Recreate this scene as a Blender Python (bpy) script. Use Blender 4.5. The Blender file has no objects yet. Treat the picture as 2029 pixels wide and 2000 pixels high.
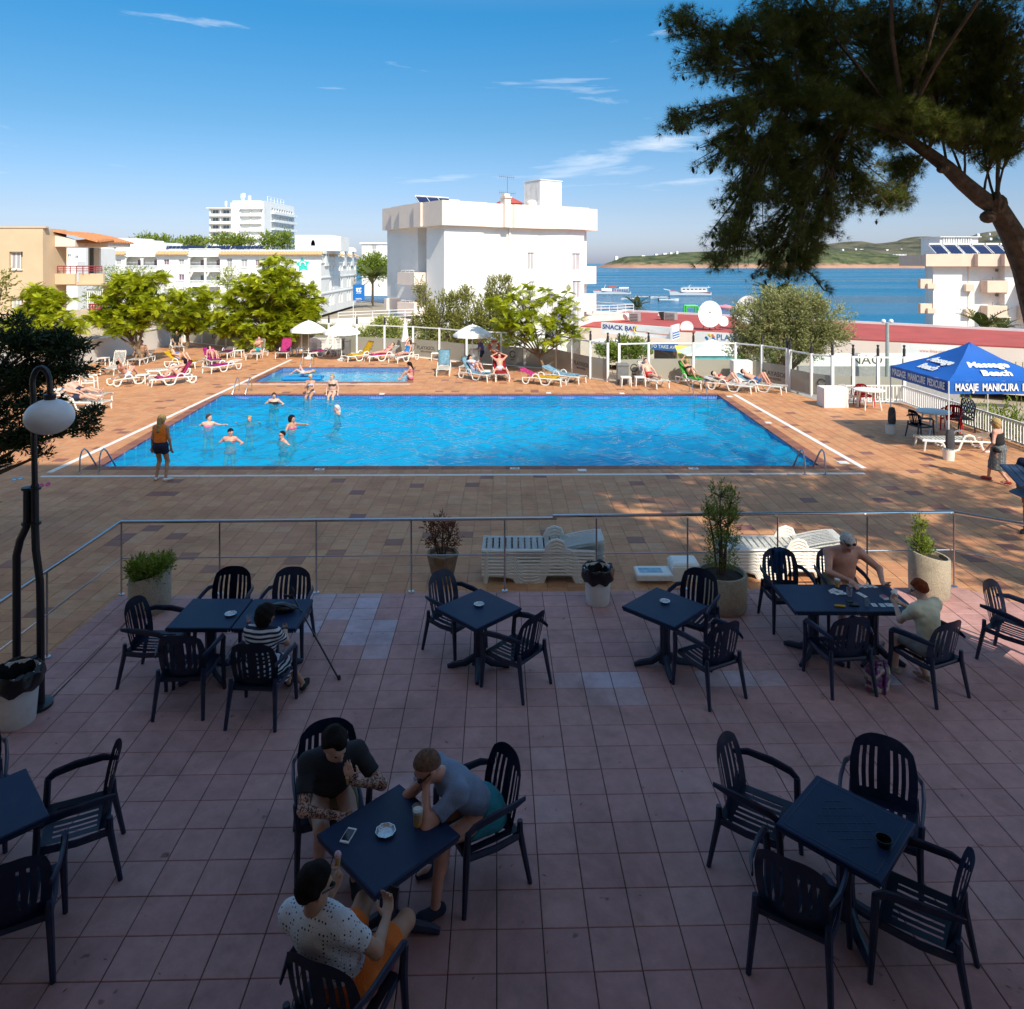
import bpy, bmesh, math, random
import numpy as np
from mathutils import Vector, Matrix
from mathutils.geometry import tessellate_polygon
random.seed(11)
rng = np.random.default_rng(11)
sc = bpy.context.scene
C = sc.collection
R = math.radians
# ------------------------------------------------------------------ camera, sky, sun, exposure
F, CX, HY, HC = 1455.0, 1014.5, 522.0, 5.5      # focal length and principal point in photo pixels, eye height over the pool deck
cam = bpy.data.objects.new('camera', bpy.data.cameras.new('camera'))
C.objects.link(cam)
cam.location = (0, 0, HC)
cam.rotation_euler = (R(90), 0, 0)
cam.data.sensor_width = 36.0
cam.data.lens = 36.0 * F / 2029.0
cam.data.shift_y = -(1000.0 - HY) / 2029.0
cam.data.clip_start = 0.1
cam.data.clip_end = 60000.0
sc.camera = cam
SUN_EL = R(43.5)
SUN_DIR = Vector((0.447 * math.cos(SUN_EL), -0.894 * math.cos(SUN_EL), math.sin(SUN_EL)))   # towards the sun
w = bpy.data.worlds.new('World')
sc.world = w
w.use_nodes = True
nt = w.node_tree
bg = nt.nodes['Background']
sky = nt.nodes.new('ShaderNodeTexSky')
sky.sky_type = 'NISHITA'
sky.sun_disc = False
sky.sun_elevation = SUN_EL
sky.sun_rotation = math.atan2(SUN_DIR.x, SUN_DIR.y)
sky.altitude = 10
sky.air_density = 1.0
sky.dust_density = 1.0
sky.ozone_density = 1.6
bg.inputs['Strength'].default_value = 0.15
# thin cirrus streaks, laid out by direction
tc = nt.nodes.new('ShaderNodeTexCoord')
mp = nt.nodes.new('ShaderNodeMapping')
mp.inputs['Scale'].default_value = (2.2, 2.2, 17.0)
mp.inputs['Rotation'].default_value = (R(3), R(-5), 0)
mp.inputs['Location'].default_value = (3.1, 0.2, 1.55)
nz = nt.nodes.new('ShaderNodeTexNoise')
nz.inputs['Scale'].default_value = 1.5
nz.inputs['Detail'].default_value = 7
nz.inputs['Roughness'].default_value = 0.58
nz.inputs['Distortion'].default_value = 0.35
rp = nt.nodes.new('ShaderNodeValToRGB')
rp.color_ramp.elements[0].position = 0.60
rp.color_ramp.elements[1].position = 0.85
mixc = nt.nodes.new('ShaderNodeMix')
mixc.data_type = 'RGBA'
mixc.inputs[7].default_value = (4.2, 4.4, 4.7, 1)
nt.links.new(tc.outputs['Generated'], mp.inputs['Vector'])
nt.links.new(mp.outputs['Vector'], nz.inputs['Vector'])
# a bank of cirrus over the bay, where the photograph has it
sx_ = nt.nodes.new('ShaderNodeSeparateXYZ'); nt.links.new(tc.outputs['Generated'], sx_.inputs[0])
def mth(op, a, b=None, c=None):
 n = nt.nodes.new('ShaderNodeMath'); n.operation = op
 for i, v in enumerate((a, b, c)):
  if v is None: continue
  if isinstance(v, (int, float)): n.inputs[i].default_value = v
  else: nt.links.new(v, n.inputs[i])
 return n.outputs[0]
e1 = mth('POWER', mth('MULTIPLY_ADD', sx_.outputs['X'], 1 / .23, -.10 / .23), 2); e2 = mth('POWER', mth('MULTIPLY_ADD', sx_.outputs['Z'], 1 / .055, -.155 / .055), 2)
bump_ = mth('EXPONENT', mth('MULTIPLY', mth('ADD', e1, e2), -1)); bump_ = mth('MULTIPLY', bump_, mth('GREATER_THAN', sx_.outputs['Y'], 0))
nt.links.new(mth('MULTIPLY_ADD', bump_, .15, mth('MULTIPLY_ADD', nz.outputs['Fac'], 1.0, -.03)), rp.inputs['Fac'])
nt.links.new(rp.outputs['Color'], mixc.inputs[0])
# the colour of the air by height above the horizon
sep = nt.nodes.new('ShaderNodeSeparateXYZ')
nt.links.new(tc.outputs['Generated'], sep.inputs[0])
air = nt.nodes.new('ShaderNodeValToRGB')
for i, (pos, col) in enumerate(((0.0, (0.46, 0.50, 0.74)), (0.07, (0.37, 0.415, 0.55)), (0.18, (0.23, 0.40, 0.50)), (0.32, (0.11, 0.43, 0.58)), (0.6, (0.85, 0.92, 0.85)))):
 e = air.color_ramp.elements[i] if i < 2 else air.color_ramp.elements.new(pos)
 e.position = pos; e.color = (*col, 1)
nt.links.new(sep.outputs['Z'], air.inputs['Fac'])
grade = nt.nodes.new('ShaderNodeMix')
grade.data_type = 'RGBA'
grade.blend_type = 'MULTIPLY'
grade.inputs[0].default_value = 1.0
nt.links.new(sky.outputs['Color'], grade.inputs[6])
nt.links.new(air.outputs['Color'], grade.inputs[7])
nt.links.new(grade.outputs[2], mixc.inputs[6])
nt.links.new(mixc.outputs[2], bg.inputs['Color'])
sl = bpy.data.lights.new('sun', 'SUN')
sl.energy = 3.2
sl.angle = R(0.53)
sl.color = (1.0, 0.92, 0.78)
sun = bpy.data.objects.new('sun', sl)
C.objects.link(sun)
sun.location = SUN_DIR * 60
sun.rotation_euler = SUN_DIR.to_track_quat('Z', 'Y').to_euler()
sc.view_settings.view_transform = 'Standard'
sc.view_settings.look = 'None'
sc.view_settings.exposure = 0.82
sc.view_settings.gamma = 1.0
sc.cycles.max_bounces = 8
sc.cycles.diffuse_bounces = 5
sc.cycles.glossy_bounces = 3
sc.cycles.transparent_max_bounces = 24
sc.cycles.caustics_reflective = False
sc.cycles.caustics_refractive = False
sc.cycles.sample_clamp_indirect = 4.0
TZ = 0.67            # terrace level above the pool deck
GZ = -4.0            # street level beyond the deck
SEA = -6.5
def G(px, py, z=0.0):
 """the point of the level z that photo pixel (px, py) shows"""
 t = (HC - z) / (py - HY)
 return Vector(((px - CX) * t, F * t, z))
def AT(px, py, Y):
 return Vector(((px - CX) / F * Y, Y, HC - (py - HY) / F * Y))
# ------------------------------------------------------------------ object helpers
def link(o, parent=None):
 C.objects.link(o)
 if parent is not None:
  o.parent = parent
 return o
def tag(o, label, cat=None, group=None):
 o['label'] = label
 if cat: o['category'] = cat
 if group: o['group'] = group
 return o
def thing(name, label, cat, loc=(0, 0, 0), rotz=0.0, group=None):
 o = bpy.data.objects.new(name, None)
 o.empty_display_size = 0.1
 link(o)
 o.location = loc
 o.rotation_euler = (0, 0, rotz)
 return tag(o, label, cat, group)
CH = {}
def kids(o):
 return [c for c in C.objects if c.parent == o]
def meshobj(name, me, parent=None, label=None):
 o = bpy.data.objects.new(name, me)
 link(o, parent)
 if label: o['label'] = label
 if parent is not None: CH.setdefault(parent.name, []).append(o)
 return o
def copy_tree(o, parent=None):
 c = o.copy()
 link(c)
 c.parent = parent
 if parent is not None: CH.setdefault(parent.name, []).append(c)
 for ch in list(CH.get(o.name, [])):
  copy_tree(ch, c)
 return c
def dup(root, loc, rotz, label, group=None):
 r = copy_tree(root)
 r.location = loc
 r.rotation_euler = (0, 0, rotz)
 r['label'] = label
 if group: r['group'] = group
 return r
def structure(o, kind='structure'):
 o['kind'] = kind
 return o
class MB:
 """collects polygons and makes them one mesh"""
 def __init__(s):
  s.v = []; s.f = []; s.m = []
 def add(s, vs, fs, mi=0, M=None):
  n = len(s.v)
  if M is not None:
   vs = [M @ Vector(v) for v in vs]
  s.v.extend([tuple(v) for v in vs])
  s.f.extend([tuple(i + n for i in f) for f in fs])
  s.m.extend([mi] * len(fs))
  return s
 def box(s, c, size, rz=0.0, mi=0, M=None, ch=0.0):
  hx, hy, hz = size[0] / 2, size[1] / 2, size[2] / 2
  ca, sa = math.cos(rz), math.sin(rz)
  T = lambda x, y, z: (c[0] + x * ca - y * sa, c[1] + x * sa + y * ca, c[2] + z)
  if ch <= 0:
   vs = [T(x, y, z) for z in (-hz, hz) for x, y in ((-hx, -hy), (hx, -hy), (hx, hy), (-hx, hy))]
   fs = [(3, 2, 1, 0), (4, 5, 6, 7), (0, 1, 5, 4), (1, 2, 6, 5), (2, 3, 7, 6), (3, 0, 4, 7)]
  else:   # top edges chamfered
   vs = [T(x, y, -hz) for x, y in ((-hx, -hy), (hx, -hy), (hx, hy), (-hx, hy))]
   vs += [T(x, y, hz - ch) for x, y in ((-hx, -hy), (hx, -hy), (hx, hy), (-hx, hy))]
   vs += [T(x, y, hz) for x, y in ((-hx + ch, -hy + ch), (hx - ch, -hy + ch), (hx - ch, hy - ch), (-hx + ch, hy - ch))]
   fs = [(3, 2, 1, 0), (8, 9, 10, 11)]
   for a in (0, 4):
    fs += [(a, a + 1, a + 5, a + 4), (a + 1, a + 2, a + 6, a + 5), (a + 2, a + 3, a + 7, a + 6), (a + 3, a, a + 4, a + 7)]
  return s.add(vs, fs, mi, M)
 def b2(s, x0, x1, y0, y1, z0, z1, mi=0, ch=0.0):
  return s.box(((x0 + x1) / 2, (y0 + y1) / 2, (z0 + z1) / 2), (x1 - x0, y1 - y0, z1 - z0), 0, mi, None, ch)
 def tube(s, pts, r, n=8, mi=0, cap=True, flat=1.0):
  pts = [Vector(p) for p in pts]
  rs = r if isinstance(r, (list, tuple)) else [r] * len(pts)
  base = len(s.v)
  up = None
  for i, p in enumerate(pts):
   d = (pts[min(i + 1, len(pts) - 1)] - pts[max(i - 1, 0)])
   d = d.normalized() if d.length > 1e-9 else Vector((0, 0, 1))
   if up is None:
    up = d.cross(Vector((0, 0, 1)))
    if up.length < 1e-3: up = d.cross(Vector((0, 1, 0)))
    up.normalize()
   else:
    up = (up - d * up.dot(d))
    up = up.normalized() if up.length > 1e-6 else d.orthogonal().normalized()
   sd = d.cross(up)
   for k in range(n):
    a = 2 * math.pi * k / n
    s.v.append(tuple(p + up * (math.cos(a) * rs[i] * flat) + sd * (math.sin(a) * rs[i])))
  for i in range(len(pts) - 1):
   for k in range(n):
    a, b = base + i * n + k, base + i * n + (k + 1) % n
    s.f.append((a, b, b + n, a + n)); s.m.append(mi)
  if cap:
   s.f.append(tuple(base + k for k in reversed(range(n)))); s.m.append(mi)
   e = base + (len(pts) - 1) * n
   s.f.append(tuple(e + k for k in range(n))); s.m.append(mi)
  return s
 def lathe(s, prof, n=20, c=(0, 0, 0), mi=0, cap=True, sx=1.0, sy=1.0, M=None):
  vs = []; fs = []
  for r, z in prof:
   for k in range(n):
    a = 2 * math.pi * k / n
    vs.append((c[0] + r * sx * math.cos(a), c[1] + r * sy * math.sin(a), c[2] + z))
  for i in range(len(prof) - 1):
   for k in range(n):
    a, b = i * n + k, i * n + (k + 1) % n
    fs.append((a, b, b + n, a + n))
  if cap:
   fs.append(tuple(reversed(range(n))))
   fs.append(tuple((len(prof) - 1) * n + k for k in range(n)))
  return s.add(vs, fs, mi, M)
 def ball(s, c, r, n=14, m=9, mi=0, M=None):
  rx, ry, rz = r if isinstance(r, (tuple, list)) else (r, r, r)
  prof = [(max(math.sin(math.pi * i / m), 1e-4), -math.cos(math.pi * i / m)) for i in range(m + 1)]
  vs = []; fs = []
  for q, z in prof:
   for k in range(n):
    a = 2 * math.pi * k / n
    vs.append((c[0] + rx * q * math.cos(a), c[1] + ry * q * math.sin(a), c[2] + rz * z))
  for i in range(m):
   for k in range(n):
    a, b = i * n + k, i * n + (k + 1) % n
    fs.append((a, b, b + n, a + n))
  return s.add(vs, fs, mi, M)
 def prism(s, poly, z0, z1, mi=0, M=None):
  """poly: counter-clockwise xy points; z0, z1 heights"""
  n = len(poly)
  vs = [(x, y, z0) for x, y in poly] + [(x, y, z1) for x, y in poly]
  fs = [tuple(reversed(range(n))), tuple(range(n, 2 * n))]
  fs += [(i, (i + 1) % n, n + (i + 1) % n, n + i) for i in range(n)]
  return s.add(vs, fs, mi, M)
 def plate(s, poly, d, M=None, mi=0):
  """poly in the xz plane (counter-clockwise seen from -y), thickness d towards +y"""
  n = len(poly)
  vs = [(x, 0, z) for x, z in poly] + [(x, d, z) for x, z in poly]
  fs = [tuple(range(n)), tuple(reversed(range(n, 2 * n)))]
  fs += [((i + 1) % n, i, n + i, n + (i + 1) % n) for i in range(n)]
  return s.add(vs, fs, mi, M)
 def quad(s, a, b, c, d, mi=0):
  return s.add([a, b, c, d], [(0, 1, 2, 3)], mi)
 def mesh(s, name, mats, smooth=True, angle=32):
  me = bpy.data.meshes.new(name)
  me.from_pydata(s.v, [], s.f)
  mats = mats if isinstance(mats, (list, tuple)) else [mats]
  for m in mats: me.materials.append(m)
  if len(mats) > 1: me.polygons.foreach_set('material_index', s.m)
  if smooth:
   me.polygons.foreach_set('use_smooth', [True] * len(s.f))
   me.set_sharp_from_angle(angle=R(angle))
  me.update()
  return me
 def build(s, name, mats, parent=None, label=None, smooth=True, angle=32, bevel=0.0):
  o = meshobj(name, s.mesh(name, mats, smooth, angle), parent, label)
  if bevel > 0:
   b = o.modifiers.new('bevel', 'BEVEL'); b.width = bevel; b.segments = 2; b.limit_method = 'ANGLE'; b.angle_limit = R(40)
  return o
def holed_wall(mb, x0, x1, z0, z1, holes, d=0.15, y=0.0, mi=0, back=None):
 """front face in the plane y (normal -y) with rectangular openings (hx0,hx1,hz0,hz1), reveals d deep"""
 xs = sorted({x0, x1, *[h[0] for h in holes], *[h[1] for h in holes]})
 zs = sorted({z0, z1, *[h[2] for h in holes], *[h[3] for h in holes]})
 for i in range(len(xs) - 1):
  for j in range(len(zs) - 1):
   cx, cz = (xs[i] + xs[i + 1]) / 2, (zs[j] + zs[j + 1]) / 2
   if any(h[0] < cx < h[1] and h[2] < cz < h[3] for h in holes): continue
   mb.quad((xs[i], y, zs[j]), (xs[i + 1], y, zs[j]), (xs[i + 1], y, zs[j + 1]), (xs[i], y, zs[j + 1]), mi)
 for a, b, c, e in holes:
  mb.quad((a, y, c), (a, y + d, c), (b, y + d, c), (b, y, c), mi)
  mb.quad((a, y, e), (b, y, e), (b, y + d, e), (a, y + d, e), mi)
  mb.quad((a, y, c), (a, y, e), (a, y + d, e), (a, y + d, c), mi)
  mb.quad((b, y, c), (b, y + d, c), (b, y + d, e), (b, y, e), mi)
def text_mesh(s, size, mat, depth=0.003, align='CENTER', shear=0.0, bold=0.0, spacing=1.0):
 cu = bpy.data.curves.new('lettering', 'FONT')
 cu.body = s; cu.size = size; cu.align_x = align; cu.align_y = 'CENTER'
 cu.extrude = depth; cu.shear = shear; cu.offset = bold; cu.space_character = spacing
 cu.resolution_u = 3
 o = bpy.data.objects.new('lettering', cu)
 me = bpy.data.meshes.new_from_object(o)
 bpy.data.objects.remove(o); bpy.data.curves.remove(cu)
 me.materials.clear(); me.materials.append(mat)
 return me
def lettering(s, size, mat, parent, loc, rot=(R(90), 0, 0), sx=1.0, **k):
 o = meshobj('lettering', text_mesh(s, size, mat, **k), parent)
 o.location = loc; o.rotation_euler = rot; o.scale = (sx, 1, 1)
 return o
# ------------------------------------------------------------------ materials
MAT = {}
def new_mat(name):
 m = bpy.data.materials.new(name); m.use_nodes = True
 MAT[name] = m
 return m, m.node_tree, m.node_tree.nodes['Principled BSDF']
def mat(name, col, rough=0.6, metal=0.0, var=0.12, scale=8.0, bump=0.0, bscale=40.0, spec=0.5, coords='Object', dirt=None, dscale=2.0, stretch=None, sheen=0.0):
 """plain painted / cast / woven surface: base colour with soft mottling, optional stain colour, fine relief"""
 m, t, p = new_mat(name)
 p.inputs['Roughness'].default_value = rough
 p.inputs['Metallic'].default_value = metal
 p.inputs['Specular IOR Level'].default_value = spec
 if sheen: p.inputs['Sheen Weight'].default_value = sheen
 co = t.nodes.new('ShaderNodeTexCoord')
 src = co.outputs[coords]
 if stretch:
  mp = t.nodes.new('ShaderNodeMapping'); mp.inputs['Scale'].default_value = stretch
  t.links.new(src, mp.inputs['Vector']); src = mp.outputs['Vector']
 n = t.nodes.new('ShaderNodeTexNoise'); n.inputs['Scale'].default_value = scale; n.inputs['Detail'].default_value = 5
 t.links.new(src, n.inputs['Vector'])
 r = t.nodes.new('ShaderNodeMapRange'); r.inputs[1].default_value = 0.3; r.inputs[2].default_value = 0.7
 r.inputs[3].default_value = 1 - var; r.inputs[4].default_value = 1 + var
 t.links.new(n.outputs['Fac'], r.inputs[0])
 mx = t.nodes.new('ShaderNodeMix'); mx.data_type = 'RGBA'; mx.blend_type = 'MULTIPLY'; mx.inputs[0].default_value = 1
 mx.inputs[6].default_value = (*col, 1)
 t.links.new(r.outputs[0], mx.inputs[7])
 out = mx.outputs[2]
 if dirt:
  n2 = t.nodes.new('ShaderNodeTexNoise'); n2.inputs['Scale'].default_value = dscale; n2.inputs['Detail'].default_value = 8; n2.inputs['Roughness'].default_value = 0.65
  t.links.new(src, n2.inputs['Vector'])
  rr = t.nodes.new('ShaderNodeMapRange'); rr.inputs[1].default_value = 0.52; rr.inputs[2].default_value = 0.78
  t.links.new(n2.outputs['Fac'], rr.inputs[0])
  m2 = t.nodes.new('ShaderNodeMix'); m2.data_type = 'RGBA'; m2.inputs[7].default_value = (*dirt, 1)
  t.links.new(rr.outputs[0], m2.inputs[0]); t.links.new(out, m2.inputs[6]); out = m2.outputs[2]
 t.links.new(out, p.inputs['Base Color'])
 if bump > 0:
  n3 = t.nodes.new('ShaderNodeTexNoise'); n3.inputs['Scale'].default_value = bscale; n3.inputs['Detail'].default_value = 4
  t.links.new(src, n3.inputs['Vector'])
  b = t.nodes.new('ShaderNodeBump'); b.inputs['Strength'].default_value = bump; b.inputs['Distance'].default_value = 0.02
  t.links.new(n3.outputs['Fac'], b.inputs['Height']); t.links.new(b.outputs[0], p.inputs['Normal'])
 return m
def leaf_mat(name, c1, c2, trans=0.35, rough=0.55, attr='lv'):
 """leaf: two greens mixed per leaf (attribute lv), some light passes through"""
 m, t, p = new_mat(name)
 p.inputs['Roughness'].default_value = rough
 p.inputs['Specular IOR Level'].default_value = 0.3
 a = t.nodes.new('ShaderNodeAttribute'); a.attribute_name = attr
 mx = t.nodes.new('ShaderNodeMix'); mx.data_type = 'RGBA'
 mx.inputs[6].default_value = (*c1, 1); mx.inputs[7].default_value = (*c2, 1)
 t.links.new(a.outputs['Fac'], mx.inputs[0])
 t.links.new(mx.outputs[2], p.inputs['Base Color'])
 tr = t.nodes.new('ShaderNodeBsdfTranslucent')
 t.links.new(mx.outputs[2], tr.inputs['Color'])
 ms = t.nodes.new('ShaderNodeMixShader'); ms.inputs[0].default_value = trans
 t.links.new(p.outputs[0], ms.inputs[1]); t.links.new(tr.outputs[0], ms.inputs[2])
 t.links.new(ms.outputs[0], t.nodes['Material Output'].inputs['Surface'])
 return m
def front_only(t, fr, ms):
 """the reflection belongs to the face that is met from outside"""
 g = t.nodes.new('ShaderNodeNewGeometry'); m = t.nodes.new('ShaderNodeMath'); m.operation = 'MULTIPLY_ADD'
 i = t.nodes.new('ShaderNodeMath'); i.operation = 'SUBTRACT'; i.inputs[0].default_value = 1.0
 t.links.new(g.outputs['Backfacing'], i.inputs[1]); t.links.new(fr.outputs[0], m.inputs[0]); t.links.new(i.outputs[0], m.inputs[1]); m.inputs[2].default_value = 0
 t.links.new(m.outputs[0], ms.inputs[0])
def glass_mat(name, tint=(1, 1, 1), refl=1.0, alpha=0.0, base=(0.5, 0.5, 0.5), rough=0.02):
 """thin sheet glass: clear with a Fresnel reflection; alpha is the share of a matt (frosted) film"""
 m, t, p = new_mat(name)
 out = t.nodes['Material Output']
 tr = t.nodes.new('ShaderNodeBsdfTransparent'); tr.inputs[0].default_value = (*tint, 1)
 gl = t.nodes.new('ShaderNodeBsdfGlossy'); gl.inputs['Roughness'].default_value = rough
 fr = t.nodes.new('ShaderNodeFresnel'); fr.inputs['IOR'].default_value = 1.45
 ms = t.nodes.new('ShaderNodeMixShader')
 if alpha > 0:
  p.inputs['Base Color'].default_value = (*base, 1); p.inputs['Roughness'].default_value = 0.6
  m2 = t.nodes.new('ShaderNodeMixShader'); m2.inputs[0].default_value = alpha
  t.links.new(tr.outputs[0], m2.inputs[1]); t.links.new(p.outputs[0], m2.inputs[2]); base_out = m2.outputs[0]
 else:
  base_out = tr.outputs[0]
 front_only(t, fr, ms); t.links.new(base_out, ms.inputs[1]); t.links.new(gl.outputs[0], ms.inputs[2])
 t.links.new(ms.outputs[0], out.inputs['Surface'])
 return m
WHITE = mat('white_plaster', (0.80, 0.79, 0.77), 0.85, var=0.03, scale=0.6, bump=0.15, bscale=20, dirt=(0.66, 0.64, 0.60), dscale=0.35)
WPLASTIC = mat('white_plastic', (0.78, 0.77, 0.73), 0.38, var=0.04, dirt=(0.62, 0.59, 0.52), dscale=5)
WPAINT = mat('white_paint', (0.80, 0.80, 0.79), 0.5, var=0.03, dirt=(0.60, 0.57, 0.52), dscale=1.5)
PINK = mat('pink_render', (0.72, 0.53, 0.42), 0.85, var=0.05, scale=0.8, bump=0.1)
SALMON = mat('pale_pink_render', (0.78, 0.66, 0.58), 0.85, var=0.04, scale=0.8, bump=0.1)
HOTELW = mat('hotel_render', (0.80, 0.66, 0.52), 0.9, var=0.04, scale=1.0)
BEIGE = mat('beige_render', (0.62, 0.46, 0.30), 0.9, var=0.06, scale=1.0, bump=0.2)
NAVY = mat('navy_plastic', (0.010, 0.020, 0.055), 0.42, var=0.15, scale=5, bump=0.05, bscale=90, dirt=(0.035, 0.045, 0.075), dscale=7)
NAVYTOP = mat('navy_table_top', (0.008, 0.022, 0.065), 0.5, spec=0.25, var=0.12, scale=3, bump=0.06, bscale=120, dirt=(0.02, 0.035, 0.07), dscale=3)
STEEL = mat('brushed_steel', (0.55, 0.55, 0.56), 0.22, metal=1.0, var=0.05)
BLACKMETAL = mat('black_paint', (0.012, 0.013, 0.018), 0.35, var=0.1, bump=0.03)
DARK = mat('dark_void', (0.02, 0.02, 0.022), 0.7)
BLACKBAG = mat('black_film', (0.008, 0.008, 0.009), 0.28, var=0.2, bump=0.5, bscale=18)
WINGLASS = mat('window_glass', (0.10, 0.13, 0.16), 0.08, var=0.3, scale=1.2)
CURTAIN = mat('window_curtain', (0.42, 0.40, 0.42), 0.8, var=0.3, scale=1.5, stretch=(6, 6, 0.3))
MAUVE = mat('mauve_curtain', (0.22, 0.13, 0.19), 0.8, var=0.3, scale=1.5, stretch=(6, 6, 0.3))
GLASS = glass_mat('clear_glass', (0.93, 0.97, 0.95))
FROST = glass_mat('frosted_glass', (0.80, 0.82, 0.78), alpha=0.86, base=(0.37, 0.36, 0.30))
TERRA = mat('roof_tile_clay', (0.50, 0.20, 0.08), 0.85, var=0.25, scale=6, bump=0.2)
TERRAY = mat('roof_tile_ochre', (0.62, 0.38, 0.18), 0.85, var=0.2, scale=4, bump=0.2)
REDROOF = mat('red_roof_coating', (0.40, 0.07, 0.06), 0.85, var=0.15, scale=0.5, dirt=(0.33, 0.09, 0.075), dscale=0.4, stretch=(1, 1, 1))
SOLAR = mat('solar_glass', (0.015, 0.025, 0.08), 0.12, var=0.1)
BARK = mat('bark', (0.11, 0.075, 0.05), 0.95, var=0.4, scale=9, bump=1.0, bscale=16)
BARK2 = mat('pale_bark', (0.20, 0.14, 0.09), 0.95, var=0.35, scale=9, bump=0.8, bscale=20)
CONC = mat('concrete_pebble', (0.42, 0.36, 0.27), 0.9, var=0.22, scale=60, bump=0.6, bscale=90, dirt=(0.25, 0.21, 0.16), dscale=4)
GREY = mat('grey_plastic', (0.16, 0.16, 0.16), 0.5)
INK = mat('ink_black', (0.02, 0.02, 0.02), 0.6)
INKBLUE = mat('ink_blue', (0.02, 0.05, 0.25), 0.6)
WHITECLOTH = mat('white_cloth', (0.80, 0.79, 0.76), 0.9, var=0.04, bump=0.15, bscale=10)
# ------------------------------------------------------------------ floors: terrace and pool deck, laid tile by tile
def tile_mat(name, base, spread, joint_dark=0.0, rough=0.55, mottle=0.18, spec=0.4, patches=None):
 """fired tile; the attribute tv (one value per tile) picks its firing colour from a ramp"""
 m, t, p = new_mat(name)
 p.inputs['Roughness'].default_value = rough
 p.inputs['Specular IOR Level'].default_value = spec
 a = t.nodes.new('ShaderNodeAttribute'); a.attribute_name = 'tv'
 rp = t.nodes.new('ShaderNodeValToRGB')
 cr = rp.color_ramp
 while len(cr.elements) > 1: cr.elements.remove(cr.elements[-1])
 for i, (pos, col) in enumerate(spread):
  e = cr.elements[0] if i == 0 else cr.elements.new(pos)
  e.position = pos; e.color = (*col, 1)
 t.links.new(a.outputs['Fac'], rp.inputs['Fac'])
 co = t.nodes.new('ShaderNodeTexCoord')
 n = t.nodes.new('ShaderNodeTexNoise'); n.inputs['Scale'].default_value = 7; n.inputs['Detail'].default_value = 8; n.inputs['Roughness'].default_value = 0.7
 geo = t.nodes.new('ShaderNodeNewGeometry')
 t.links.new(geo.outputs['Position'], n.inputs['Vector'])
 r = t.nodes.new('ShaderNodeMapRange'); r.inputs[1].default_value = 0.3; r.inputs[2].default_value = 0.7; r.inputs[3].default_value = 1 - mottle; r.inputs[4].default_value = 1 + mottle
 t.links.new(n.outputs['Fac'], r.inputs[0])
 mx = t.nodes.new('ShaderNodeMix'); mx.data_type = 'RGBA'; mx.blend_type = 'MULTIPLY'; mx.inputs[0].default_value = 1
 t.links.new(rp.outputs['Color'], mx.inputs[6]); t.links.new(r.outputs[0], mx.inputs[7])
 # spilled and trodden stains with a shape of their own
 n2 = t.nodes.new('ShaderNodeTexNoise'); n2.inputs['Scale'].default_value = 0.9; n2.inputs['Detail'].default_value = 9; n2.inputs['Roughness'].default_value = 0.7; n2.inputs['Distortion'].default_value = 0.6
 t.links.new(geo.outputs['Position'], n2.inputs['Vector'])
 r2 = t.nodes.new('ShaderNodeMapRange'); r2.inputs[1].default_value = 0.47; r2.inputs[2].default_value = 0.72; r2.inputs[3].default_value = 0; r2.inputs[4].default_value = 0.62
 t.links.new(n2.outputs['Fac'], r2.inputs[0])
 m2 = t.nodes.new('ShaderNodeMix'); m2.data_type = 'RGBA'; m2.inputs[7].default_value = (*base, 1)
 t.links.new(r2.outputs[0], m2.inputs[0]); t.links.new(mx.outputs[2], m2.inputs[6])
 # small dark spots (gum, leaves trodden in)
 n4 = t.nodes.new('ShaderNodeTexNoise'); n4.inputs['Scale'].default_value = 6.5; n4.inputs['Detail'].default_value = 2
 t.links.new(geo.outputs['Position'], n4.inputs['Vector'])
 r4 = t.nodes.new('ShaderNodeMapRange'); r4.inputs[1].default_value = 0.74; r4.inputs[2].default_value = 0.78; r4.inputs[3].default_value = 0; r4.inputs[4].default_value = 0.6
 t.links.new(n4.outputs['Fac'], r4.inputs[0])
 m4 = t.nodes.new('ShaderNodeMix'); m4.data_type = 'RGBA'; m4.inputs[7].default_value = (base[0] * .25, base[1] * .25, base[2] * .25, 1)
 t.links.new(r4.outputs[0], m4.inputs[0]); t.links.new(m2.outputs[2], m4.inputs[6])
 t.links.new(m4.outputs[2], p.inputs['Base Color'])
 rr = t.nodes.new('ShaderNodeMapRange'); rr.inputs[1].default_value = 0.3; rr.inputs[2].default_value = 0.7; rr.inputs[3].default_value = rough - 0.12; rr.inputs[4].default_value = rough + 0.12
 t.links.new(n2.outputs['Fac'], rr.inputs[0]); t.links.new(rr.outputs[0], p.inputs['Roughness'])
 b = t.nodes.new('ShaderNodeBump'); b.inputs['Strength'].default_value = 0.12; b.inputs['Distance'].default_value = 0.01
 n3 = t.nodes.new('ShaderNodeTexNoise'); n3.inputs['Scale'].default_value = 60; t.links.new(geo.outputs['Position'], n3.inputs['Vector'])
 t.links.new(n3.outputs['Fac'], b.inputs['Height']); t.links.new(b.outputs[0], p.inputs['Normal'])
 return m
TT = tile_mat('terrace_tile', (0.22, 0.13, 0.115), [(0, (0.455, 0.245, 0.232)), (0.4, (0.475, 0.26, 0.245)), (0.8, (0.495, 0.28, 0.255)), (0.93, (0.50, 0.34, 0.34)), (1.0, (0.53, 0.42, 0.47))], rough=0.62, mottle=0.14, spec=0.25)
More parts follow.
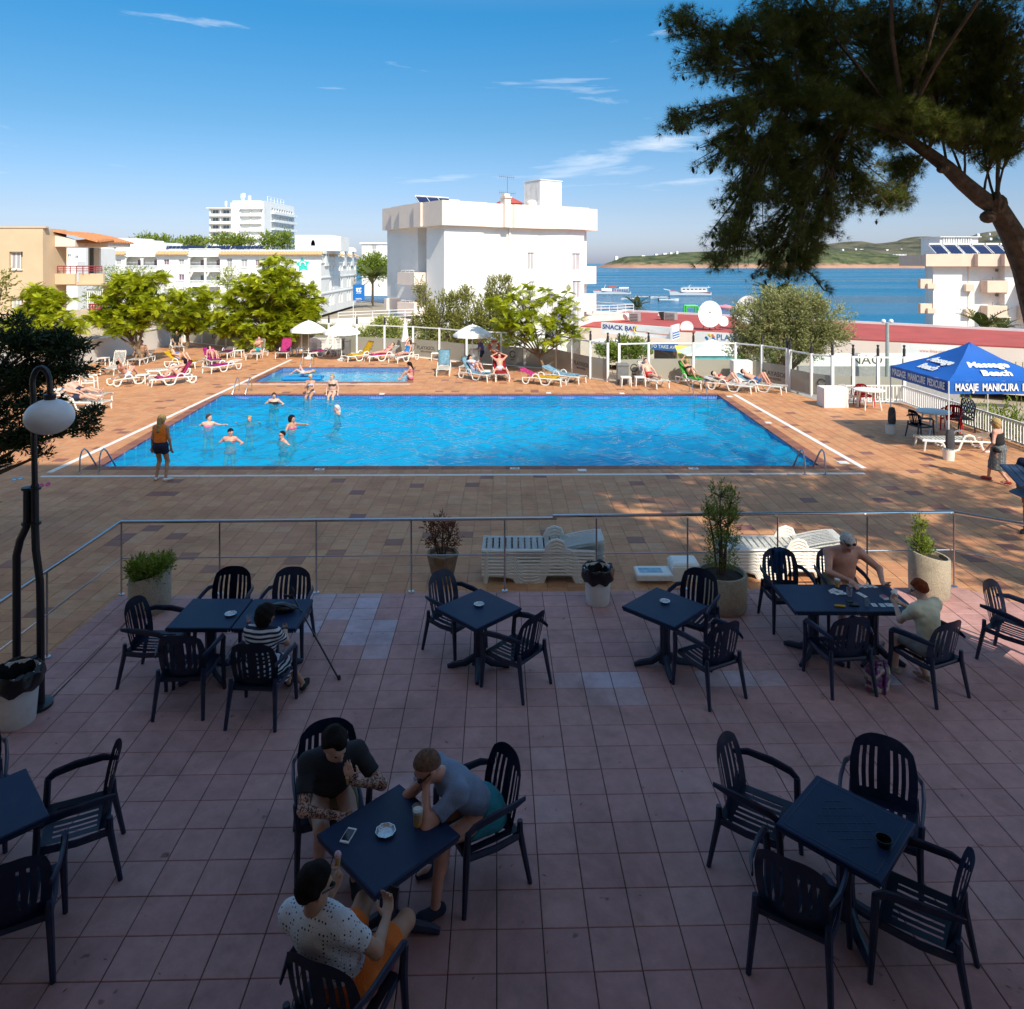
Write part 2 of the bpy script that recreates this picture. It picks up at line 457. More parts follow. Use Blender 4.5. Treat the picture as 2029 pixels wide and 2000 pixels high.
DT = tile_mat('deck_tile', (0.26, 0.14, 0.075), [(0, (0.24, 0.10, 0.075)), (0.07, (0.28, 0.115, 0.07)), (0.10, (0.48, 0.205, 0.095)), (0.3, (0.51, 0.23, 0.105)), (0.6, (0.54, 0.252, 0.112)), (0.85, (0.56, 0.275, 0.125)), (1.0, (0.52, 0.275, 0.14))], rough=0.6, mottle=0.12)
COPE = tile_mat('coping_tile', (0.22, 0.09, 0.055), [(0, (0.20, 0.075, 0.05)), (0.5, (0.25, 0.095, 0.055)), (1.0, (0.30, 0.125, 0.07))], rough=0.55, mottle=0.18)
GROUT_D = mat('grout_dark', (0.05, 0.032, 0.028), 0.95, var=0.55, scale=4)
GROUT_L = mat('grout_pale', (0.34, 0.24, 0.17), 0.95, var=0.3, scale=3)
def poly_clip(poly, a, b, keep_left=True):
 """clip a polygon by the line a->b"""
 out = []
 s = 1 if keep_left else -1
 d = lambda p: s * ((b[0] - a[0]) * (p[1] - a[1]) - (b[1] - a[1]) * (p[0] - a[0]))
 for i in range(len(poly)):
  p, q = poly[i], poly[(i + 1) % len(poly)]
  dp, dq = d(p), d(q)
  if dp >= 0: out.append(p)
  if (dp > 0 > dq) or (dp < 0 < dq):
   t = dp / (dp - dq)
   out.append((p[0] + (q[0] - p[0]) * t, p[1] + (q[1] - p[1]) * t))
 return out
def poly_minus(poly, quad):
 """pieces of poly outside the convex counter-clockwise quad"""
 pieces = []; rest = poly
 for i in range(len(quad)):
  a, b = quad[i], quad[(i + 1) % len(quad)]
  o = poly_clip(rest, a, b, False)
  if len(o) >= 3: pieces.append(o)
  rest = poly_clip(rest, a, b, True)
  if len(rest) < 3: break
 return pieces
def inside(p, poly):
 return all((poly[(i + 1) % len(poly)][0] - a[0]) * (p[1] - a[1]) - (poly[(i + 1) % len(poly)][1] - a[1]) * (p[0] - a[0]) >= 0 for i, a in enumerate(poly))
def area(poly):
 return 0.5 * sum(poly[i][0] * poly[(i + 1) % len(poly)][1] - poly[(i + 1) % len(poly)][0] * poly[i][1] for i in range(len(poly)))
def tile_solid(mb, tv, poly, z, val, th=0.02, ch=0.004):
 """one tile with a softened edge"""
 c = (sum(p[0] for p in poly) / len(poly), sum(p[1] for p in poly) / len(poly))
 n = len(poly)
 inner = []
 for p in poly:
  dx, dy = c[0] - p[0], c[1] - p[1]
  l = math.hypot(dx, dy) or 1
  inner.append((p[0] + dx / l * ch * 1.4, p[1] + dy / l * ch * 1.4))
 vs = [(x, y, z - th) for x, y in poly] + [(x, y, z - ch) for x, y in poly] + [(x, y, z) for x, y in inner]
 fs = [(i, (i + 1) % n, n + (i + 1) % n, n + i) for i in range(n)] + [(n + i, n + (i + 1) % n, 2 * n + (i + 1) % n, 2 * n + i) for i in range(n)] + [tuple(2 * n + i for i in range(n))]
 mb.add(vs, fs)
 tv.extend([val] * len(vs))
def set_attr(me, name, vals):
 a = me.attributes.new(name, 'FLOAT', 'POINT')
 a.data.foreach_set('value', np.asarray(vals, dtype=np.float32))
def finish_tiles(mb, tv, name, m, parent):
 me = mb.mesh(name, m, smooth=False)
 set_attr(me, 'tv', tv)
 return meshobj(name, me, parent)
def lay_tiles(parent, m, pitch, gap, z, rot, outer, holes, pitch_y=None, single=300, stagger=0.0, patches=(), valf=None, name='tile', vis_y=0):
 """whole tiles nearest the camera become objects of their own (shared meshes); the rest are one mesh"""
 py_ = pitch_y or pitch
 ca, sa = math.cos(rot), math.sin(rot)
 xs = [p[0] * ca + p[1] * sa for p in outer]; ys = [-p[0] * sa + p[1] * ca for p in outer]
 i0, i1 = math.floor(min(xs) / pitch), math.ceil(max(xs) / pitch)
 j0, j1 = math.floor(min(ys) / py_) - 1, math.ceil(max(ys) / py_) + 1
 h = gap / 2
 whole = []; cut = []
 for i in range(i0, i1 + 1):
  so = random.uniform(-stagger, stagger)
  for j in range(j0, j1 + 1):
   x0, x1 = i * pitch + h, (i + 1) * pitch - h
   y0, y1 = j * py_ + so + h * 0.6, (j + 1) * py_ + so - h * 0.6
   loc = [(x0, y0), (x1, y0), (x1, y1), (x0, y1)]
   poly = [(x * ca - y * sa, x * sa + y * ca) for x, y in loc]
   n_in = sum(inside(p, outer) for p in poly)
   if n_in == 0: continue
   clipped = poly
   if n_in < 4:
    for k in range(len(outer)):
     clipped = poly_clip(clipped, outer[k], outer[(k + 1) % len(outer)])
     if len(clipped) < 3: break
    if len(clipped) < 3: continue
   polys = [clipped]
   for q in holes:
    cx = sum(p[0] for p in q) / 4; cy = sum(p[1] for p in q) / 4
    nxt = []
    for pl in polys:
     if max(p[0] for p in pl) < min(p[0] for p in q) or min(p[0] for p in pl) > max(p[0] for p in q) or max(p[1] for p in pl) < min(p[1] for p in q) or min(p[1] for p in pl) > max(p[1] for p in q):
      nxt.append(pl)
     else: nxt += poly_minus(pl, q)
    polys = nxt
   c = ((poly[0][0] + poly[2][0]) / 2, (poly[0][1] + poly[2][1]) / 2)
   v = valf(c) if valf else random.random()
   if len(polys) == 1 and polys[0] is poly: whole.append((c, v, poly))
   else: cut += [(pl, v) for pl in polys if abs(area(pl)) > 2e-4]
 seen = [t for t in whole if t[0][1] > vis_y and abs(t[0][0]) < 0.72 * t[0][1]]
 seen.sort(key=lambda t: t[0][1])
 near = seen[:single]
 ids = {id(t) for t in near}
 NV = 14
 var = []
 for k in range(NV):
  mb = MB(); tv = []
  hx, hy = pitch / 2 - h, py_ / 2 - h * 0.6
  tile_solid(mb, tv, [(-hx, -hy), (hx, -hy), (hx, hy), (-hx, hy)], 0.0, k / (NV - 1))
  me = mb.mesh(name, m, smooth=False); set_attr(me, 'tv', tv); var.append(me)
 for c, v, _ in near:
  o = meshobj(name, var[min(NV - 1, int(round(v * (NV - 1))))], parent)
  o.location = (c[0], c[1], z + random.uniform(-0.0012, 0.0012)); o.rotation_euler = (random.gauss(0, 0.0015), random.gauss(0, 0.0015), rot)
 mb = MB(); tv = []
 for c, v, poly in whole:
  if id((c, v, poly)) in ids: pass
 for t in whole:
  if id(t) not in ids: tile_solid(mb, tv, t[2], z + random.uniform(-0.001, 0.001), t[1])
 for pl, v in cut:
  if area(pl) < 0: pl = pl[::-1]
  tile_solid(mb, tv, pl, z, v)
 structure(finish_tiles(mb, tv, 'tile_field', m, parent), 'stuff')
# terrace ------------------------------------------------------------
T_OUT = [(-5.72, 2.0), (-5.72, 10.66), (6.66, 10.95), (11.6, 6.4), (11.6, 2.0)][::-1]
T_OUT = T_OUT[::-1] if area(T_OUT) < 0 else T_OUT
mb = MB(); mb.prism([(-5.70, -6), (11.6, -6), (11.6, 6.4), (6.66, 10.93), (-5.70, 10.64)], -0.3, TZ - 0.006)
terrace = structure(mb.build('terrace_floor', GROUT_D, smooth=False))
def t_val(c):
 # paler replacement tiles where the photograph shows them
 for px, py, rr in ((640, 1187, .5), (700, 1195, .45), (716, 1250, .35), (727, 1305, .2), (815, 1370, .17), (1140, 1362, .2), (1195, 1362, .2), (1250, 1362, .2), (640, 1215, .4), (1500, 1350, .2), (1420, 1350, .16), (1750, 1350, .2)):
  g = G(px, py, TZ)
  if math.hypot(c[0] - g.x, c[1] - g.y) < rr: return random.choice((0.93, 1.0, 1.0, 0.95))
 return random.uniform(0, 0.84)
lay_tiles(terrace, TT, 0.333, 0.007, TZ, R(1.2), T_OUT, [], valf=t_val, vis_y=4.7)
# nosing strip along the terrace edge and the joint that opened beside the left planter
mb = MB()
mb.b2(-5.735, -5.705, 3.0, 10.66, 0, TZ - 0.01)
mb.box(((-5.72 + 6.66) / 2, 10.815, 0.33), (12.4, 0.03, 0.66), math.atan2(0.29, 12.38))
mb.build('edge_board', GROUT_L, terrace, smooth=False)
mb = MB()
for k in range(14):
 a = G(253 - k * 14, 1232 + k * 14.2, TZ); b = G(253 - (k + 1) * 14, 1232 + (k + 1) * 14.2, TZ)
 wd = 0.006 + random.random() * 0.006
 mb.add([(a.x - wd, a.y, TZ + .004), (a.x + wd, a.y, TZ + .004), (b.x + wd, b.y, TZ + .004), (b.x - wd, b.y, TZ + .004)], [(0, 3, 2, 1)])
mb.build('open_joint', DARK, terrace, smooth=False)
# pool deck ------------------------------------------------------------
def q2(*pts): return [tuple(G(x, y)[:2]) for x, y in pts]
POOL = q2((199.5, 924.5), (1623, 922.5), (1423, 783), (440, 783))
KID = q2((503, 757), (806, 757), (811, 729), (560, 729))
def grow(q, d):
 cx = sum(p[0] for p in q) / 4; cy = sum(p[1] for p in q) / 4
 return [(p[0] + math.copysign(d, p[0] - cx), p[1] + math.copysign(d, p[1] - cy)) for p in q]
D_OUT = [(-23.0, 6.0), (15.4, 6.0), (15.4, 28.9), (12.4, 28.9), (11.95, 31.9), (11.3, 33.2), (10.4, 34.25), (4.43, 34.25), (3.72, 35.0), (2.3, 38.0), (0.63, 38.7), (-2.5, 40.5), (-5.8, 43.1), (-15.1, 46.9), (-22.9, 51.4)]
deck = None
mb = MB()
loops = [[Vector((x, y, -0.008)) for x, y in D_OUT], [Vector((x, y, -0.008)) for x, y in POOL], [Vector((x, y, -0.008)) for x, y in KID]]
flat = [v for l in loops for v in l]
tris = tessellate_polygon(loops)
def upw(t):
 a, b, c = (flat[i] for i in t)
 return t if (b - a).cross(c - a).z > 0 else t[::-1]
mb.add(flat, [upw(tuple(t)) for t in tris])
n = len(D_OUT)
for i in range(n):
 a, b = D_OUT[i], D_OUT[(i + 1) % n]
 mb.quad((a[0], a[1], GZ - .5), (b[0], b[1], GZ - .5), (b[0], b[1], -0.008), (a[0], a[1], -0.008))
deck = structure(mb.build('pool_deck', GROUT_L, smooth=False))
def convex_parts():
 return None
# the outline of the deck is not convex: tiles are laid on its convex hull and the rest is cut back by the extra quads outside the fence
HULL = [(-23.0, 9.0), (15.4, 9.0), (15.4, 28.9), (10.4, 34.25), (-5.8, 43.6), (-22.9, 51.4)]
CUTS = [[(4.43, 34.25), (15, 34.25), (15, 45), (2.3, 45)], [(4.43, 34.25), (3.0, 45), (2.3, 38.0), (3.72, 35.0)],
  [(12.4, 28.95), (15.6, 28.95), (15.6, 34), (11.3, 33.2)], [(-15.1, 46.9), (-5.8, 43.1), (-5.0, 46), (-14, 52)], [(-22.9, 51.4), (-15.1, 46.9), (-14, 52), (-22, 56)],
  [(-2.5, 40.5), (0.63, 38.7), (2.4, 45), (-2.0, 46)], [(-5.8, 43.1), (-2.5, 40.5), (-2, 46), (-5, 47)]]
CUTS = [q if area(q) > 0 else q[::-1] for q in CUTS]
def d_val(c):
 return random.uniform(0.0, 0.07) if random.random() < 0.045 else random.uniform(0.1, 1.0)
lay_tiles(deck, DT, 0.342, 0.009, 0.0, R(0.4), HULL, [grow(POOL, 0.33), grow(KID, 0.30)] + CUTS, pitch_y=0.335, stagger=0.09, valf=d_val, vis_y=12.2)
# coping stones round both pools
def coping(q, w_, step, z):
 g = grow(q, w_)
 me = []
 for k in range(4):
  mb = MB(); tv = []
  tile_solid(mb, tv, [(-step / 2 + .003, 0), (step / 2 - .003, 0), (step / 2 - .003, w_ - .006), (-step / 2 + .003, w_ - .006)], 0.0, k / 3, 0.05, 0.008)
  m_ = mb.mesh('coping_stone', COPE, smooth=False); set_attr(m_, 'tv', tv); me.append(m_)
 for i in range(4):
  a, b = Vector((*q[i], 0)), Vector((*q[(i + 1) % 4], 0))
  d = (b - a); L = d.length; d.normalize()
  nrm = Vector((d.y, -d.x, 0))
  n_ = int(round(L / step)); ang = math.atan2(-d.y, -d.x)
  for k in range(-1 if i % 2 == 0 else 0, n_ + (1 if i % 2 == 0 else 0)):
   if i % 2 == 1 and (k == n_): continue
   o = meshobj('coping_stone', random.choice(me), deck)
   p = a + d * ((k + 0.5) * L / n_)
   o.location = (p.x, p.y, z); o.rotation_euler = (0, 0, ang)
   o.scale = (L / n_ / step, 1, 1)
coping(POOL, 0.33, 0.342, 0.004)
coping(KID, 0.30, 0.342, 0.004)
# white border strips, laid as long slabs
STRIP = mat('white_strip', (0.72, 0.70, 0.66), 0.6, var=0.08, scale=3, dirt=(0.5, 0.44, 0.38), dscale=2)
def strip(a, b, w_, n_):
 a, b = Vector(a), Vector(b)
 d = (b - a).normalized(); s = Vector((-d.y, d.x, 0))
 L = (b - a).length
 for k in range(n_):
  mb = MB()
  mb.box((0, 0, 0), (L / n_ - 0.008, w_, 0.02), 0, ch=0.003)
  o = mb.build('border_slab', STRIP, deck, smooth=False)
  p = a + d * ((k + .5) * L / n_)
  o.location = (p.x, p.y, -0.004 + 0.0005 * (k % 2)); o.rotation_euler = (0, 0, math.atan2(d.y, d.x))
strip(G(80, 944.5), G(1714, 938.5), 0.13, 21)
strip(G(97, 937), G(577, 713), 0.16, 19)
strip(G(1712, 928), G(1455, 782), 0.16, 12)
strip(G(452, 761.5), G(812, 761.5), 0.10, 7)
# depth and warning plates set into the rim
TILEW = mat('white_glazed_tile', (0.74, 0.73, 0.70), 0.3, var=0.05)
def plate_px(px, py, wpx, hm, text=None):
 g = G(px, py); wm = wpx * g.y / F
 mb = MB(); mb.box((0, 0, 0), (wm, hm, 0.012), ch=0.003)
 o = mb.build('depth_plate', TILEW, deck, smooth=False); o.location = (g.x, g.y, 0.008)
 if text:
  lettering(text, hm * 0.62, INK, o, (0, 0, 0.0075), (0, 0, 0), depth=0.001, bold=0.004)
plate_px(1020, 929, 19, 0.16, '1.40'); plate_px(633, 931, 19, 0.16, '1.20'); plate_px(1374, 929, 19, 0.16, '1.60')
plate_px(1153.5, 932.5, 17, 0.2); plate_px(1670, 917, 20, 0.24); plate_px(1445, 786, 11, 0.3); plate_px(1232, 780, 10, 0.3); plate_px(1087, 779, 10, 0.3); plate_px(757, 781, 10, 0.3); plate_px(1522, 838, 12, 0.22)
# ------------------------------------------------------------------ pools
def mosaic(name, c1, c2, joint, size):
 m, t, p = new_mat(name)
 p.inputs['Roughness'].default_value = 0.25
 geo = t.nodes.new('ShaderNodeNewGeometry')
 br = t.nodes.new('ShaderNodeTexBrick'); br.offset = 0.0
 br.inputs['Color1'].default_value = (*c1, 1); br.inputs['Color2'].default_value = (*c2, 1); br.inputs['Mortar'].default_value = (*joint, 1)
 br.inputs['Scale'].default_value = 1.0; br.inputs['Brick Width'].default_value = size; br.inputs['Row Height'].default_value = size
 br.inputs['Mortar Size'].default_value = size * 0.09
 mp = t.nodes.new('ShaderNodeMapping'); mp.inputs['Rotation'].default_value = (R(45) if 'band' in name else 0, 0, 0)
 t.links.new(geo.outputs['Position'], mp.inputs['Vector'])
 t.links.new(mp.outputs['Vector'], br.inputs['Vector'])
 t.links.new(br.outputs['Color'], p.inputs['Base Color'])
 return m
PWALL = mosaic('pool_wall_band', (0.03, 0.10, 0.42), (0.05, 0.17, 0.55), (0.35, 0.42, 0.55), 0.07)
PFLOOR = mosaic('pool_floor_mosaic', (0.012, 0.50, 0.74), (0.02, 0.57, 0.80), (0.08, 0.55, 0.74), 0.12)
KFLOOR = mosaic('shallow_floor_mosaic', (0.16, 0.50, 0.70), (0.20, 0.56, 0.74), (0.28, 0.58, 0.72), 0.12)
def water_mat(name, tint, bump, scale, rough=0.015, body=(.002, .35, .60), cloud=.46):
 m, t, p = new_mat(name)
 out = t.nodes['Material Output']
 tr = t.nodes.new('ShaderNodeBsdfTransparent'); tr.inputs[0].default_value = (*tint, 1)
 gl = t.nodes.new('ShaderNodeBsdfGlossy'); gl.inputs['Roughness'].default_value = rough
 fr = t.nodes.new('ShaderNodeFresnel'); fr.inputs['IOR'].default_value = 1.33
 geo = t.nodes.new('ShaderNodeNewGeometry')
 n = t.nodes.new('ShaderNodeTexNoise'); n.inputs['Scale'].default_value = scale; n.inputs['Detail'].default_value = 3
 t.links.new(geo.outputs['Position'], n.inputs['Vector'])
 b = t.nodes.new('ShaderNodeBump'); b.inputs['Strength'].default_value = bump; b.inputs['Distance'].default_value = 0.05
 t.links.new(n.outputs['Fac'], b.inputs['Height'])
 for q in (gl, fr): t.links.new(b.outputs[0], q.inputs['Normal'])
 ms = t.nodes.new('ShaderNodeMixShader')
 df = t.nodes.new('ShaderNodeBsdfDiffuse'); df.inputs[0].default_value = (*body, 1); t.links.new(b.outputs[0], df.inputs['Normal'])
 m0 = t.nodes.new('ShaderNodeMixShader'); m0.inputs[0].default_value = cloud; t.links.new(tr.outputs[0], m0.inputs[1]); t.links.new(df.outputs[0], m0.inputs[2])
 front_only(t, fr, ms); t.links.new(m0.outputs[0], ms.inputs[1]); t.links.new(gl.outputs[0], ms.inputs[2])
 t.links.new(ms.outputs[0], out.inputs['Surface'])
 return m
PWATER = water_mat('pool_water_surface', (0.42, 0.86, 0.97), 0.6, 7.0)
KWATER = water_mat('shallow_water_surface', (0.78, 0.94, 0.98), 0.22, 4.0, body=(.10, .45, .62), cloud=.25)
def wave_field(X, Y, amp, seed, lmin, lmax, n_=46):
 r = np.random.default_rng(seed)
 Z = np.zeros_like(X)
 for k in range(n_):
  L = lmin * (lmax / lmin) ** r.random()
  a = r.normal(R(200), R(52)); ph = r.random() * 6.28
  kx, ky = math.cos(a) * 6.283 / L, math.sin(a) * 6.283 / L
  s = np.sin(kx * X + ky * Y + ph + 0.8 * np.sin(0.31 * kx * Y - 0.27 * ky * X + ph * 2))
  Z += (L ** 0.9) * (1 - np.abs(s)) if k % 3 == 0 else (L ** 0.9) * s * 0.6
 Z -= Z.mean()
 return Z * amp / Z.std()
def pool(name, q, depth, level, water_m, floor_m, amp, res, seed, lmin, lmax, wall_band):
 mb = MB()
 n = 4
 for i in range(4):
  a, b = q[i], q[(i + 1) % 4]
  mb.quad((a[0], a[1], 0.0), (a[0], a[1], wall_band), (b[0], b[1], wall_band), (b[0], b[1], 0.0), 1)
  mb.quad((a[0], a[1], wall_band), (a[0], a[1], -depth), (b[0], b[1], -depth), (b[0], b[1], wall_band), 0)
 mb.f = [f[::-1] for f in mb.f]
 mb.quad(*[(p[0], p[1], -depth) for p in q], 0)
 # fix winding so that normals face the water
 o = structure(mb.build(name + '_basin', [floor_m, PWALL], smooth=False))
 nx = int((q[1][0] - q[0][0]) / res); ny = int((q[3][1] - q[0][1]) / res)
 u, v = np.meshgrid(np.linspace(0, 1, nx + 1), np.linspace(0, 1, ny + 1))
 Q = np.array(q)
 P = ((1 - u) * (1 - v))[..., None] * Q[0] + (u * (1 - v))[..., None] * Q[1] + (u * v)[..., None] * Q[2] + ((1 - u) * v)[..., None] * Q[3]
 Z = level + wave_field(P[..., 0], P[..., 1], amp, seed, lmin, lmax)
 co = np.stack([P[..., 0], P[..., 1], Z], -1).reshape(-1, 3)
 idx = np.arange((nx + 1) * (ny + 1)).reshape(ny + 1, nx + 1)
 fs = np.stack([idx[:-1, :-1], idx[:-1, 1:], idx[1:, 1:], idx[1:, :-1]], -1).reshape(-1, 4)
 me = np_mesh(name + '_water', co, fs, water_m)
 return structure(meshobj(name + '_water', me))
def np_mesh(name, co, fs, m, smooth=True):
 me = bpy.data.meshes.new(name)
 nf, k = fs.shape
 me.vertices.add(len(co)); me.vertices.foreach_set('co', np.ascontiguousarray(co, dtype=np.float32).ravel())
 me.loops.add(nf * k); me.loops.foreach_set('vertex_index', np.ascontiguousarray(fs, dtype=np.int32).ravel())
 me.polygons.add(nf); me.polygons.foreach_set('loop_start', np.arange(0, nf * k, k, dtype=np.int32))
 me.polygons.foreach_set('use_smooth', [smooth] * nf)
 for q in (m if isinstance(m, (list, tuple)) else [m]): me.materials.append(q)
 me.update(calc_edges=True)
 return me
pool('swimming_pool', POOL, 1.25, -0.10, PWATER, PFLOOR, 0.03, 0.04, 3, 0.4, 1.9, -0.55)
pool('paddling_pool', KID, 0.55, -0.10, KWATER, KFLOOR, 0.006, 0.07, 5, 0.35, 1.6, -0.3)
# ------------------------------------------------------------------ land and sea
EARTH = mat('dry_ground', (0.33, 0.27, 0.20), 0.95, var=0.25, scale=0.3, bump=0.3, bscale=4)
ROAD = mat('asphalt', (0.16, 0.155, 0.15), 0.9, var=0.15, scale=0.6, bump=0.2, bscale=30)
mb = MB()
COAST = [(-900, 420), (-300, 380), (-95, 330), (-62, 262), (-30, 205), (-8, 150), (16, 125), (48, 112), (80, 105), (130, 100), (400, 40)]
for i in range(len(COAST) - 1):
 a, b = COAST[i], COAST[i + 1]
 mb.quad((a[0], -120, GZ), (b[0], -120, GZ), (b[0], b[1] - 30, GZ - .6), (a[0], a[1] - 30, GZ - .6))
 mb.quad((a[0], a[1] - 30, GZ - .6), (b[0], b[1] - 30, GZ - .6), (b[0], b[1] + 12, SEA - .8), (a[0], a[1] + 12, SEA - .8))
structure(mb.build('ground', EARTH, smooth=False))
m, t, p = new_mat('sea_surface')
p.inputs['Base Color'].default_value = (0.004, 0.10, 0.20, 1); p.inputs['Roughness'].default_value = 0.20
p.inputs['IOR'].default_value = 1.33
geo = t.nodes.new('ShaderNodeNewGeometry')
mp = t.nodes.new('ShaderNodeMapping'); mp.inputs['Scale'].default_value = (0.10, 0.30, 0.3); mp.inputs['Rotation'].default_value = (0, 0, R(4))
t.links.new(geo.outputs['Position'], mp.inputs['Vector'])
n1 = t.nodes.new('ShaderNodeTexNoise'); n1.inputs['Scale'].default_value = 2.2; n1.inputs['Detail'].default_value = 6
t.links.new(mp.outputs['Vector'], n1.inputs['Vector'])
b = t.nodes.new('ShaderNodeBump'); b.inputs['Strength'].default_value = 0.9; b.inputs['Distance'].default_value = 1.6; p.inputs['Specular IOR Level'].default_value = 0.3
t.links.new(n1.outputs['Fac'], b.inputs['Height']); t.links.new(b.outputs[0], p.inputs['Normal'])
mp2 = t.nodes.new('ShaderNodeMapping'); mp2.inputs['Scale'].default_value = (0.0035, 0.022, 0.1); mp2.inputs['Rotation'].default_value = (0, 0, R(3))
t.links.new(geo.outputs['Position'], mp2.inputs['Vector'])
n2 = t.nodes.new('ShaderNodeTexNoise'); n2.inputs['Scale'].default_value = 1.0; n2.inputs['Detail'].default_value = 6
t.links.new(mp2.outputs['Vector'], n2.inputs['Vector'])
rp = t.nodes.new('ShaderNodeMapRange'); rp.inputs[1].default_value = 0.38; rp.inputs[2].default_value = 0.62; rp.inputs[3].default_value = 0.10; rp.inputs[4].default_value = 0.34
t.links.new(n2.outputs['Fac'], rp.inputs[0]); t.links.new(rp.outputs[0], p.inputs['Roughness'])   # wind-ruffled lanes
cx_ = t.nodes.new('ShaderNodeMix'); cx_.data_type = 'RGBA'; cx_.inputs[6].default_value = (0.004, 0.095, 0.21, 1); cx_.inputs[7].default_value = (0.012, 0.18, 0.33, 1)
t.links.new(n2.outputs['Fac'], cx_.inputs[0]); t.links.new(cx_.outputs[2], p.inputs['Base Color'])
mb = MB(); mb.quad((-26000, 60, SEA), (26000, 60, SEA), (26000, 30000, SEA), (-26000, 30000, SEA))
structure(mb.build('sea', MAT['sea_surface'], smooth=False))
# hills across the bay ------------------------------------------------------------
def hill_mat(name, veg, rock, line, scale):
 m, t, p = new_mat(name)
 p.inputs['Roughness'].default_value = 0.95; p.inputs['Specular IOR Level'].default_value = 0.1
 geo = t.nodes.new('ShaderNodeNewGeometry')
 n = t.nodes.new('ShaderNodeTexNoise'); n.inputs['Scale'].default_value = scale; n.inputs['Detail'].default_value = 9; n.inputs['Roughness'].default_value = 0.68
 t.links.new(geo.outputs['Position'], n.inputs['Vector'])
 cr = t.nodes.new('ShaderNodeValToRGB')
 cr.color_ramp.elements[0].position = 0.38; cr.color_ramp.elements[0].color = (veg[0] * .45, veg[1] * .5, veg[2] * .6, 1)
 cr.color_ramp.elements[1].position = 0.66; cr.color_ramp.elements[1].color = (veg[0] * 1.9, veg[1] * 1.45, veg[2] * 1.6, 1)
 t.links.new(n.outputs['Fac'], cr.inputs['Fac'])
 sx = t.nodes.new('ShaderNodeSeparateXYZ'); t.links.new(geo.outputs['Position'], sx.inputs[0])
 ad = t.nodes.new('ShaderNodeMath'); ad.operation = 'MULTIPLY_ADD'; ad.inputs[1].default_value = -line * 1.5; t.links.new(n.outputs['Fac'], ad.inputs[0]); t.links.new(sx.outputs['Z'], ad.inputs[2])
 r = t.nodes.new('ShaderNodeMapRange'); r.inputs[1].default_value = SEA - line * .55 + line * 0.35; r.inputs[2].default_value = SEA + line * .1 + line * 0.35
 t.links.new(ad.outputs[0], r.inputs[0])
 mx = t.nodes.new('ShaderNodeMix'); mx.data_type = 'RGBA'; mx.inputs[6].default_value = (*rock, 1)
 t.links.new(r.outputs[0], mx.inputs[0]); t.links.new(cr.outputs['Color'], mx.inputs[7])
 t.links.new(mx.outputs[2], p.inputs['Base Color'])
 b = t.nodes.new('ShaderNodeBump'); b.inputs['Strength'].default_value = 0.8; b.inputs['Distance'].default_value = 0.25 / scale
 t.links.new(n.outputs['Fac'], b.inputs['Height']); t.links.new(b.outputs[0], p.inputs['Normal'])
 return m
HILLM = hill_mat('headland_scrub', (0.085, 0.115, 0.05), (0.44, 0.25, 0.17), 11.0, 0.035)
HILLF = hill_mat('far_hill_scrub', (0.11, 0.125, 0.075), (0.36, 0.24, 0.17), 12.0, 0.008)
def fbm(x, y, seed, f0, n_=5):
 r = np.random.default_rng(seed); z = np.zeros_like(x); a = 1.0; f = f0
 for k in range(n_):
  for j in range(3):
   t_ = r.random() * 6.28; ph = r.random() * 6.28
   z += a / 3 * np.sin(f * (x * math.cos(t_) + y * math.sin(t_)) + ph + 1.3 * np.sin(f * .7 * (y * math.cos(t_) - x * math.sin(t_)) + ph))
  a *= 0.5; f *= 2.1
 return z
def hill(name, prof, Y, depth, m, seed, rough, n_=120, k_=26, shore=None):
 """prof: skyline as photo pixels at the distance Y; the slope runs down to the shore in front and away behind"""
 px = np.linspace(prof[0][0], prof[-1][0], n_)
 py = np.interp(px, [p[0] for p in prof], [p[1] for p in prof])
 X = (px - CX) / F * Y
 H = HC - (py - HY) / F * Y - SEA
 t_ = np.linspace(0, 1, k_)
 shape = np.concatenate([np.sin(t_[:k_ // 2 + 4] / t_[k_ // 2 + 3] * math.pi / 2) ** 0.85, np.cos((t_[k_ // 2 + 4:] - t_[k_ // 2 + 3]) / (1 - t_[k_ // 2 + 3]) * math.pi / 2)])
 XX, TT_ = np.meshgrid(X, t_)
 YY = Y + (TT_ - 0.62) * depth
 ZZ = SEA - 1.5 + (H[None, :] + 1.5) * shape[:, None]
 nn = fbm(XX, YY, seed, 6.0 / depth)
 ZZ += nn * rough * np.minimum(1, H[None, :] / 20) * np.sin(np.clip(TT_ / .62, 0, 1) * math.pi) ** 0.5
 YY = YY + fbm(XX * 1.3, YY * 0 + 7, seed + 1, 9.0 / depth) * depth * 0.05
 co = np.stack([XX, YY, ZZ], -1).reshape(-1, 3)
 idx = np.arange(n_ * k_).reshape(k_, n_)
 fs = np.stack([idx[:-1, :-1], idx[:-1, 1:], idx[1:, 1:], idx[1:, :-1]], -1).reshape(-1, 4)
 return structure(meshobj(name, np_mesh(name, co, fs, m)))
hill('headland', [(1186, 531.5), (1200, 524), (1206, 521), (1216, 518), (1224, 513), (1236, 509.5), (1262, 508), (1290, 507), (1320, 504), (1350, 500.5), (1390, 499), (1430, 497), (1480, 494), (1540, 490), (1600, 492), (1660, 496), (1720, 500), (1770, 505)], 2050, 420, HILLM, 4, 3.5)
hill('hill', [(1560, 520), (1600, 505), (1660, 497), (1700, 494), (1760, 492), (1820, 489), (1880, 484), (1950, 480), (2040, 474), (2200, 470), (2500, 480)], 2300, 500, HILLF, 8, 5)
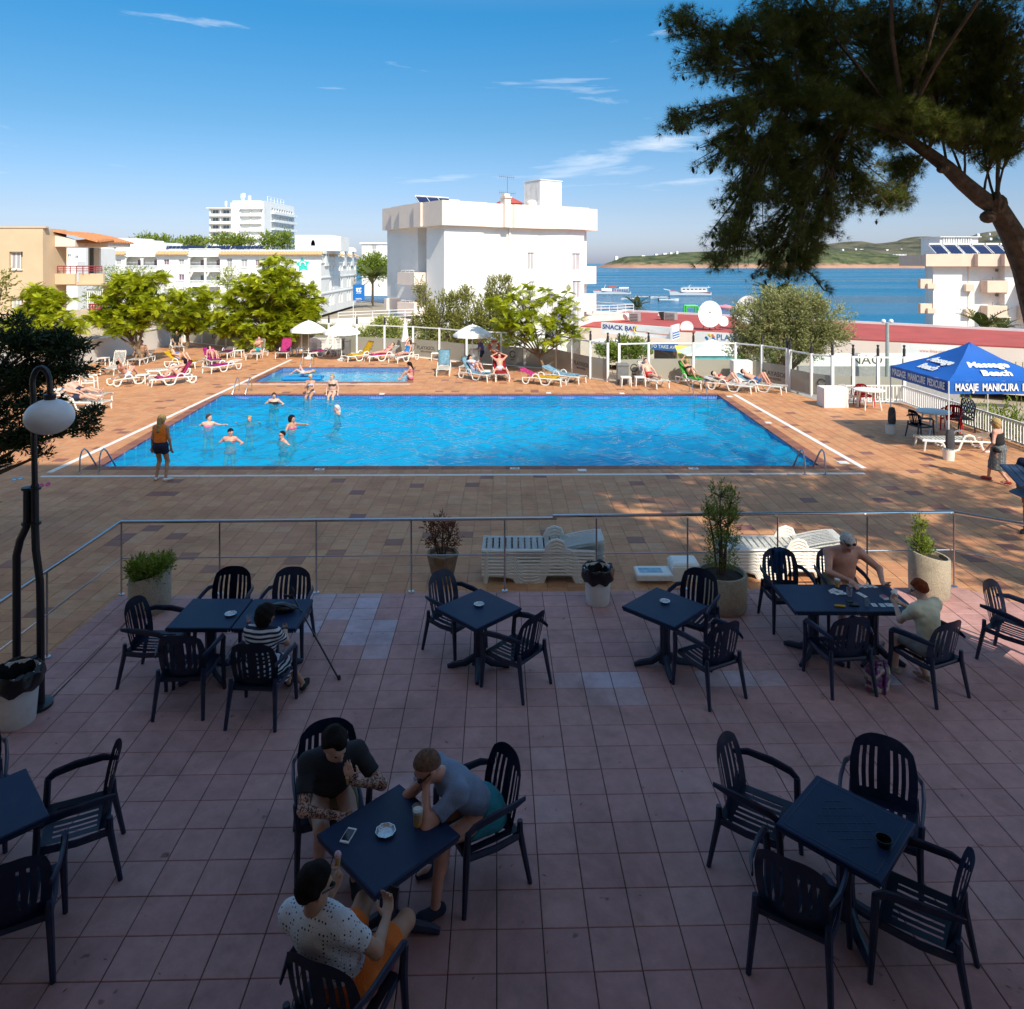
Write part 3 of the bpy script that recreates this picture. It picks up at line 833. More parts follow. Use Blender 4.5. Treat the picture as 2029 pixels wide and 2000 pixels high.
hill('hill', [(1500, 500), (1600, 488), (1650, 483), (1680, 479), (1697, 478.5), (1716, 484), (1750, 482), (1785, 478), (1806, 470.5), (1822, 469.5), (1842, 473), (1870, 478), (1900, 480), (1930, 470), (1960, 460), (2000, 457), (2100, 448), (2300, 440), (2600, 470)], 3900, 1200, HILLF, 15, 12)
# ------------------------------------------------------------------ buildings
def window(parent, x, z, w_, h, y, m=None, frame=WPAINT, mull=1, d=0.02, name='window'):
 """a framed window set at depth y in the local xz plane; the pane is a sub-part"""
 mb = MB(); f = min(0.07, w_ * 0.09); T_ = 0.05
 mb.b2(x - w_ / 2, x + w_ / 2, y - T_, y - .002, z - h / 2, z - h / 2 + f); mb.b2(x - w_ / 2, x + w_ / 2, y - T_, y - .002, z + h / 2 - f, z + h / 2)
 mb.b2(x - w_ / 2, x - w_ / 2 + f, y - T_, y - .003, z - h / 2 + f, z + h / 2 - f); mb.b2(x + w_ / 2 - f, x + w_ / 2, y - T_, y - .003, z - h / 2 + f, z + h / 2 - f)
 for k in range(mull):
  c = x - w_ / 2 + w_ * (k + 1) / (mull + 1)
  mb.b2(c - f / 2, c + f / 2, y - T_, y - .003, z - h / 2 + f, z + h / 2 - f)
 o = mb.build(name, frame, parent, smooth=False)
 p = MB(); p.b2(x - w_ / 2 + f / 2, x + w_ / 2 - f / 2, y - 0.03, y - 0.012, z - h / 2 + f / 2, z + h / 2 - f / 2)
 p.build('pane', m or WINGLASS, o, smooth=False)
 return o
def balusters(mb, x0, x1, y, z0, z1, n_, r=0.045):
 for k in range(n_):
  c = x0 + (x1 - x0) * (k + .5) / n_
  mb.tube([(c, y, z0), (c, y, z0 + (z1 - z0) * .35), (c, y, z1)], [r, r * 1.6, r * .8], 5, cap=False)
# --- hotel that stands behind the camera and shades the terrace
hot = thing('hotel', 'white hotel block behind the terrace that the view is taken from', 'hotel', (0, 0, 0))
mb = MB(); mb.b2(-48, 11.4, -16, -1.6, 0, 20.4); mb.build('wall', HOTELW, hot, smooth=False)
for k, z in enumerate((4.35, 7.45, 11.2, 14.4, 17.6)):
 mb = MB(); mb.b2(-47, 8.0, -1.6, 4.5 if k == 1 else 1.1, z - 0.22, z); mb.build('balcony_and_shade_slab', HOTELW, hot, smooth=False)  # second slab is an added, unseen overhang that darkens the near terrace
mb = MB(); mb.b2(-48.3, 11.6, -16.3, 0.6, 20.4, 20.7); mb.build('roof', HOTELW, hot, smooth=False)
for k in range(9):
 for z in (1.3, 5.6, 9.2, 12.4, 15.6):
  if k == 0: pass
  window(hot, -44 + k * 6.4, z, 2.2, 2.1, 0, None, WPAINT, 1).location = (0, -1.58, 0)
# --- central white block with the pink parapet
def frame_of(a, b):
 d = Vector((b[0] - a[0], b[1] - a[1], 0)); return d.length, math.atan2(d.y, d.x)
A0 = (-6.0, 65.0); A1 = (8.2, 75.6)
LA, RA = frame_of(A0, A1)
blk = thing('apartment_block', 'large white apartment block with pale pink parapet and few windows in the centre', 'building', (A0[0], A0[1], 0), RA)
Zp0, Zp1 = 8.85, 11.05     # parapet
loc = lambda px, Y: None
WY = lambda px: (lambda s: s)(0)
def along(px):
 """distance along the right-hand front at which photo pixel column px meets it"""
 k = (px - CX) / F
 dx, dy = math.cos(RA), math.sin(RA)
 return (A0[0] - k * A0[1]) / (k * dy - dx)
s1, s2, s3, s4, s5, s6 = (along(v) for v in (958, 1012, 1070, 1107, 1148, 1170))
mb = MB()
zf = GZ
wins = [(along(1048), along(1061), 4.85, 6.55), (along(1051), along(1062), 2.15, 3.75), (along(1050), along(1062), -0.6, 1.0)]
prof = [(0, 0), (s1, 0), (s1 + .02, 0.35), (s2, 0.35), (s2 + .02, 0.0), (s3, 0.0)]
holed_wall(mb, 0, s1, zf, Zp0, [], y=0)
holed_wall(mb, s1, s2, zf, Zp0, [], y=0.4)
mb.quad((s1, 0, zf), (s1, 0.4, zf), (s1, 0.4, Zp0), (s1, 0, Zp0)); mb.quad((s2, 0.4, zf), (s2, 0.2, zf), (s2, 0.2, Zp0), (s2, 0.4, Zp0))
holed_wall(mb, s2, s3, zf, Zp0, wins, 0.16, y=0.2)
mb.quad((s3, 0.2, zf), (s4, -0.7, zf), (s4, -0.7, Zp0), (s3, 0.2, Zp0))
wins2 = [(along(1124.5), along(1141), 4.75, 6.5), (along(1125.5), along(1142), 2.0, 3.75), (along(1126), along(1142), -0.75, 1.0)]
holed_wall(mb, s4, s5, zf, Zp0, wins2, 0.16, y=-0.7)
mb.quad((s5, -0.7, zf), (s5, 0.6, zf), (s5, 0.6, Zp0), (s5, -0.7, Zp0))
holed_wall(mb, s5, s6, zf, Zp0, [], y=0.6)
mb.quad((s6, 0.6, zf), (s6, 11.9, zf), (s6, 11.9, Zp0), (s6, 0.6, Zp0))
# left front: a projecting bay at the corner, then a recess with balconies
B = 12.4
mb.quad((0, 3.1, zf), (0, 0, zf), (0, 0, Zp0), (0, 3.1, Zp0))
mb.quad((1.6, 3.1, zf), (0, 3.1, zf), (0, 3.1, Zp0), (1.6, 3.1, Zp0))
mb.quad((1.6, 5.6, zf), (1.6, 3.1, zf), (1.6, 3.1, Zp0), (1.6, 5.6, Zp0))
mb.quad((0.5, 5.6, zf), (1.6, 5.6, zf), (1.6, 5.6, Zp0), (0.5, 5.6, Zp0))
mb.quad((0.5, 11.9, zf), (0.5, 5.6, zf), (0.5, 5.6, Zp0), (0.5, 11.9, Zp0))
mb.quad((0.5, 11.9, zf), (0.5, 11.9, Zp0), (s6, 11.9, Zp0), (s6, 11.9, zf))
mb.build('wall', WHITE, blk, smooth=False)
for a, b, c, e in wins: window(blk, (a + b) / 2, (c + e) / 2, b - a, e - c, 0.2 + 0.158, CURTAIN)
for a, b, c, e in wins2: window(blk, (a + b) / 2, (c + e) / 2, b - a, e - c, -0.7 + 0.158, CURTAIN)
par = [(-0.55, -0.55), (s1, -0.55), (s1 + .1, -0.25), (s2, -0.25), (s2 + .1, -0.45), (s3 - .2, -0.45), (s4 - .1, -1.3), (s5 + .1, -1.3), (s5 + .1, -0.5), (s6 + .5, -0.5), (s6 + .5, 12.2), (.1, 12.2), (.1, 9.6), (-.25, 9.6), (-.25, 7.4), (-0.55, 7.4), (-0.55, 4.2), (-.75, 4.2), (-.75, 2.9), (-0.55, 2.9)]
mb = MB(); mb.prism(par, Zp0, Zp1); mb.build('parapet', SALMON, blk, smooth=False)
for z in (5.55, 2.75):
 mb = MB(); mb.b2(-1.15, 1.6, 3.35, 6.6, z - 1.15 - .9, z - .9)
 o = mb.build('balcony', SALMON, blk, smooth=False)
 rl = MB(); rl.tube([(-1.1, 3.45, z - .72), (-1.1, 5.9, z - .72)], .03, 5); rl.tube([(-1.1, 5.9, z - .72), (.5, 5.9, z - .72)], .03, 5)
 for q in range(4): rl.tube([(-1.1, 3.5 + q * .8, z - .9), (-1.1, 3.5 + q * .8, z - .72)], .025, 5)
 rl.build('balcony_rail', WPAINT, o)
 mb = MB(); mb.b2(s5 + .05, s6 + 0.3, -0.55, 0.6, z - 2.15, z - .35); o = mb.build('balcony', SALMON, blk, smooth=False)
 mb = MB(); mb.b2(s6 - .3, s6 + 1.0, 0.65, 3.0, z - 2.15, z - 1.45); mb.build('balcony', SALMON, blk, smooth=False)
 mb = MB(); mb.b2(-1.0, 0.5, 9.1, 9.62, z - 4.6, z - 3.5); mb.build('balcony', SALMON, blk, smooth=False)
# lower terrace in front of the left bay, with its tube railing
mb = MB(); mb.b2(-9.5, 0, 1.2, 9, zf, 0.35); mb.build('terrace_wall', SALMON, blk, smooth=False)
rl = MB()
for h in (.55, .85, 1.1): rl.tube([(-9.4, 1.3, .35 + h), (-0.1, 1.3, .35 + h)], .03, 5)
for q in range(7): rl.tube([(-9.4 + q * 1.55, 1.3, .35), (-9.4 + q * 1.55, 1.3, 1.45)], .03, 5)
rl.build('terrace_rail', WPAINT, blk)
mb = MB(); mb.b2(s5 - 1, s6 + 6.2, -0.3, 6, zf, 0.1); mb.build('terrace_wall', SALMON, blk, smooth=False)
rl = MB()
for h in (.4, .7, 1.0): rl.tube([(s6, -.2, .1 + h), (s6 + 6.1, -.2, .1 + h)], .03, 5); rl.tube([(s6 + 6.1, -.2, .1 + h), (s6 + 6.1, 5.9, .1 + h)], .03, 5)
for q in range(6): rl.tube([(s6 + .1 + q * 1.2, -.2, .1), (s6 + .1 + q * 1.2, -.2, 1.1)], .03, 5)
rl.build('terrace_rail', WPAINT, blk)
# roof: lift house with ribbed cladding, chimney, solar collectors, aerial, red water tank cover
lx0 = along(1059); lx1 = along(1128)
mb = MB(); mb.b2(lx0 + 1.8, lx1, 1.2, 3.9, Zp1 - 0.3, Zp1 + 2.75)
for k in range(13): mb.b2(lx0 + 1.69, lx0 + 1.8, 1.25 + k * .205, 1.35 + k * .205, Zp1 - .3, Zp1 + 2.7)
mb.b2(lx0 + 1.65, lx1 + .08, 1.12, 3.98, Zp1 + 2.75, Zp1 + 2.83)
mb.build('lift_house', WPAINT, blk, smooth=False)
cx = along(1000)
mb = MB(); mb.b2(cx - .35, cx + .35, -0.5, 0.2, Zp0, Zp1 + .55); mb.b2(cx - .42, cx + .42, -.6, .3, Zp1 + .55, Zp1 + .68); mb.b2(cx - .3, cx + .3, -.4, .1, Zp1 + .72, Zp1 + .98); mb.build('chimney', SALMON, blk, smooth=False)
for k in range(4):
 fx = MB(); x0 = 0.2 + k * 1.25; y = 4.6
 fx.add([(x0, y, Zp1), (x0 + 1.18, y, Zp1), (x0 + 1.18, y + 1.0, Zp1 + .8), (x0, y + 1.0, Zp1 + .8), (x0, y + .06, Zp1 - .06), (x0 + 1.18, y + .06, Zp1 - .06), (x0 + 1.18, y + 1.06, Zp1 + .74), (x0, y + 1.06, Zp1 + .74)], [(0, 1, 2, 3), (7, 6, 5, 4), (0, 4, 5, 1), (1, 5, 6, 2), (2, 6, 7, 3), (3, 7, 4, 0)])
 o = fx.build('solar_collector', SOLAR, blk, smooth=False)
 o.location.z = -0.2 if k == 3 else 0
 fr = MB(); fr.tube([(x0 - .02, y + 1.0, Zp1 + .84), (x0 + 1.2, y + 1.0, Zp1 + .84)], .07, 6); fr.tube([(x0, y, Zp1), (x0, y + 1, Zp1 + .8)], .03, 4); fr.build('collector_tank', WPAINT, o)
mb = MB(); ax = along(1030)
mb.tube([(ax, 2, Zp1), (ax, 2, Zp1 + 2.9)], .03, 5)
for h, n_ in ((2.85, 8), (1.3, 9)):
 mb.tube([(ax - 1.0, 2.0, Zp1 + h), (ax + .9, 2.0, Zp1 + h)], .02, 4)
 for q in range(n_): mb.tube([(ax - .95 + q * .24, 2.0, Zp1 + h - .22), (ax - .95 + q * .24, 2.0, Zp1 + h + .22)], .012, 4)
mb.build('aerial', GREY, blk)
mb = MB(); mb.lathe([(0.02, 0), (.25, .04), (.34, .12)], 14, (ax, 1.8, Zp1 + .6), M=None); mb.build('roof_dish', WPAINT, blk)
mb = MB(); mb.prism([(ax - .5, 1.6), (ax + 1.5, 1.6), (ax + 1.5, 3), (ax - .5, 3)], Zp1 - .3, Zp1 + .35)
mb.add([(ax - .7, 1.4, Zp1 + .3), (ax + 1.7, 1.4, Zp1 + .3), (ax + .8, 2.3, Zp1 + .95), (ax + .3, 2.3, Zp1 + .95), (ax + 1.7, 3.2, Zp1 + .3), (ax - .7, 3.2, Zp1 + .3)], [(0, 1, 2, 3), (1, 4, 2), (4, 5, 3, 2), (5, 0, 3)])
mb.build('roof_hatch', REDROOF, blk, smooth=False)
mb = MB(); mb.lathe([(.5, -.45), (.55, 0), (.35, .25), (.02, .3)], 14, (ax + 1.9, .6, Zp1 + .35)); mb.build('water_tank', SALMON, blk)
# --- white block with pink balconies at the right
rb = thing('apartment_block', 'white apartment block with pink balconies and solar panels at the right edge', 'building', (0, 0, 0))
Yb = 83.0
xr = lambda px: (px - CX) / F * Yb
zr = lambda py: HC - (py - HY) / F * Yb
x0, x1, x2 = xr(1849), xr(1978), xr(2100)
mb = MB()
mb.prism([(x0, Yb), (x1, Yb), (x1, Yb + 14), (x1 - .4, Yb + 14)], GZ, zr(528)); mb.b2(x1, x2, Yb - 1.1, Yb + 14, GZ, zr(528))
mb.build('wall', WHITE, rb, smooth=False)
mb = MB(); mb.prism([(xr(1826), Yb - .9), (x1 - 3.3, Yb - .9), (x1 - 3.3, Yb + 9), (x1 - 3.6, Yb + 9)], zr(528), zr(504)); mb.b2(x1 - 3.3, x1 - .8, Yb - 1.6, Yb + 15, zr(528) + .01, zr(504) + .01); mb.b2(x1 - .8, x2 + 1, Yb - 2.3, Yb + 15, zr(528) + .02, zr(504) + .02); mb.build('parapet', PINK, rb, smooth=False)
for row in range(3):
 dz = -row * 49.0 / F * Yb
 for a, b, t_, bt, dep in ((1825, 1851, 553, 572, 0), (1908, 1924, 563, 577, .6), (1942, 1983, 556, 579, 1.3)):
  mb = MB()
  if dep == 0: mb.b2(xr(a), xr(b), Yb + .1, Yb + .7, zr(bt) + dz, zr(t_) + dz); mb.b2(xr(1836), xr(1852), Yb - .25, Yb + .6, zr(572) + dz, zr(562) + dz)
  else: mb.b2(xr(a), xr(b), Yb - dep, Yb, zr(bt) + dz, zr(t_) + dz, ch=.04)
  o = mb.build('balcony', PINK, rb, smooth=False)
  if dep > 1:
   r_ = MB(); r_.tube([(xr(a) + .1, Yb - dep + .1, zr(t_) + dz + .12), (xr(b) - .1, Yb - dep + .1, zr(t_) + dz + .12)], .03, 5)
   r_.tube([(xr(a) + .6, Yb - dep + .1, zr(t_) + dz), (xr(a) + .6, Yb - dep + .1, zr(t_) + dz + .4)], .03, 5); r_.build('balcony_rail', GREY, o)
 for a, dep in ((2001, 2.6),):
  mb = MB(); mb.b2(xr(a), xr(2064), Yb - dep - 1, Yb - 1.1, zr(581) + dz, zr(556) + dz, ch=.05); mb.build('balcony', PINK, rb, smooth=False)
 mb = MB(); mb.lathe([(.16, 0), (.16, .12)], 12, M=Matrix.Translation((xr(1974), Yb - .02, zr(536) + dz)) @ Matrix.Rotation(R(90), 4, 'X')); mb.build('vent', GREY, rb)
mb = MB(); mb.b2(xr(1918) - .04, xr(1918) + .04, Yb - .06, Yb, GZ, zr(528)); mb.build('drain_pipe', PINK, rb, smooth=False)
mb = MB(); mb.b2(xr(1868) + 2, xr(1930) + 3, Yb + 4, Yb + 8, zr(504), zr(468))
for k in range(12): mb.b2(xr(1869 + k * 5.1) + 2.3, xr(1871.5 + k * 5.1) + 2.3, Yb + 3.88, Yb + 4, zr(503), zr(469))
mb.b2(xr(1866) + 2, xr(1934) + 3, Yb + 3.7, Yb + 8.2, zr(468), zr(466.5)); mb.build('lift_house', WPAINT, rb, smooth=False)
for k in range(6):
 a = xr(1860 + k * 29); b = xr(1885 + k * 29); z0, z1 = zr(502), zr(485)
 mb = MB(); mb.add([(a, Yb + .5, z0), (b, Yb + .5, z0), (b, Yb + 2, z1), (a, Yb + 2, z1)], [(0, 1, 2, 3)])
 mb.add([(a, Yb + .56, z0 - .05), (b, Yb + .56, z0 - .05), (b, Yb + 2.06, z1 - .05), (a, Yb + 2.06, z1 - .05)], [(3, 2, 1, 0)])
 o = mb.build('solar_collector', SOLAR, rb, smooth=False)
 fr = MB(); fr.tube([(a, Yb + 2, z1 + .1), (b, Yb + 2, z1 + .1)], .13, 7)
 for q in (a, b): fr.tube([(q, Yb + .5, z0), (q, Yb + 2, z1)], .05, 4); fr.tube([(q, Yb + 2, z0 - .3), (q, Yb + 2, z1)], .05, 4)
 fr.build('collector_frame', WPAINT, o)
# --- long white holiday hotel with arches at the left
Yh = 134.0
xh = lambda px: (px - CX) / F * Yh
zh = lambda py: HC - (py - HY) / F * Yh
lh = thing('hotel', 'long white hotel with arched balconies, ochre tiled eaves and a turquoise star', 'hotel', (0, 0, 0))
mb = MB(); holes = []; arches = []
sc_ = 1 / 6.44
px_ = lambda u: 150 + u * sc_
py_ = lambda v: 440 + v * sc_
for u0, u1 in ((640, 830), (858, 1040), (1455, 1640), (1665, 1845)):
 for v0, v1, ar in ((440, 620, True), (640, 810, False), (830, 1000, False)):
  h = (xh(px_(u0)), xh(px_(u1)), zh(py_(v1)), zh(py_(v0))); holes.append(h)
  if ar: arches.append(h)
small = []
for u0, u1 in ((230, 322), (510, 580), (1122, 1190), (1312, 1384)):
 for v0, v1 in ((478, 550), (668, 745), (858, 935)): small.append((xh(px_(u0)), xh(px_(u1)), zh(py_(v1)), zh(py_(v0))))
for u in (440, 478, 515):
 pass
for a, b, v0, v1 in ((449, 460, 512, 530), (478, 490, 514, 530), (506, 514, 515, 527), (449, 460, 545, 562), (478, 490, 546, 562)):
 small.append((xh(a), xh(b), zh(v1), zh(v0)))
holed_wall(mb, xh(158), xh(636), GZ, zh(502), holes + small, 1.6 * 0 + 0.25, y=Yh)
mb.b2(xh(158), xh(630), Yh + 1.9, Yh + 14, GZ, zh(502))
for h in holes:
 mb.quad((h[0], Yh + .25, h[2]), (h[0], Yh + 1.9, h[2]), (h[1], Yh + 1.9, h[2]), (h[1], Yh + .25, h[2]))
mb.build('wall', WHITE, lh, smooth=False)
for h in arches:
 mb = MB(); r = (h[1] - h[0]) * .33
 for sgn, xc in ((1, h[0]), (-1, h[1])):
  pts = [(xc, h[3])] + [(xc + sgn * (r - r * math.sin(a)), h[3] - (r - r * math.cos(a))) for a in [math.pi / 2 * k / 6 for k in range(7)]]
  pl = [(p[0], p[1]) for p in pts]
  if area(pl) < 0: pl = pl[::-1]
  mb.plate(pl, .25, Matrix.Translation((0, Yh - .004, 0)))
 mb.build('arch', WHITE, lh, smooth=False)
for h in holes:
 w_ = (h[1] - h[0])
 window(lh, h[0] + w_ * .68, h[2] + (h[3] - h[2]) * .55, w_ * .5, (h[3] - h[2]) * .42, Yh + 1.88, MAUVE if h in arches else WINGLASS)
 mb = MB(); mb.b2(h[0], h[1], Yh - .28, Yh - .1, h[2] - .25, h[2] - .05); mb.b2(h[0], h[1], Yh - .26, Yh - .12, h[2] + .78, h[2] + .92)
 balusters(mb, h[0], h[1], Yh - .19, h[2] - .05, h[2] + .78, 12, .05)
 mb.build('balustrade', WPAINT, lh, smooth=False)
for h in small:
 window(lh, (h[0] + h[1]) / 2, (h[2] + h[3]) / 2, h[1] - h[0], h[3] - h[2], Yh + .22, CURTAIN if random.random() < .7 else MAUVE)
 mb = MB(); mb.b2(h[0] - .1, h[1] + .1, Yh - .12, Yh + .1, h[2] - .14, h[2]); mb.build('sill', WPAINT, lh, smooth=False)
# eaves of ochre roof tiles in runs, parapets and balustrades on the roof
def tiled_eave(parent, xa, xb, y, z, dep, rise, m, n_):
 for k in range(n_):
  mb = MB(); c0 = xa + (xb - xa) * k / n_; c1 = xa + (xb - xa) * (k + 1) / n_
  pts = []
  for q in range(5):
   a = math.pi * q / 4
   pts.append(((c0 + c1) / 2 - math.cos(a) * (c1 - c0) * .5, math.sin(a) * (c1 - c0) * .35))
  vs = [(x, y - dep, z + dz) for x, dz in pts] + [(x, y, z + rise + dz) for x, dz in pts]
  mb.add(vs, [(i, i + 1, i + 6, i + 5) for i in range(4)] + [(4, 3, 2, 1, 0)])
  mb.build('roof_tile', m, parent)
for a, b in ((149, 251), (311, 375), (436, 700)):
 tiled_eave(lh, xh(a), xh(min(b, 640)), Yh + .3, zh(505), 1.2, .55, TERRAY, int((min(b, 640) - a) / 5.5))
 mb = MB(); mb.b2(xh(a), xh(min(b, 640)), Yh - .7, Yh + .3, zh(507), zh(505.3)); mb.build('eave_soffit', WPAINT, lh, smooth=False)
for a, b, t_ in ((251, 311, 493), (375, 436, 493)):
 mb = MB(); mb.b2(xh(a), xh(b), Yh - .3, Yh, zh(509), zh(t_ + 7))
 mb.b2(xh(a), xh(b), Yh - .3, Yh - .05, zh(t_ + 1.2), zh(t_ - .4)); balusters(mb, xh(a), xh(b), Yh - .17, zh(t_ + 7), zh(t_ + 1.2), 22, .06); mb.build('roof_balustrade', WPAINT, lh, smooth=False)
mb = MB(); mb.b2(xh(165), xh(640), Yh + .5, Yh + 13, zh(503), zh(495)); mb.build('roof_parapet', WHITE, lh, smooth=False)
for a, b, t_, bt, y in ((170, 252, 471, 495, 3), (252, 276, 475, 495, 2.5), (276, 308, 480, 495, 4), (577, 650, 465, 497, 2.5), (650, 668, 468, 497, 3)):
 mb = MB(); mb.b2(xh(a), xh(b), Yh + y, Yh + y + 7, zh(bt), zh(t_)); o = mb.build('roof_house', WHITE, lh, smooth=False)
 if b - a > 60:
  for c in ((a + (b - a) * .27), (a + (b - a) * .72)):
   pts = [(xh(c) + math.cos(q) * 1.9, zh(t_ + 17) + math.sin(q) * 1.25) for q in [math.pi * k / 8 for k in range(9)]]
   mb = MB(); mb.plate([(pts[-1][0], zh(t_ + 20))] [:0] + [(xh(c) - 1.9, zh(t_ + 21)), (xh(c) + 1.9, zh(t_ + 21))] + pts, .12, Matrix.Translation((0, Yh + y - .1, 0))); mb.build('blind_arch', WPAINT, o, smooth=False)
for k in range(3):
 a, b = ((295, 384), (391, 438), (440, 505))[k]
 mb = MB(); z0, z1 = zh(492.5), zh(486.5)
 n_ = int((b - a) / 8)
 for q in range(n_):
  u0 = xh(a + (b - a) * q / n_) + .04; u1 = xh(a + (b - a) * (q + 1) / n_) - .04
  s_ = MB(); s_.add([(u0, Yh + 4, z0), (u1, Yh + 4, z0), (u1, Yh + 4.6, z1), (u0, Yh + 4.6, z1), (u0, Yh + 4.1, z0), (u1, Yh + 4.1, z0), (u1, Yh + 4.7, z1), (u0, Yh + 4.7, z1)], [(0, 1, 2, 3), (7, 6, 5, 4), (0, 3, 7, 4), (1, 5, 6, 2), (3, 2, 6, 7), (0, 4, 5, 1)])
  s_.build('solar_panel', SOLAR, lh, smooth=False)
# turquoise star emblem on the end wall
TURQ = mat('turquoise_paint', (0.03, 0.55, 0.45), 0.6)
star = [];
for k in range(10):
 a = math.pi / 2 + k * math.pi / 5 + .12; r = 1.4 if k % 2 == 0 else .75
 star.append((xh(600) + math.cos(a) * r, zh(525) + math.sin(a) * r))
mb = MB(); mb.plate(star, .06, Matrix.Translation((0, Yh - .07, 0))); o = mb.build('star_emblem', TURQ, lh, smooth=False)
mb = MB(); mb.tube([(xh(600) + math.cos(a) * .5, Yh - .1, zh(525) + math.sin(a) * .5) for a in [-.4 + k * .5 for k in range(9)]], .12, 5); mb.build('star_spiral', WPAINT, o)
# the end wing that turns away to the right with its tall windows and arched belfries
wg = 0.0
Pn = AT(636, 520, Yh); Pf = AT(706, 520, 168.0)
Lw, aw = frame_of((Pn.x, Pn.y), (Pf.x, Pf.y))
wing = thing('hotel_wing', 'white hotel wing with paired tall windows and small bell arches beside the blue sign', 'building', (Pn.x, Pn.y, 0), aw)
mb = MB(); hw = []
for k in range(4):
 for j, zz in enumerate((-2.9, 0.15, 3.1)):
  for q in (0, 1):
   c = 7.0 + k * 8.2 + q * 2.6
   hw.append((c, c + 1.3, zz + (.3 if j < 2 else .9), zz + (2.3 if j < 2 else 2.0)))
hw = [h for h in hw if h[1] < Lw - .5]
holed_wall(mb, 0, Lw, GZ, zh(508), hw, .5)
mb.b2(0.05, Lw, .75, 9, GZ, zh(508)); mb.quad((Lw, 0, GZ), (Lw, 9, GZ), (Lw, 9, zh(508)), (Lw, 0, zh(508)))
for h in hw: mb.quad((h[0], .5, h[2]), (h[1], .5, h[2]), (h[1], .5, h[3]), (h[0], .5, h[3]))
mb.build('wall', WHITE, wing, smooth=False)
for h in hw: window(wing, (h[0] + h[1]) / 2, (h[2] + h[3]) / 2, 1.3, h[3] - h[2], .48, None, WPAINT, 0)
for zz in (-.2, 2.75, 5.5):
 mb = MB(); mb.b2(0, Lw, -.15, 0, zz, zz + .22); mb.build('string_course', WPAINT, wing, smooth=False)
for k in range(4):
 c = 4 + k * 8.2
 if c > Lw - 2: continue
 mb = MB(); mb.b2(c - 1.3, c + 1.3, -.3, 0, 5.0, zh(508)); mb.b2(c - 1.2, c - .6, -.3, .5, zh(508), zh(508) + 1.3); mb.b2(c + .6, c + 1.2, -.3, .5, zh(508), zh(508) + 1.3)
 mb.lathe([(1.2, 0), (1.05, .5), (.6, .85), (.02, 1.0)], 14, (c, .1, zh(508) + 1.3)); mb.build('belfry', WHITE, wing)
 tiled_eave(wing, c + 1.4, min(c + 6.6, Lw + .6), .4, zh(506), 1.1, .5, TERRAY, 9)
mb = MB(); mb.b2(1, Lw - 1, .8, 8, zh(508), zh(496)); mb.build('roof_parapet', WHITE, wing, smooth=False)
# --- beige house at the left edge
Yg = 45.0
xg = lambda px: (px - CX) / F * Yg
zg = lambda py: HC - (py - HY) / F * Yg
bh = thing('house', 'beige house with red balcony railing and terracotta tiled roof at the left edge', 'house', (0, 0, 0))
mb = MB(); wh = [(xg(18), xg(45), zg(534), zg(499)), (xg(20), xg(46), zg(620), zg(590))]
holed_wall(mb, xg(-160), xg(85), GZ, zg(452), wh, .25, y=Yg)
mb.quad((xg(85), Yg, GZ), (xg(85), Yg + .3, GZ), (xg(85), Yg + .3, zg(452)), (xg(85), Yg, zg(452)))
mb.prism([(xg(-160), Yg + .3), (xg(85) - .01, Yg + .3), (xg(85) - .01, Yg + 2.4), (-36, Yg + 9), (xg(-160), Yg + 9)], GZ, zg(452) - .01)
mb.prism([(xg(-160), Yg - .05), (xg(91), Yg - .05), (xg(91), Yg + .3), (-36, Yg + 9), (xg(-160), Yg + 9)], zg(452), zg(449))
mb.build('wall', BEIGE, bh, smooth=False)
for h in wh: window(bh, (h[0] + h[1]) / 2 - .12, (h[2] + h[3]) / 2, h[1] - h[0] - .25, h[3] - h[2], Yg + .24, CURTAIN); 
mb = MB(); mb.b2(xg(18), xg(46), Yg - .1, Yg + .1, zg(536), zg(534)); mb.build('sill', WPAINT, bh, smooth=False)
Yl = Yg + 1.2
mb = MB(); mb.b2(xg(85), xg(126), Yl, Yl + 3.2, zg(488), zg(474)); mb.add([(xg(85), Yl, zg(474)), (xg(122), Yl, zg(474)), (xg(85), Yl, zg(463)), (xg(85), Yl + .3, zg(474)), (xg(122), Yl + .3, zg(474)), (xg(85), Yl + .3, zg(463))], [(0, 1, 2), (5, 4, 3), (1, 4, 5, 2)])
mb.b2(xg(126), xg(171), Yl + 1.2, Yl + 4, zg(487.5), zg(479)); mb.build('balcony_gable', SALMON, bh, smooth=False)
mb = MB(); mb.b2(xg(85), xg(126), Yl - .02, Yl + .18, zg(565), zg(543)); mb.b2(xg(126), xg(176), Yl + .4, Yl + .6, zg(565), zg(543)); mb.b2(xg(85), xg(176), Yl + .1, Yl + 4, zg(566), zg(563)); mb.build('balcony_front', BEIGE, bh, smooth=False)
mb = MB(); mb.b2(xg(89), xg(113), Yl + 3.4, Yl + 3.6, zg(563), zg(488)); mb.build('balcony_back', WHITE, bh, smooth=False)
mb = MB(); mb.b2(xg(94), xg(101), Yl + 3.3, Yl + 3.39, zg(560), zg(489)); mb.build('balcony_door', WINGLASS, bh, smooth=False)
REDPAINT = mat('red_paint', (0.30, 0.03, 0.04), 0.5)
mb = MB()
for zz in (528, 533, 537.5): mb.tube([(xg(88), Yl + .1, zg(zz)), (xg(126), Yl + .2, zg(zz)), (xg(172), Yl + .5, zg(zz))], .035 if zz < 530 else .02, 5)
for k in range(8): mb.tube([(xg(88 + k * 12), Yl + .1 + k * .05, zg(528)), (xg(88 + k * 12), Yl + .1 + k * .05, zg(543))], .03, 5)
mb.build('balcony_rail', REDPAINT, bh)
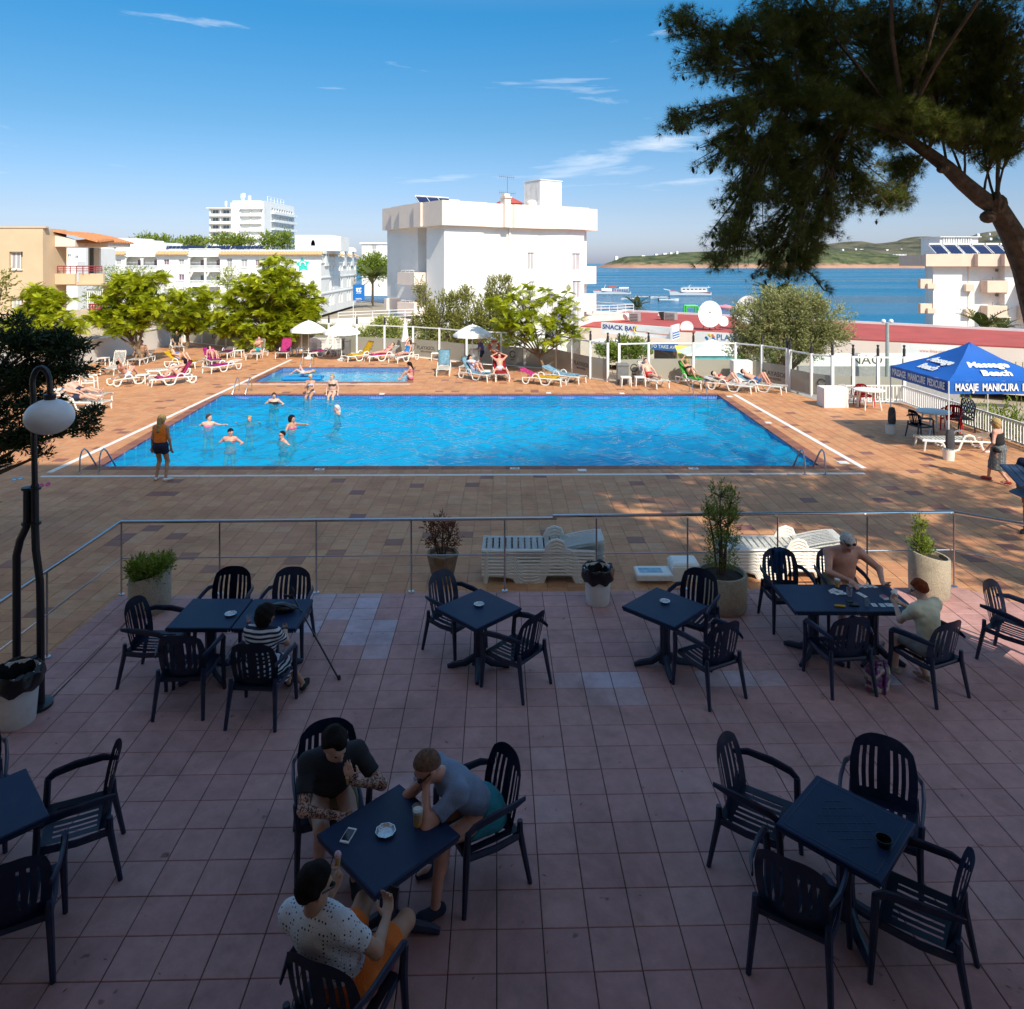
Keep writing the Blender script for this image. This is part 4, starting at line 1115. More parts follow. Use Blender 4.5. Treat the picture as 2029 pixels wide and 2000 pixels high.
# tiled roof: rows of barrel tiles running down to the right
for k in range(15):
 mb = MB()
 y0 = Yl - .2 + k * .3
 pts = [(0.15 - .15 * math.cos(a), .12 * math.sin(a)) for a in [math.pi * q / 4 for q in range(5)]]
 vs = []
 for x, z in ((xg(84), zg(458)), (xg(128), zg(466.5)), (xg(174), zg(479.5))):
  vs += [(x, y0 + py, z + pz) for py, pz in pts]
 mb.add(vs, [(r * 5 + i, r * 5 + i + 5, r * 5 + i + 6, r * 5 + i + 1) for r in range(2) for i in range(4)] + [(10, 11, 12, 13, 14)])
 mb.build('roof_tile', TERRA, bh)
mb = MB()
for k in range(13):
 x = xg(124 + k * 3.95); mb.tube([(x, Yl + .2, zg(478.3)), (x, Yl + 1.7, zg(474))], .12, 6)
mb.build('eave_tile_row', TERRA, bh)
# lower balcony with white grille and arch behind the trees
mb = MB(); mb.b2(xg(100), xg(174), Yl + .4, Yl + 3.5, zg(566), zg(568)); mb.b2(xg(126), xg(172), Yl + 3.0, Yl + 3.2, zg(600), zg(566)); mb.build('porch', SALMON, bh, smooth=False)
mb = MB()
for k in range(9): mb.tube([(xg(142 + k * 3.8), Yl + .5, zg(618)), (xg(142 + k * 3.8), Yl + .5, zg(576))], .03, 5)
for zz in (576, 597, 617): mb.tube([(xg(140), Yl + .5, zg(zz)), (xg(174), Yl + .5, zg(zz))], .04, 5)
mb.build('grille', WPAINT, bh)
mb = MB()
for zz in (606, 616): mb.tube([(xg(148), Yl + .3, zg(zz)), (xg(174), Yl + .3, zg(zz))], .05, 5)
for k in range(5): mb.tube([(xg(150 + k * 5.6), Yl + .3, zg(606)), (xg(150 + k * 5.6), Yl + .3, zg(628))], .04, 5)
mb.build('porch_rail', REDPAINT, bh)
# --- distant tower hotel
Yt = 270.0
xt = lambda px: (px - CX) / F * Yt
zt = lambda py: HC - (py - HY) / F * Yt
tw = thing('hotel_tower', 'tall white hotel tower with rows of balconies and antennas on the roof, far left', 'hotel', (0, 0, 0))
c0 = 1 / 5.68; tx = lambda u: 400 + u * c0; ty = lambda v: 370 + v * c0
mb = MB(); bays = []
for u0, u1 in ((95, 205), (212, 330), (438, 545), (552, 672)):
 for k in range(6): bays.append((xt(tx(u0)), xt(tx(u1)), zt(ty(305 + k * 85.5)), zt(ty(258 + k * 85.5))))
holed_wall(mb, xt(tx(82)), xt(tx(700)), GZ, zt(ty(240)), bays, 1.4, y=Yt)
for h in bays: mb.quad((h[0], Yt + 1.4, h[2]), (h[1], Yt + 1.4, h[2]), (h[1], Yt + 1.4, h[3]), (h[0], Yt + 1.4, h[3]))
mb.b2(xt(tx(82)), xt(tx(700)), Yt + 1.5, Yt + 14, GZ, zt(ty(240))); mb.build('wall', WHITE, tw, smooth=False)
for h in bays:
 window(tw, h[0] + (h[1] - h[0]) * .4, (h[2] + h[3]) / 2, (h[1] - h[0]) * .62, h[3] - h[2] - .2, Yt + 1.38, WINGLASS, WPAINT, 1)
 mb = MB(); mb.b2(h[0], h[1], Yt - .9, Yt, h[2] - 1.0, h[2] - .05)
 mb.build('balcony', WHITE, tw, smooth=False)
mb = MB(); mb.b2(xt(tx(60)), xt(tx(335)), Yt - 1, Yt + 13, zt(ty(248)), zt(ty(238))); mb.b2(xt(tx(430)), xt(tx(690)), Yt - 1, Yt + 13, zt(ty(255)), zt(ty(247))); mb.build('roof_slab', WHITE, tw, smooth=False)
mb = MB(); mb.b2(xt(tx(318)), xt(tx(700)), Yt + .4, Yt + 12, zt(ty(240)), zt(ty(180))); mb.build('roof_house', WHITE, tw, smooth=False)
# receding side
Tn = (xt(tx(700)), Yt); Tf = AT(583, 500, 300)
Lt, at_ = frame_of(Tn, (Tf.x, Tf.y))
sd = thing('hotel_tower_wing', 'receding white wing of the tower hotel with small arched balconies, far left', 'building', (Tn[0], Tn[1], 0), at_)
mb = MB(); hs = []
for k in range(9):
 for j in range(6):
  a = 7.0 + k * (Lt - 8) / 9; hs.append((a, a + (Lt - 8) / 9 * .72, zt(ty(338)) - j * 15.9 + .9 - 0.0 if False else 24.5 - j * 2.95, 26.4 - j * 2.95))
zt1 = 28.6
holed_wall(mb, 0, Lt, GZ, zt1, hs, 1.0)
for h in hs: mb.quad((h[0], 1, h[2]), (h[1], 1, h[2]), (h[1], 1, h[3]), (h[0], 1, h[3]))
mb.b2(.1, Lt, 1.2, 12, GZ, zt1); mb.build('wall', WHITE, sd, smooth=False)
for j in range(6):
 mb = MB(); mb.b2(6.5, Lt + .4, -1.2, 0, 24.3 - j * 2.95 - .25, 24.3 - j * 2.95); mb.b2(6.5, Lt + .4, -1.2, -1.05, 24.3 - j * 2.95, 25.0 - j * 2.95); mb.build('balcony_run', WHITE, sd, smooth=False)
for h in hs: 
 mb = MB(); mb.b2(h[0] + .3, h[1] - .3, .95, .99, h[2], h[3] - .2); mb.build('window', WINGLASS, sd, smooth=False)
mb = MB()
for k in range(6): mb.tube([(8 + k * 3.2, 2, zt1), (8 + k * 3.2, 2, zt1 + 2.2)], .1, 5)
for q in (1.0, 2.2): mb.tube([(8, 2, zt1 + q), (24, 2, zt1 + q)], .1, 5)
mb.build('roof_frame', WPAINT, sd)
for u, v, r in ((215, 150, .35), (285, 170, .2), (418, 60, .55), (485, 90, .5), (565, 150, .3), (395, 70, .3)):
 mb = MB(); x = xt(tx(u)); mb.tube([(x, Yt + 5, zt(ty(240))), (x, Yt + 5, zt(ty(v)))], .22, 6); mb.b2(x - r, x + r, Yt + 4.6, Yt + 5.2, zt(ty(v + 50)), zt(ty(v))); mb.build('antenna', WPAINT, tw, smooth=False)
# --- small far tower behind the pine, and the yellow house
fx_ = thing('building', 'narrow white far building behind the umbrella pine', 'building', (0, 0, 0))
Y_ = 215.0; q = lambda px, py: ((px - CX) / F * Y_, HC - (py - HY) / F * Y_)
mb = MB(); a = q(717, 484); b = q(775, 484); mb.b2(a[0], b[0], Y_, Y_ + 14, GZ, a[1]); mb.b2(a[0] - .6, b[0], Y_ - .4, Y_ + 14, a[1], a[1] + .5); mb.b2(q(752, 0)[0], b[0], Y_ - 1.2, Y_, q(0, 515)[1], q(0, 500)[1]); mb.build('wall', WHITE, fx_, smooth=False)
for k in range(3): 
 mb = MB(); c = q(742, 489 + k * 9); mb.b2(c[0] - .6, c[0] + .6, Y_ - .06, Y_ - .01, c[1] - .6, c[1] + .5); mb.build('window', CURTAIN, fx_, smooth=False)
yh = thing('house', 'pale yellow and white house seen past the beige balcony', 'house', (0, 0, 0))
Y_ = 100.0; YEL = mat('yellow_render', (0.75, 0.50, 0.22), 0.85)
mb = MB(); a = q(113, 494); b = q(128, 494); mb.b2(a[0], b[0], Y_, Y_ + 8, GZ, a[1]); mb.build('yellow_wall', YEL, yh, smooth=False)
mb = MB(); a = q(128, 492); b = q(166, 492); mb.b2(a[0], b[0], Y_ + .5, Y_ + 8, GZ, a[1]); mb.b2(q(113, 0)[0], b[0], Y_ - 1.5, Y_ + .4, GZ, q(0, 518)[1]); mb.build('white_wall', WHITE, yh, smooth=False)
for x, y in ((133.5, 506), (148.5, 509)): window(yh, q(x, y)[0], q(x, y)[1], .5, .45, Y_ + .48, None)
# --- low shopping row with the red roof
rr = thing('shopping_row', 'low pink shopping building with a flat red roof, sign boards along its front', 'building', (0, 0, 0))
ZR = -0.5
NL, NR, FR, FL = G(1150, 646, ZR), G(2120, 692, ZR), G(2120, 662, ZR), G(1236, 617, ZR)
mb = MB(); mb.prism([tuple(v[:2]) for v in (NL, NR, FR, FL)], GZ, ZR - .12); mb.build('wall', SALMON, rr, smooth=False)
mb = MB(); mb.prism([tuple(v[:2]) for v in (NL, NR, FR, FL)], ZR - .118, ZR); mb.build('roof', REDROOF, rr, smooth=False)
Ln, an = frame_of((NL.x, NL.y), (NR.x, NR.y))
kerb = MB(); kerb.box(((FL.x + FR.x) / 2, (FL.y + FR.y) / 2, ZR + .1), ((FR - FL).length, .25, .22), math.atan2(FR.y - FL.y, FR.x - FL.x)); kerb.build('roof_kerb', WHITE, rr, smooth=False)
kerb = MB(); kerb.box(((FL.x + NL.x) / 2, (FL.y + NL.y) / 2, ZR + .1), ((FL - NL).length, .25, .22), math.atan2(FL.y - NL.y, FL.x - NL.x)); kerb.build('roof_kerb', WHITE, rr, smooth=False)
# roof plant: air conditioners, vents
def roof_unit(px, py, w_, h, label, fan=True):
 g = G(px, py, ZR)
 t = thing('air_conditioner', label, 'air conditioner', g, an)
 mb = MB(); mb.b2(-w_ / 2, w_ / 2, -w_ * .35, w_ * .35, .05, h); mb.build('casing', mat('galvanised_%d' % px, (0.42, 0.42, 0.41), 0.5, metal=0.3), t, smooth=False)
 mb = MB()
 for k in range(5): mb.b2(-w_ * .42, w_ * .42, -w_ * .36, -w_ * .35, .12 + k * h * .16, .12 + k * h * .16 + h * .07)
 mb.build('louvre', DARK, t, smooth=False)
 mb = MB()
 if fan: mb.tube([(-w_ * .5, 0, h * .6), (-w_ * .75, -.1, h * .65), (-w_ * .9, -.4, h * .5)], [.3, .32, .36], 10)
 else: mb.add([(-w_ * .5, -w_ * .4, h), (-w_ * 1.0, -w_ * .4, h), (-w_ * .75, -w_ * .4, .1), (-w_ * .5, -w_ * .4, .1), (-w_ * .5, w_ * .4, h), (-w_ * 1.0, w_ * .4, h), (-w_ * .75, w_ * .4, .1), (-w_ * .5, w_ * .4, .1)], [(0, 1, 2, 3), (7, 6, 5, 4), (0, 4, 5, 1), (2, 6, 7, 3)])
 mb.build('duct', DARK if not fan else WPAINT, t)
roof_unit(1258, 638, 1.0, .95, 'grey air conditioner with a white duct on the red roof above SNACK BAR')
roof_unit(1329, 635, 1.2, .85, 'grey air conditioner with a black cowl mouth on the red roof', False)
for px, py, l in ((1192, 626, 'low cream vent on the left part of the red roof'), (1313, 629, 'small cream vent box beside the black cowl on the red roof')):
 t = thing('roof_vent', l, 'vent', G(px, py, ZR), an); mb = MB(); mb.b2(-.45, .45, -.3, .3, .15, .42, ch=.08); mb.b2(-.35, .35, -.2, .2, 0, .16); mb.build('cowl', SALMON, t, smooth=False)
# satellite dishes
def dish(px, py, rad, label, face=(-0.25, -0.9, 0.35), squash=1.0, zb=ZR):
 """px, py: the centre of the reflector in the photo; it stands on the red roof"""
 g = G(px, py + 0, zb) if False else None
 Y = 66.0 if px > 1300 else 70.0
 c = AT(px, py, Y)
 t = thing('satellite_dish', label, 'satellite dish', (c.x, c.y, zb))
 d = Vector(face).normalized(); Q = d.to_track_quat('Z', 'Y').to_matrix().to_4x4()
 M = Matrix.Translation((0, 0, c.z - zb)) @ Q @ Matrix.Scale(squash, 4, (1, 0, 0))
 mb = MB()
 prof = [(0.01, -.0)] + [(rad * k / 8, .22 * rad * (k / 8) ** 2) for k in range(1, 9)]
 back = [(r, z - .03 * rad) for r, z in reversed(prof)]
 mb.lathe(prof + [(rad * 1.02, .22 * rad)] + back, 28, cap=False, M=M); mb.build('reflector', WPAINT, t)
 mb = MB(); pts = [M @ Vector(v) for v in ((0, -rad * .98, .2 * rad), (0, -.1 * rad, .95 * rad))]; mb.tube(pts, rad * .02, 5)
 mb.tube([M @ Vector((-rad * .7, .5 * rad, .2 * rad)), pts[1]], rad * .012, 4); mb.ball(pts[1], rad * .07, 8, 6); mb.build('feed_arm', GREY, t)
 mb = MB(); mb.tube([(0, 0.1, 0), (0, 0.12, c.z - zb)], rad * .05, 6)
 mb.tube([(-rad * .5, .4, 0), (0, .12, c.z - zb)], rad * .03, 5); mb.tube([(rad * .5, .4, 0), (0, .12, c.z - zb)], rad * .03, 5); mb.build('stand', GREY, t)
dish(1407, 624, 1.22, 'largest white satellite dish on the red roof, with a long feed arm', squash=.82)
dish(1483, 616, 1.30, 'big white satellite dish on the red roof partly behind the olive tree', (-.5, -.8, .3), .85)
dish(1361, 649, .56, 'small white satellite dish on the roof edge beside the upright blue sign', (-.2, -.95, .15))
dish(1433, 637, .45, 'small white dish right behind the largest satellite dish', (.1, -.95, .2))
# sign boards along the front
SIGNW = mat('sign_white', (0.80, 0.80, 0.78), 0.45, var=0.03)
SIGNBLUE = mat('sign_blue', (0.01, 0.15, 0.50), 0.45, var=0.05)
ORANGE = mat('orange_print', (0.75, 0.22, 0.08), 0.6); YELL = mat('yellow_print', (0.75, 0.60, 0.10), 0.6)
def board(name, label, p0, p1, py_top0, py_bot0, Y0, Y1, m, th=.12, cat='sign'):
 """a board whose front runs from photo column p0 (distance Y0) to p1 (distance Y1)"""
 a = AT(p0, py_top0, Y0); b = AT(p1, py_top0, Y1); z1 = a.z; z0 = AT(p0, py_bot0, Y0).z
 L, an_ = frame_of((a.x, a.y), (b.x, b.y))
 t = thing(name, label, cat, (a.x, a.y, 0), an_)
 mb = MB(); mb.b2(0, L, 0, th, z0, z1); mb.build('panel', m, t, smooth=False)
 return t, L, z0, z1
t, L, z0, z1 = board('sign_board', 'white SNACK BAR sign board with blue letters on the pink shop front', 1191, 1333, 639, 660, 66, 60.5, SIGNW, .3)
lettering('SNACK BAR', .56, INKBLUE, t, (L * .27, -.012, z1 - .38), sx=1.25, bold=.012)
mb = MB(); mb.box((L * .55, -.01, z0 + .42), (L * .25, .012, .05), 0); mb.box((L * .8, -.01, z0 + .34), (L * .3, .012, .05), 0); mb.build('orange_rule', ORANGE, t, smooth=False)
mb = MB(); mb.tube([(L * .53 + math.cos(a_) * .35, -.02, z1 - .42 + math.sin(a_) * .3) for a_ in [1.6 + k * .4 for k in range(8)]], .05, 5); mb.build('swoosh', YELL, t)
lettering('CAFETERIA', .34, SIGNW, t, (L * .68, -.012, z1 - .42), shear=.3)
mb = MB(); mb.prism([(0, 0), (L, 0), (L + .3, -2.2), (.3, -2.2)][::-1], z0 - .75, z0 - .5); mb.build('canopy', WPAINT, t, smooth=False)
t, L, z0, z1 = board('menu_sign', 'upright white and blue menu sign at the corner of the snack bar', 1332, 1346.5, 646, 675, 58.5, 60.5, SIGNW, .15)
mb = MB(); mb.b2(.1, L - .1, -.012, 0, z0 + .1, z1 - .5); mb.build('blue_field', SIGNBLUE, t, smooth=False)
for k in range(4):
 mb = MB(); mb.b2(.2, L - .2, -.02, -.011, z0 + .2 + k * .2, z0 + .28 + k * .2); mb.build('menu_line', SIGNW, t, smooth=False)
t, L, z0, z1 = board('sign_board', 'white PLAYA board with blue letters and wave emblem below the dishes', 1378, 1520, 657, 676, 57, 54, SIGNW)
lettering('PLAYA', .62, mat('ink_sea_blue', (0.02, 0.16, 0.38), 0.5), t, (L * .47, -.008, (z0 + z1) / 2), bold=.01)
for k, (m_, dx, dz) in enumerate(((MAT['ink_sea_blue'], 0, -.1), (YELL, .25, .14), (SIGNBLUE, .55, -.12), (ORANGE, .5, .1))):
 mb = MB(); mb.tube([(L * .14 + dx + .28 * (q / 6), -.012, (z0 + z1) / 2 + dz + .09 * math.sin(q)) for q in range(7)], [.02, .06, .09, .1, .08, .05, .02], 6, flat=.3); mb.build('wave_mark', m_, t)
t, L, z0, z1 = board('awning_sign', 'blue BURGER TO TAKE AWAY strip under the snack bar canopy', 1263, 1343, 677, 691, 58.5, 56.5, SIGNBLUE, .1)
lettering('BURGER TO TAKE AWAY', .36, SIGNW, t, (L * .52, -.008, (z0 + z1) / 2), bold=.01)
WOODD = mat('dark_wood_front', (0.10, 0.07, 0.055), 0.8, var=.3, scale=2, stretch=(.3, 1, 5))
t, L, z0, z1 = board('bar_front', 'dark slatted front of the take away bar seen through the glass fence', 1296, 1340, 691, 715, 58, 57, WOODD, .2, 'bar')
t, L, z0, z1 = board('bar_front', 'grey service wall of the bar to the right of the dark slatted front', 1341, 1380, 690, 716, 57.5, 57, mat('bar_wall', (0.45, 0.36, 0.26), 0.8), .2, 'bar')
# turquoise-sided white stall canopy behind the fence
t = thing('stall_canopy', 'white pitched stall canopy with turquoise sides behind the glass fence', 'canopy', AT(1412, 700, 52))
mb = MB(); mb.add([(-2.2, -1.6, 0), (2.0, -1.6, 0), (2.0, 1.6, 0), (-2.2, 1.6, 0), (0, 0, 1.0)], [(0, 1, 4), (1, 2, 4), (2, 3, 4), (3, 0, 4), (3, 2, 1, 0)]); mb.build('cloth', WHITECLOTH, t, smooth=False)
mb = MB(); mb.b2(-1.6, 1.7, -1.5, -1.45, -1.6, -.02); mb.build('side_cloth', mat('turquoise_cloth', (0.02, 0.42, 0.48), 0.7, var=.2, scale=3), t, smooth=False)
t = thing('stall_canopy', 'small yellow awning beside the turquoise stall', 'canopy', AT(1363, 700, 54))
mb = MB(); mb.add([(-.8, -.8, -.3), (.9, -.8, -.3), (.9, .8, .3), (-.8, .8, .5)], [(0, 1, 2, 3), (3, 2, 1, 0)]); mb.b2(-.9, 1.0, -.85, -.8, -.75, -.5); mb.build('cloth', YELL, t, smooth=False)
# blue hotel banner sign
Yz = 100.0
c = AT(711, 580, Yz)
t = thing('banner_sign', 'blue upright hotel sign with white emblem on a pole between the white buildings', 'sign', (c.x, c.y, GZ))
mb = MB(); mb.box((0, 0, c.z - GZ), (1.55, .12, 2.15)); mb.build('panel', SIGNBLUE, t, smooth=False)
for k in range(4):
 mb = MB(); mb.tube([(-.36 + .36 * (k % 2) + .36 * q / 5, -.075, c.z - GZ + .18 + .34 * (k // 2) + .1 * math.sin(q * 1.3 + k)) for q in range(6)], [.04, .1, .13, .12, .08, .03], 6, flat=.3); mb.build('wave_mark', SIGNW, t)
lettering('HOSTAL', .22, SIGNW, t, (0, -.065, c.z - GZ - .86), bold=.01)
lettering('PLAYASOL', .15, SIGNW, t, (0, -.065, c.z - GZ - .1), bold=.005)
mb = MB(); mb.tube([(-.78, .05, 0), (-.78, .05, c.z - GZ + 1.0)], .05, 6); mb.build('pole', WPAINT, t)
# NAO wall and grey base at the right, behind the low fence
t, L, z0, z1 = board('boundary_wall', 'white NAO wall above a grey base beyond the deck corner', 1612, 1840, 701, 726, 48, 48, WHITE, .3, 'wall')
lettering('NAO', .82, mat('ink_brown', (0.10, 0.07, 0.06), 0.6), t, (L * .46, -.008, (z0 + z1) / 2 - .02), sx=1.15)
mb = MB(); mb.b2(-1, L + 2, -.06, .3, GZ, z0); mb.build('grey_base', mat('grey_render', (0.30, 0.29, 0.29), 0.9), t, smooth=False)
t, L, z0, z1 = board('sign_board', 'long white board with faint lettering on the pink wall under the red roof', 1786, 1900, 681, 706, 52, 50.5, SIGNW)
lettering('www.ibiza-nightlife.com', .26, ORANGE, t, (L * .68, -.008, (z0 + z1) / 2))
t = thing('awning', 'striped cream roller awning running along the pink shop wall at the right', 'awning', AT(1660, 702, 51))
mb = MB()
for k in range(34): mb.b2(k * .42, k * .42 + .36, -1.0, 0, -.16 - k * .014, .16 - k * .014)
mb.build('cloth', mat('cream_cloth', (0.55, 0.47, 0.36), 0.9), t, smooth=False); t.rotation_euler.z = R(-8)
# far-off houses and hotel blocks across the bay, each a thing of its own
def far_block(px, py, wpx, hpx, Y, m, label, name='building', floors=0):
 c = AT(px, py, Y); w_ = wpx / F * Y; h = hpx / F * Y
 t = thing(name, label, 'building', (c.x, c.y, c.z))
 mb = MB()
 if floors:
  fh = h / floors; holes = []
  nb = max(4, int(w_ / 9))
  for j in range(floors):
   for i in range(nb): holes.append((-w_ / 2 + (i + .2) * w_ / nb, -w_ / 2 + (i + .8) * w_ / nb, j * fh + fh * .25, j * fh + fh * .85))
  holed_wall(mb, -w_ / 2, w_ / 2, 0, h, holes, 1.5)
  mb.b2(-w_ / 2, w_ / 2, 1.52, 22, -12, h)
 else:
  mb.b2(-w_ / 2, w_ / 2, 0, 14, -8, h)
  mb.b2(-w_ / 2 - .5, -w_ / 2 + w_ * .4, -4, 0, -8, h * .6)
 mb.build('wall', m, t, smooth=False)
 return t
CREAM = mat('cream_far_wall', (0.62, 0.54, 0.42), 0.9)
far_block(1686, 517, 34, 15, 2010, CREAM, 'cream slab hotel on the far shore left of the beige villas', 'hotel', 7)
far_block(1720, 527, 30, 11, 2000, CREAM, 'low cream hotel wing stepping down to the far shore', 'hotel', 3)
far_block(1740, 527, 18, 9, 1990, CREAM, 'square cream hotel wing nearest the trees on the far shore', 'hotel', 3)
far_block(1783, 512, 26, 8, 2030, WHITE, 'white hotel block with steps on the far wooded slope', 'hotel', 3)
far_block(1768, 518, 22, 5, 2005, WHITE, 'low white building below the white hotel on the far slope')
far_block(1735, 529, 14, 7, 1980, WHITE, 'small white hotel by the water on the far shore', 'hotel', 2)
rg = random.Random(5)
spots = [(1222, 509.2, 7), (1275, 507.5, 9), (1301, 504.5, 7), (1318, 503, 9), (1330, 501.5, 6), (1342, 499.8, 5), (1284, 511, 5), (1361, 516, 7)]
for i, (px, py, w_) in enumerate(spots):
 far_block(px, py + .8, w_ * .8, 2.0, 2040 - (522 - py), WHITE, 'tiny white villa on the low headland', 'villa')['group'] = 'villas on the headland'
for i in range(26):
 px = rg.uniform(1668, 1860) if i < 18 else rg.uniform(1930, 2029)
 py = rg.uniform(494, 503) if i < 18 else rg.uniform(461, 474)
 Y = 2250 if i < 18 else 3700
 far_block(px, py, rg.uniform(2.5, 7), rg.uniform(1.2, 2.2), Y, WHITE, 'tiny white villa scattered on the far hillside', 'villa')['group'] = 'villas on the hillside'
# ------------------------------------------------------------------ plants
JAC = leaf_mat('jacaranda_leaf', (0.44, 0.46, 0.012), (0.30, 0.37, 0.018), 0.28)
PINEL = leaf_mat('pine_needle', (0.09, 0.135, 0.022), (0.18, 0.19, 0.035), 0.35)
JUNL = leaf_mat('juniper_leaf', (0.016, 0.032, 0.014), (0.035, 0.06, 0.02), 0.15)
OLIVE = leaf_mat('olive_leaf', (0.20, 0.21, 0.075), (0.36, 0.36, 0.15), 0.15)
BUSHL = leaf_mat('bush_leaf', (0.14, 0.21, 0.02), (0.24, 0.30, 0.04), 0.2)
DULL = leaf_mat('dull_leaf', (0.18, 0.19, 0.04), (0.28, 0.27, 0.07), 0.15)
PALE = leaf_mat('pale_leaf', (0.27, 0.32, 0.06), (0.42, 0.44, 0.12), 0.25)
PALM = leaf_mat('palm_leaf', (0.07, 0.10, 0.02), (0.13, 0.13, 0.03), 0.3)
DEAD = leaf_mat('dead_leaf', (0.15, 0.045, 0.02), (0.20, 0.075, 0.03), 0.2)
CONE = mat('pine_cone', (0.045, 0.03, 0.028), 0.9, var=.3, scale=40)
SOIL = mat('potting_soil', (0.035, 0.025, 0.018), 0.95, var=.4, scale=30, bump=.8, bscale=60)
def frames(d, up=None, roll=None):
 """rotation matrices (n,3,3) whose first column is d"""
 d = d / np.linalg.norm(d, axis=1, keepdims=True)
 u = np.tile([0, 0, 1.0], (len(d), 1)) if up is None else up
 s = np.cross(u, d); l = np.linalg.norm(s, axis=1, keepdims=True)
 s = np.where(l < 1e-3, [[0, 1.0, 0]], s / np.maximum(l, 1e-6)); u = np.cross(d, s)
 if roll is not None:
  c, q = np.cos(roll)[:, None], np.sin(roll)[:, None]
  s, u = s * c + u * q, u * c - s * q
 return np.stack([d, s, u], -1)
def stamp(tv, tf, pos, M, scale, lv=None, spread=0.0):
 """copies of a small leaf template joined into one vertex / face list"""
 n = len(pos)
 V = np.einsum('nij,kj->nki', M, tv) * scale[:, None, None] + pos[:, None, :]
 Fs = (tf[None] + (np.arange(n) * len(tv))[:, None, None]).reshape(-1, tf.shape[1])
 lv = rng.random(n) if lv is None else lv
 a = np.repeat(lv, len(tv))
 return V.reshape(-1, 3), Fs, a
def leaf_obj(name, parts, m, parent, smooth=False):
 vs, fs, at = [], [], []; n = 0
 for v, f, a in parts:
  vs.append(v); fs.append(f + n); at.append(a); n += len(v)
 co = np.concatenate(vs)
 me = np_mesh(name, co, np.concatenate(fs), m, smooth)
 set_attr(me, 'lv', np.concatenate(at))
 return meshobj(name, me, parent)
def frond_template(n_=8, L=1.0, w_=0.36, droop=0.35):
 v = []; f = []
 for k in range(n_):
  t = (k + .7) / n_; x = t * L; z = -droop * t * t; l = w_ * math.sin(math.pi * (0.18 + .75 * t)) ; b = L / n_ * .5
  for s in (1, -1):
   i = len(v)
   v += [(x - b * .75, s * .01, z), (x + b * .75, s * .01, z), (x + b * 1.6 + l * .25, s * l, z - .10 * l), (x + b * .1 + l * .25, s * l, z - .12 * l)]
   f.append((i, i + 1, i + 2, i + 3) if s > 0 else (i, i + 3, i + 2, i + 1))
 i = len(v); v += [(L * .9, .02, -droop * .85), (L * .9, -.02, -droop * .85), (L * 1.15, -.03, -droop * 1.2), (L * 1.15, .03, -droop * 1.2)]; f.append((i, i + 1, i + 2, i + 3))
 return np.array(v), np.array(f)
FR_V, FR_F = frond_template()
def limb(mb, a, b, r0, r1, sag=0.0, n=5, seg=6, wob=0.06):
 a, b = Vector(a), Vector(b); L = (b - a).length; pts = []
 ph = random.random() * 6
 for k in range(seg + 1):
  t = k / seg; p = a.lerp(b, t)
  p += Vector((math.sin(t * 5 + ph), math.cos(t * 4 + ph), 0)) * wob * L * t * (1 - t) + Vector((0, 0, 1)) * sag * L * t * (1 - t)
  pts.append(p)
 mb.tube(pts, [r0 + (r1 - r0) * k / seg for k in range(seg + 1)], n, cap=False)
 return pts
def ell_points(n, c, r, shell=0.6):
 d = rng.normal(size=(n, 3)); d /= np.linalg.norm(d, axis=1, keepdims=True)
 q = (shell + (1 - shell) * rng.random(n)) ** 1.0
 return np.array(c) + d * q[:, None] * np.array(r), d
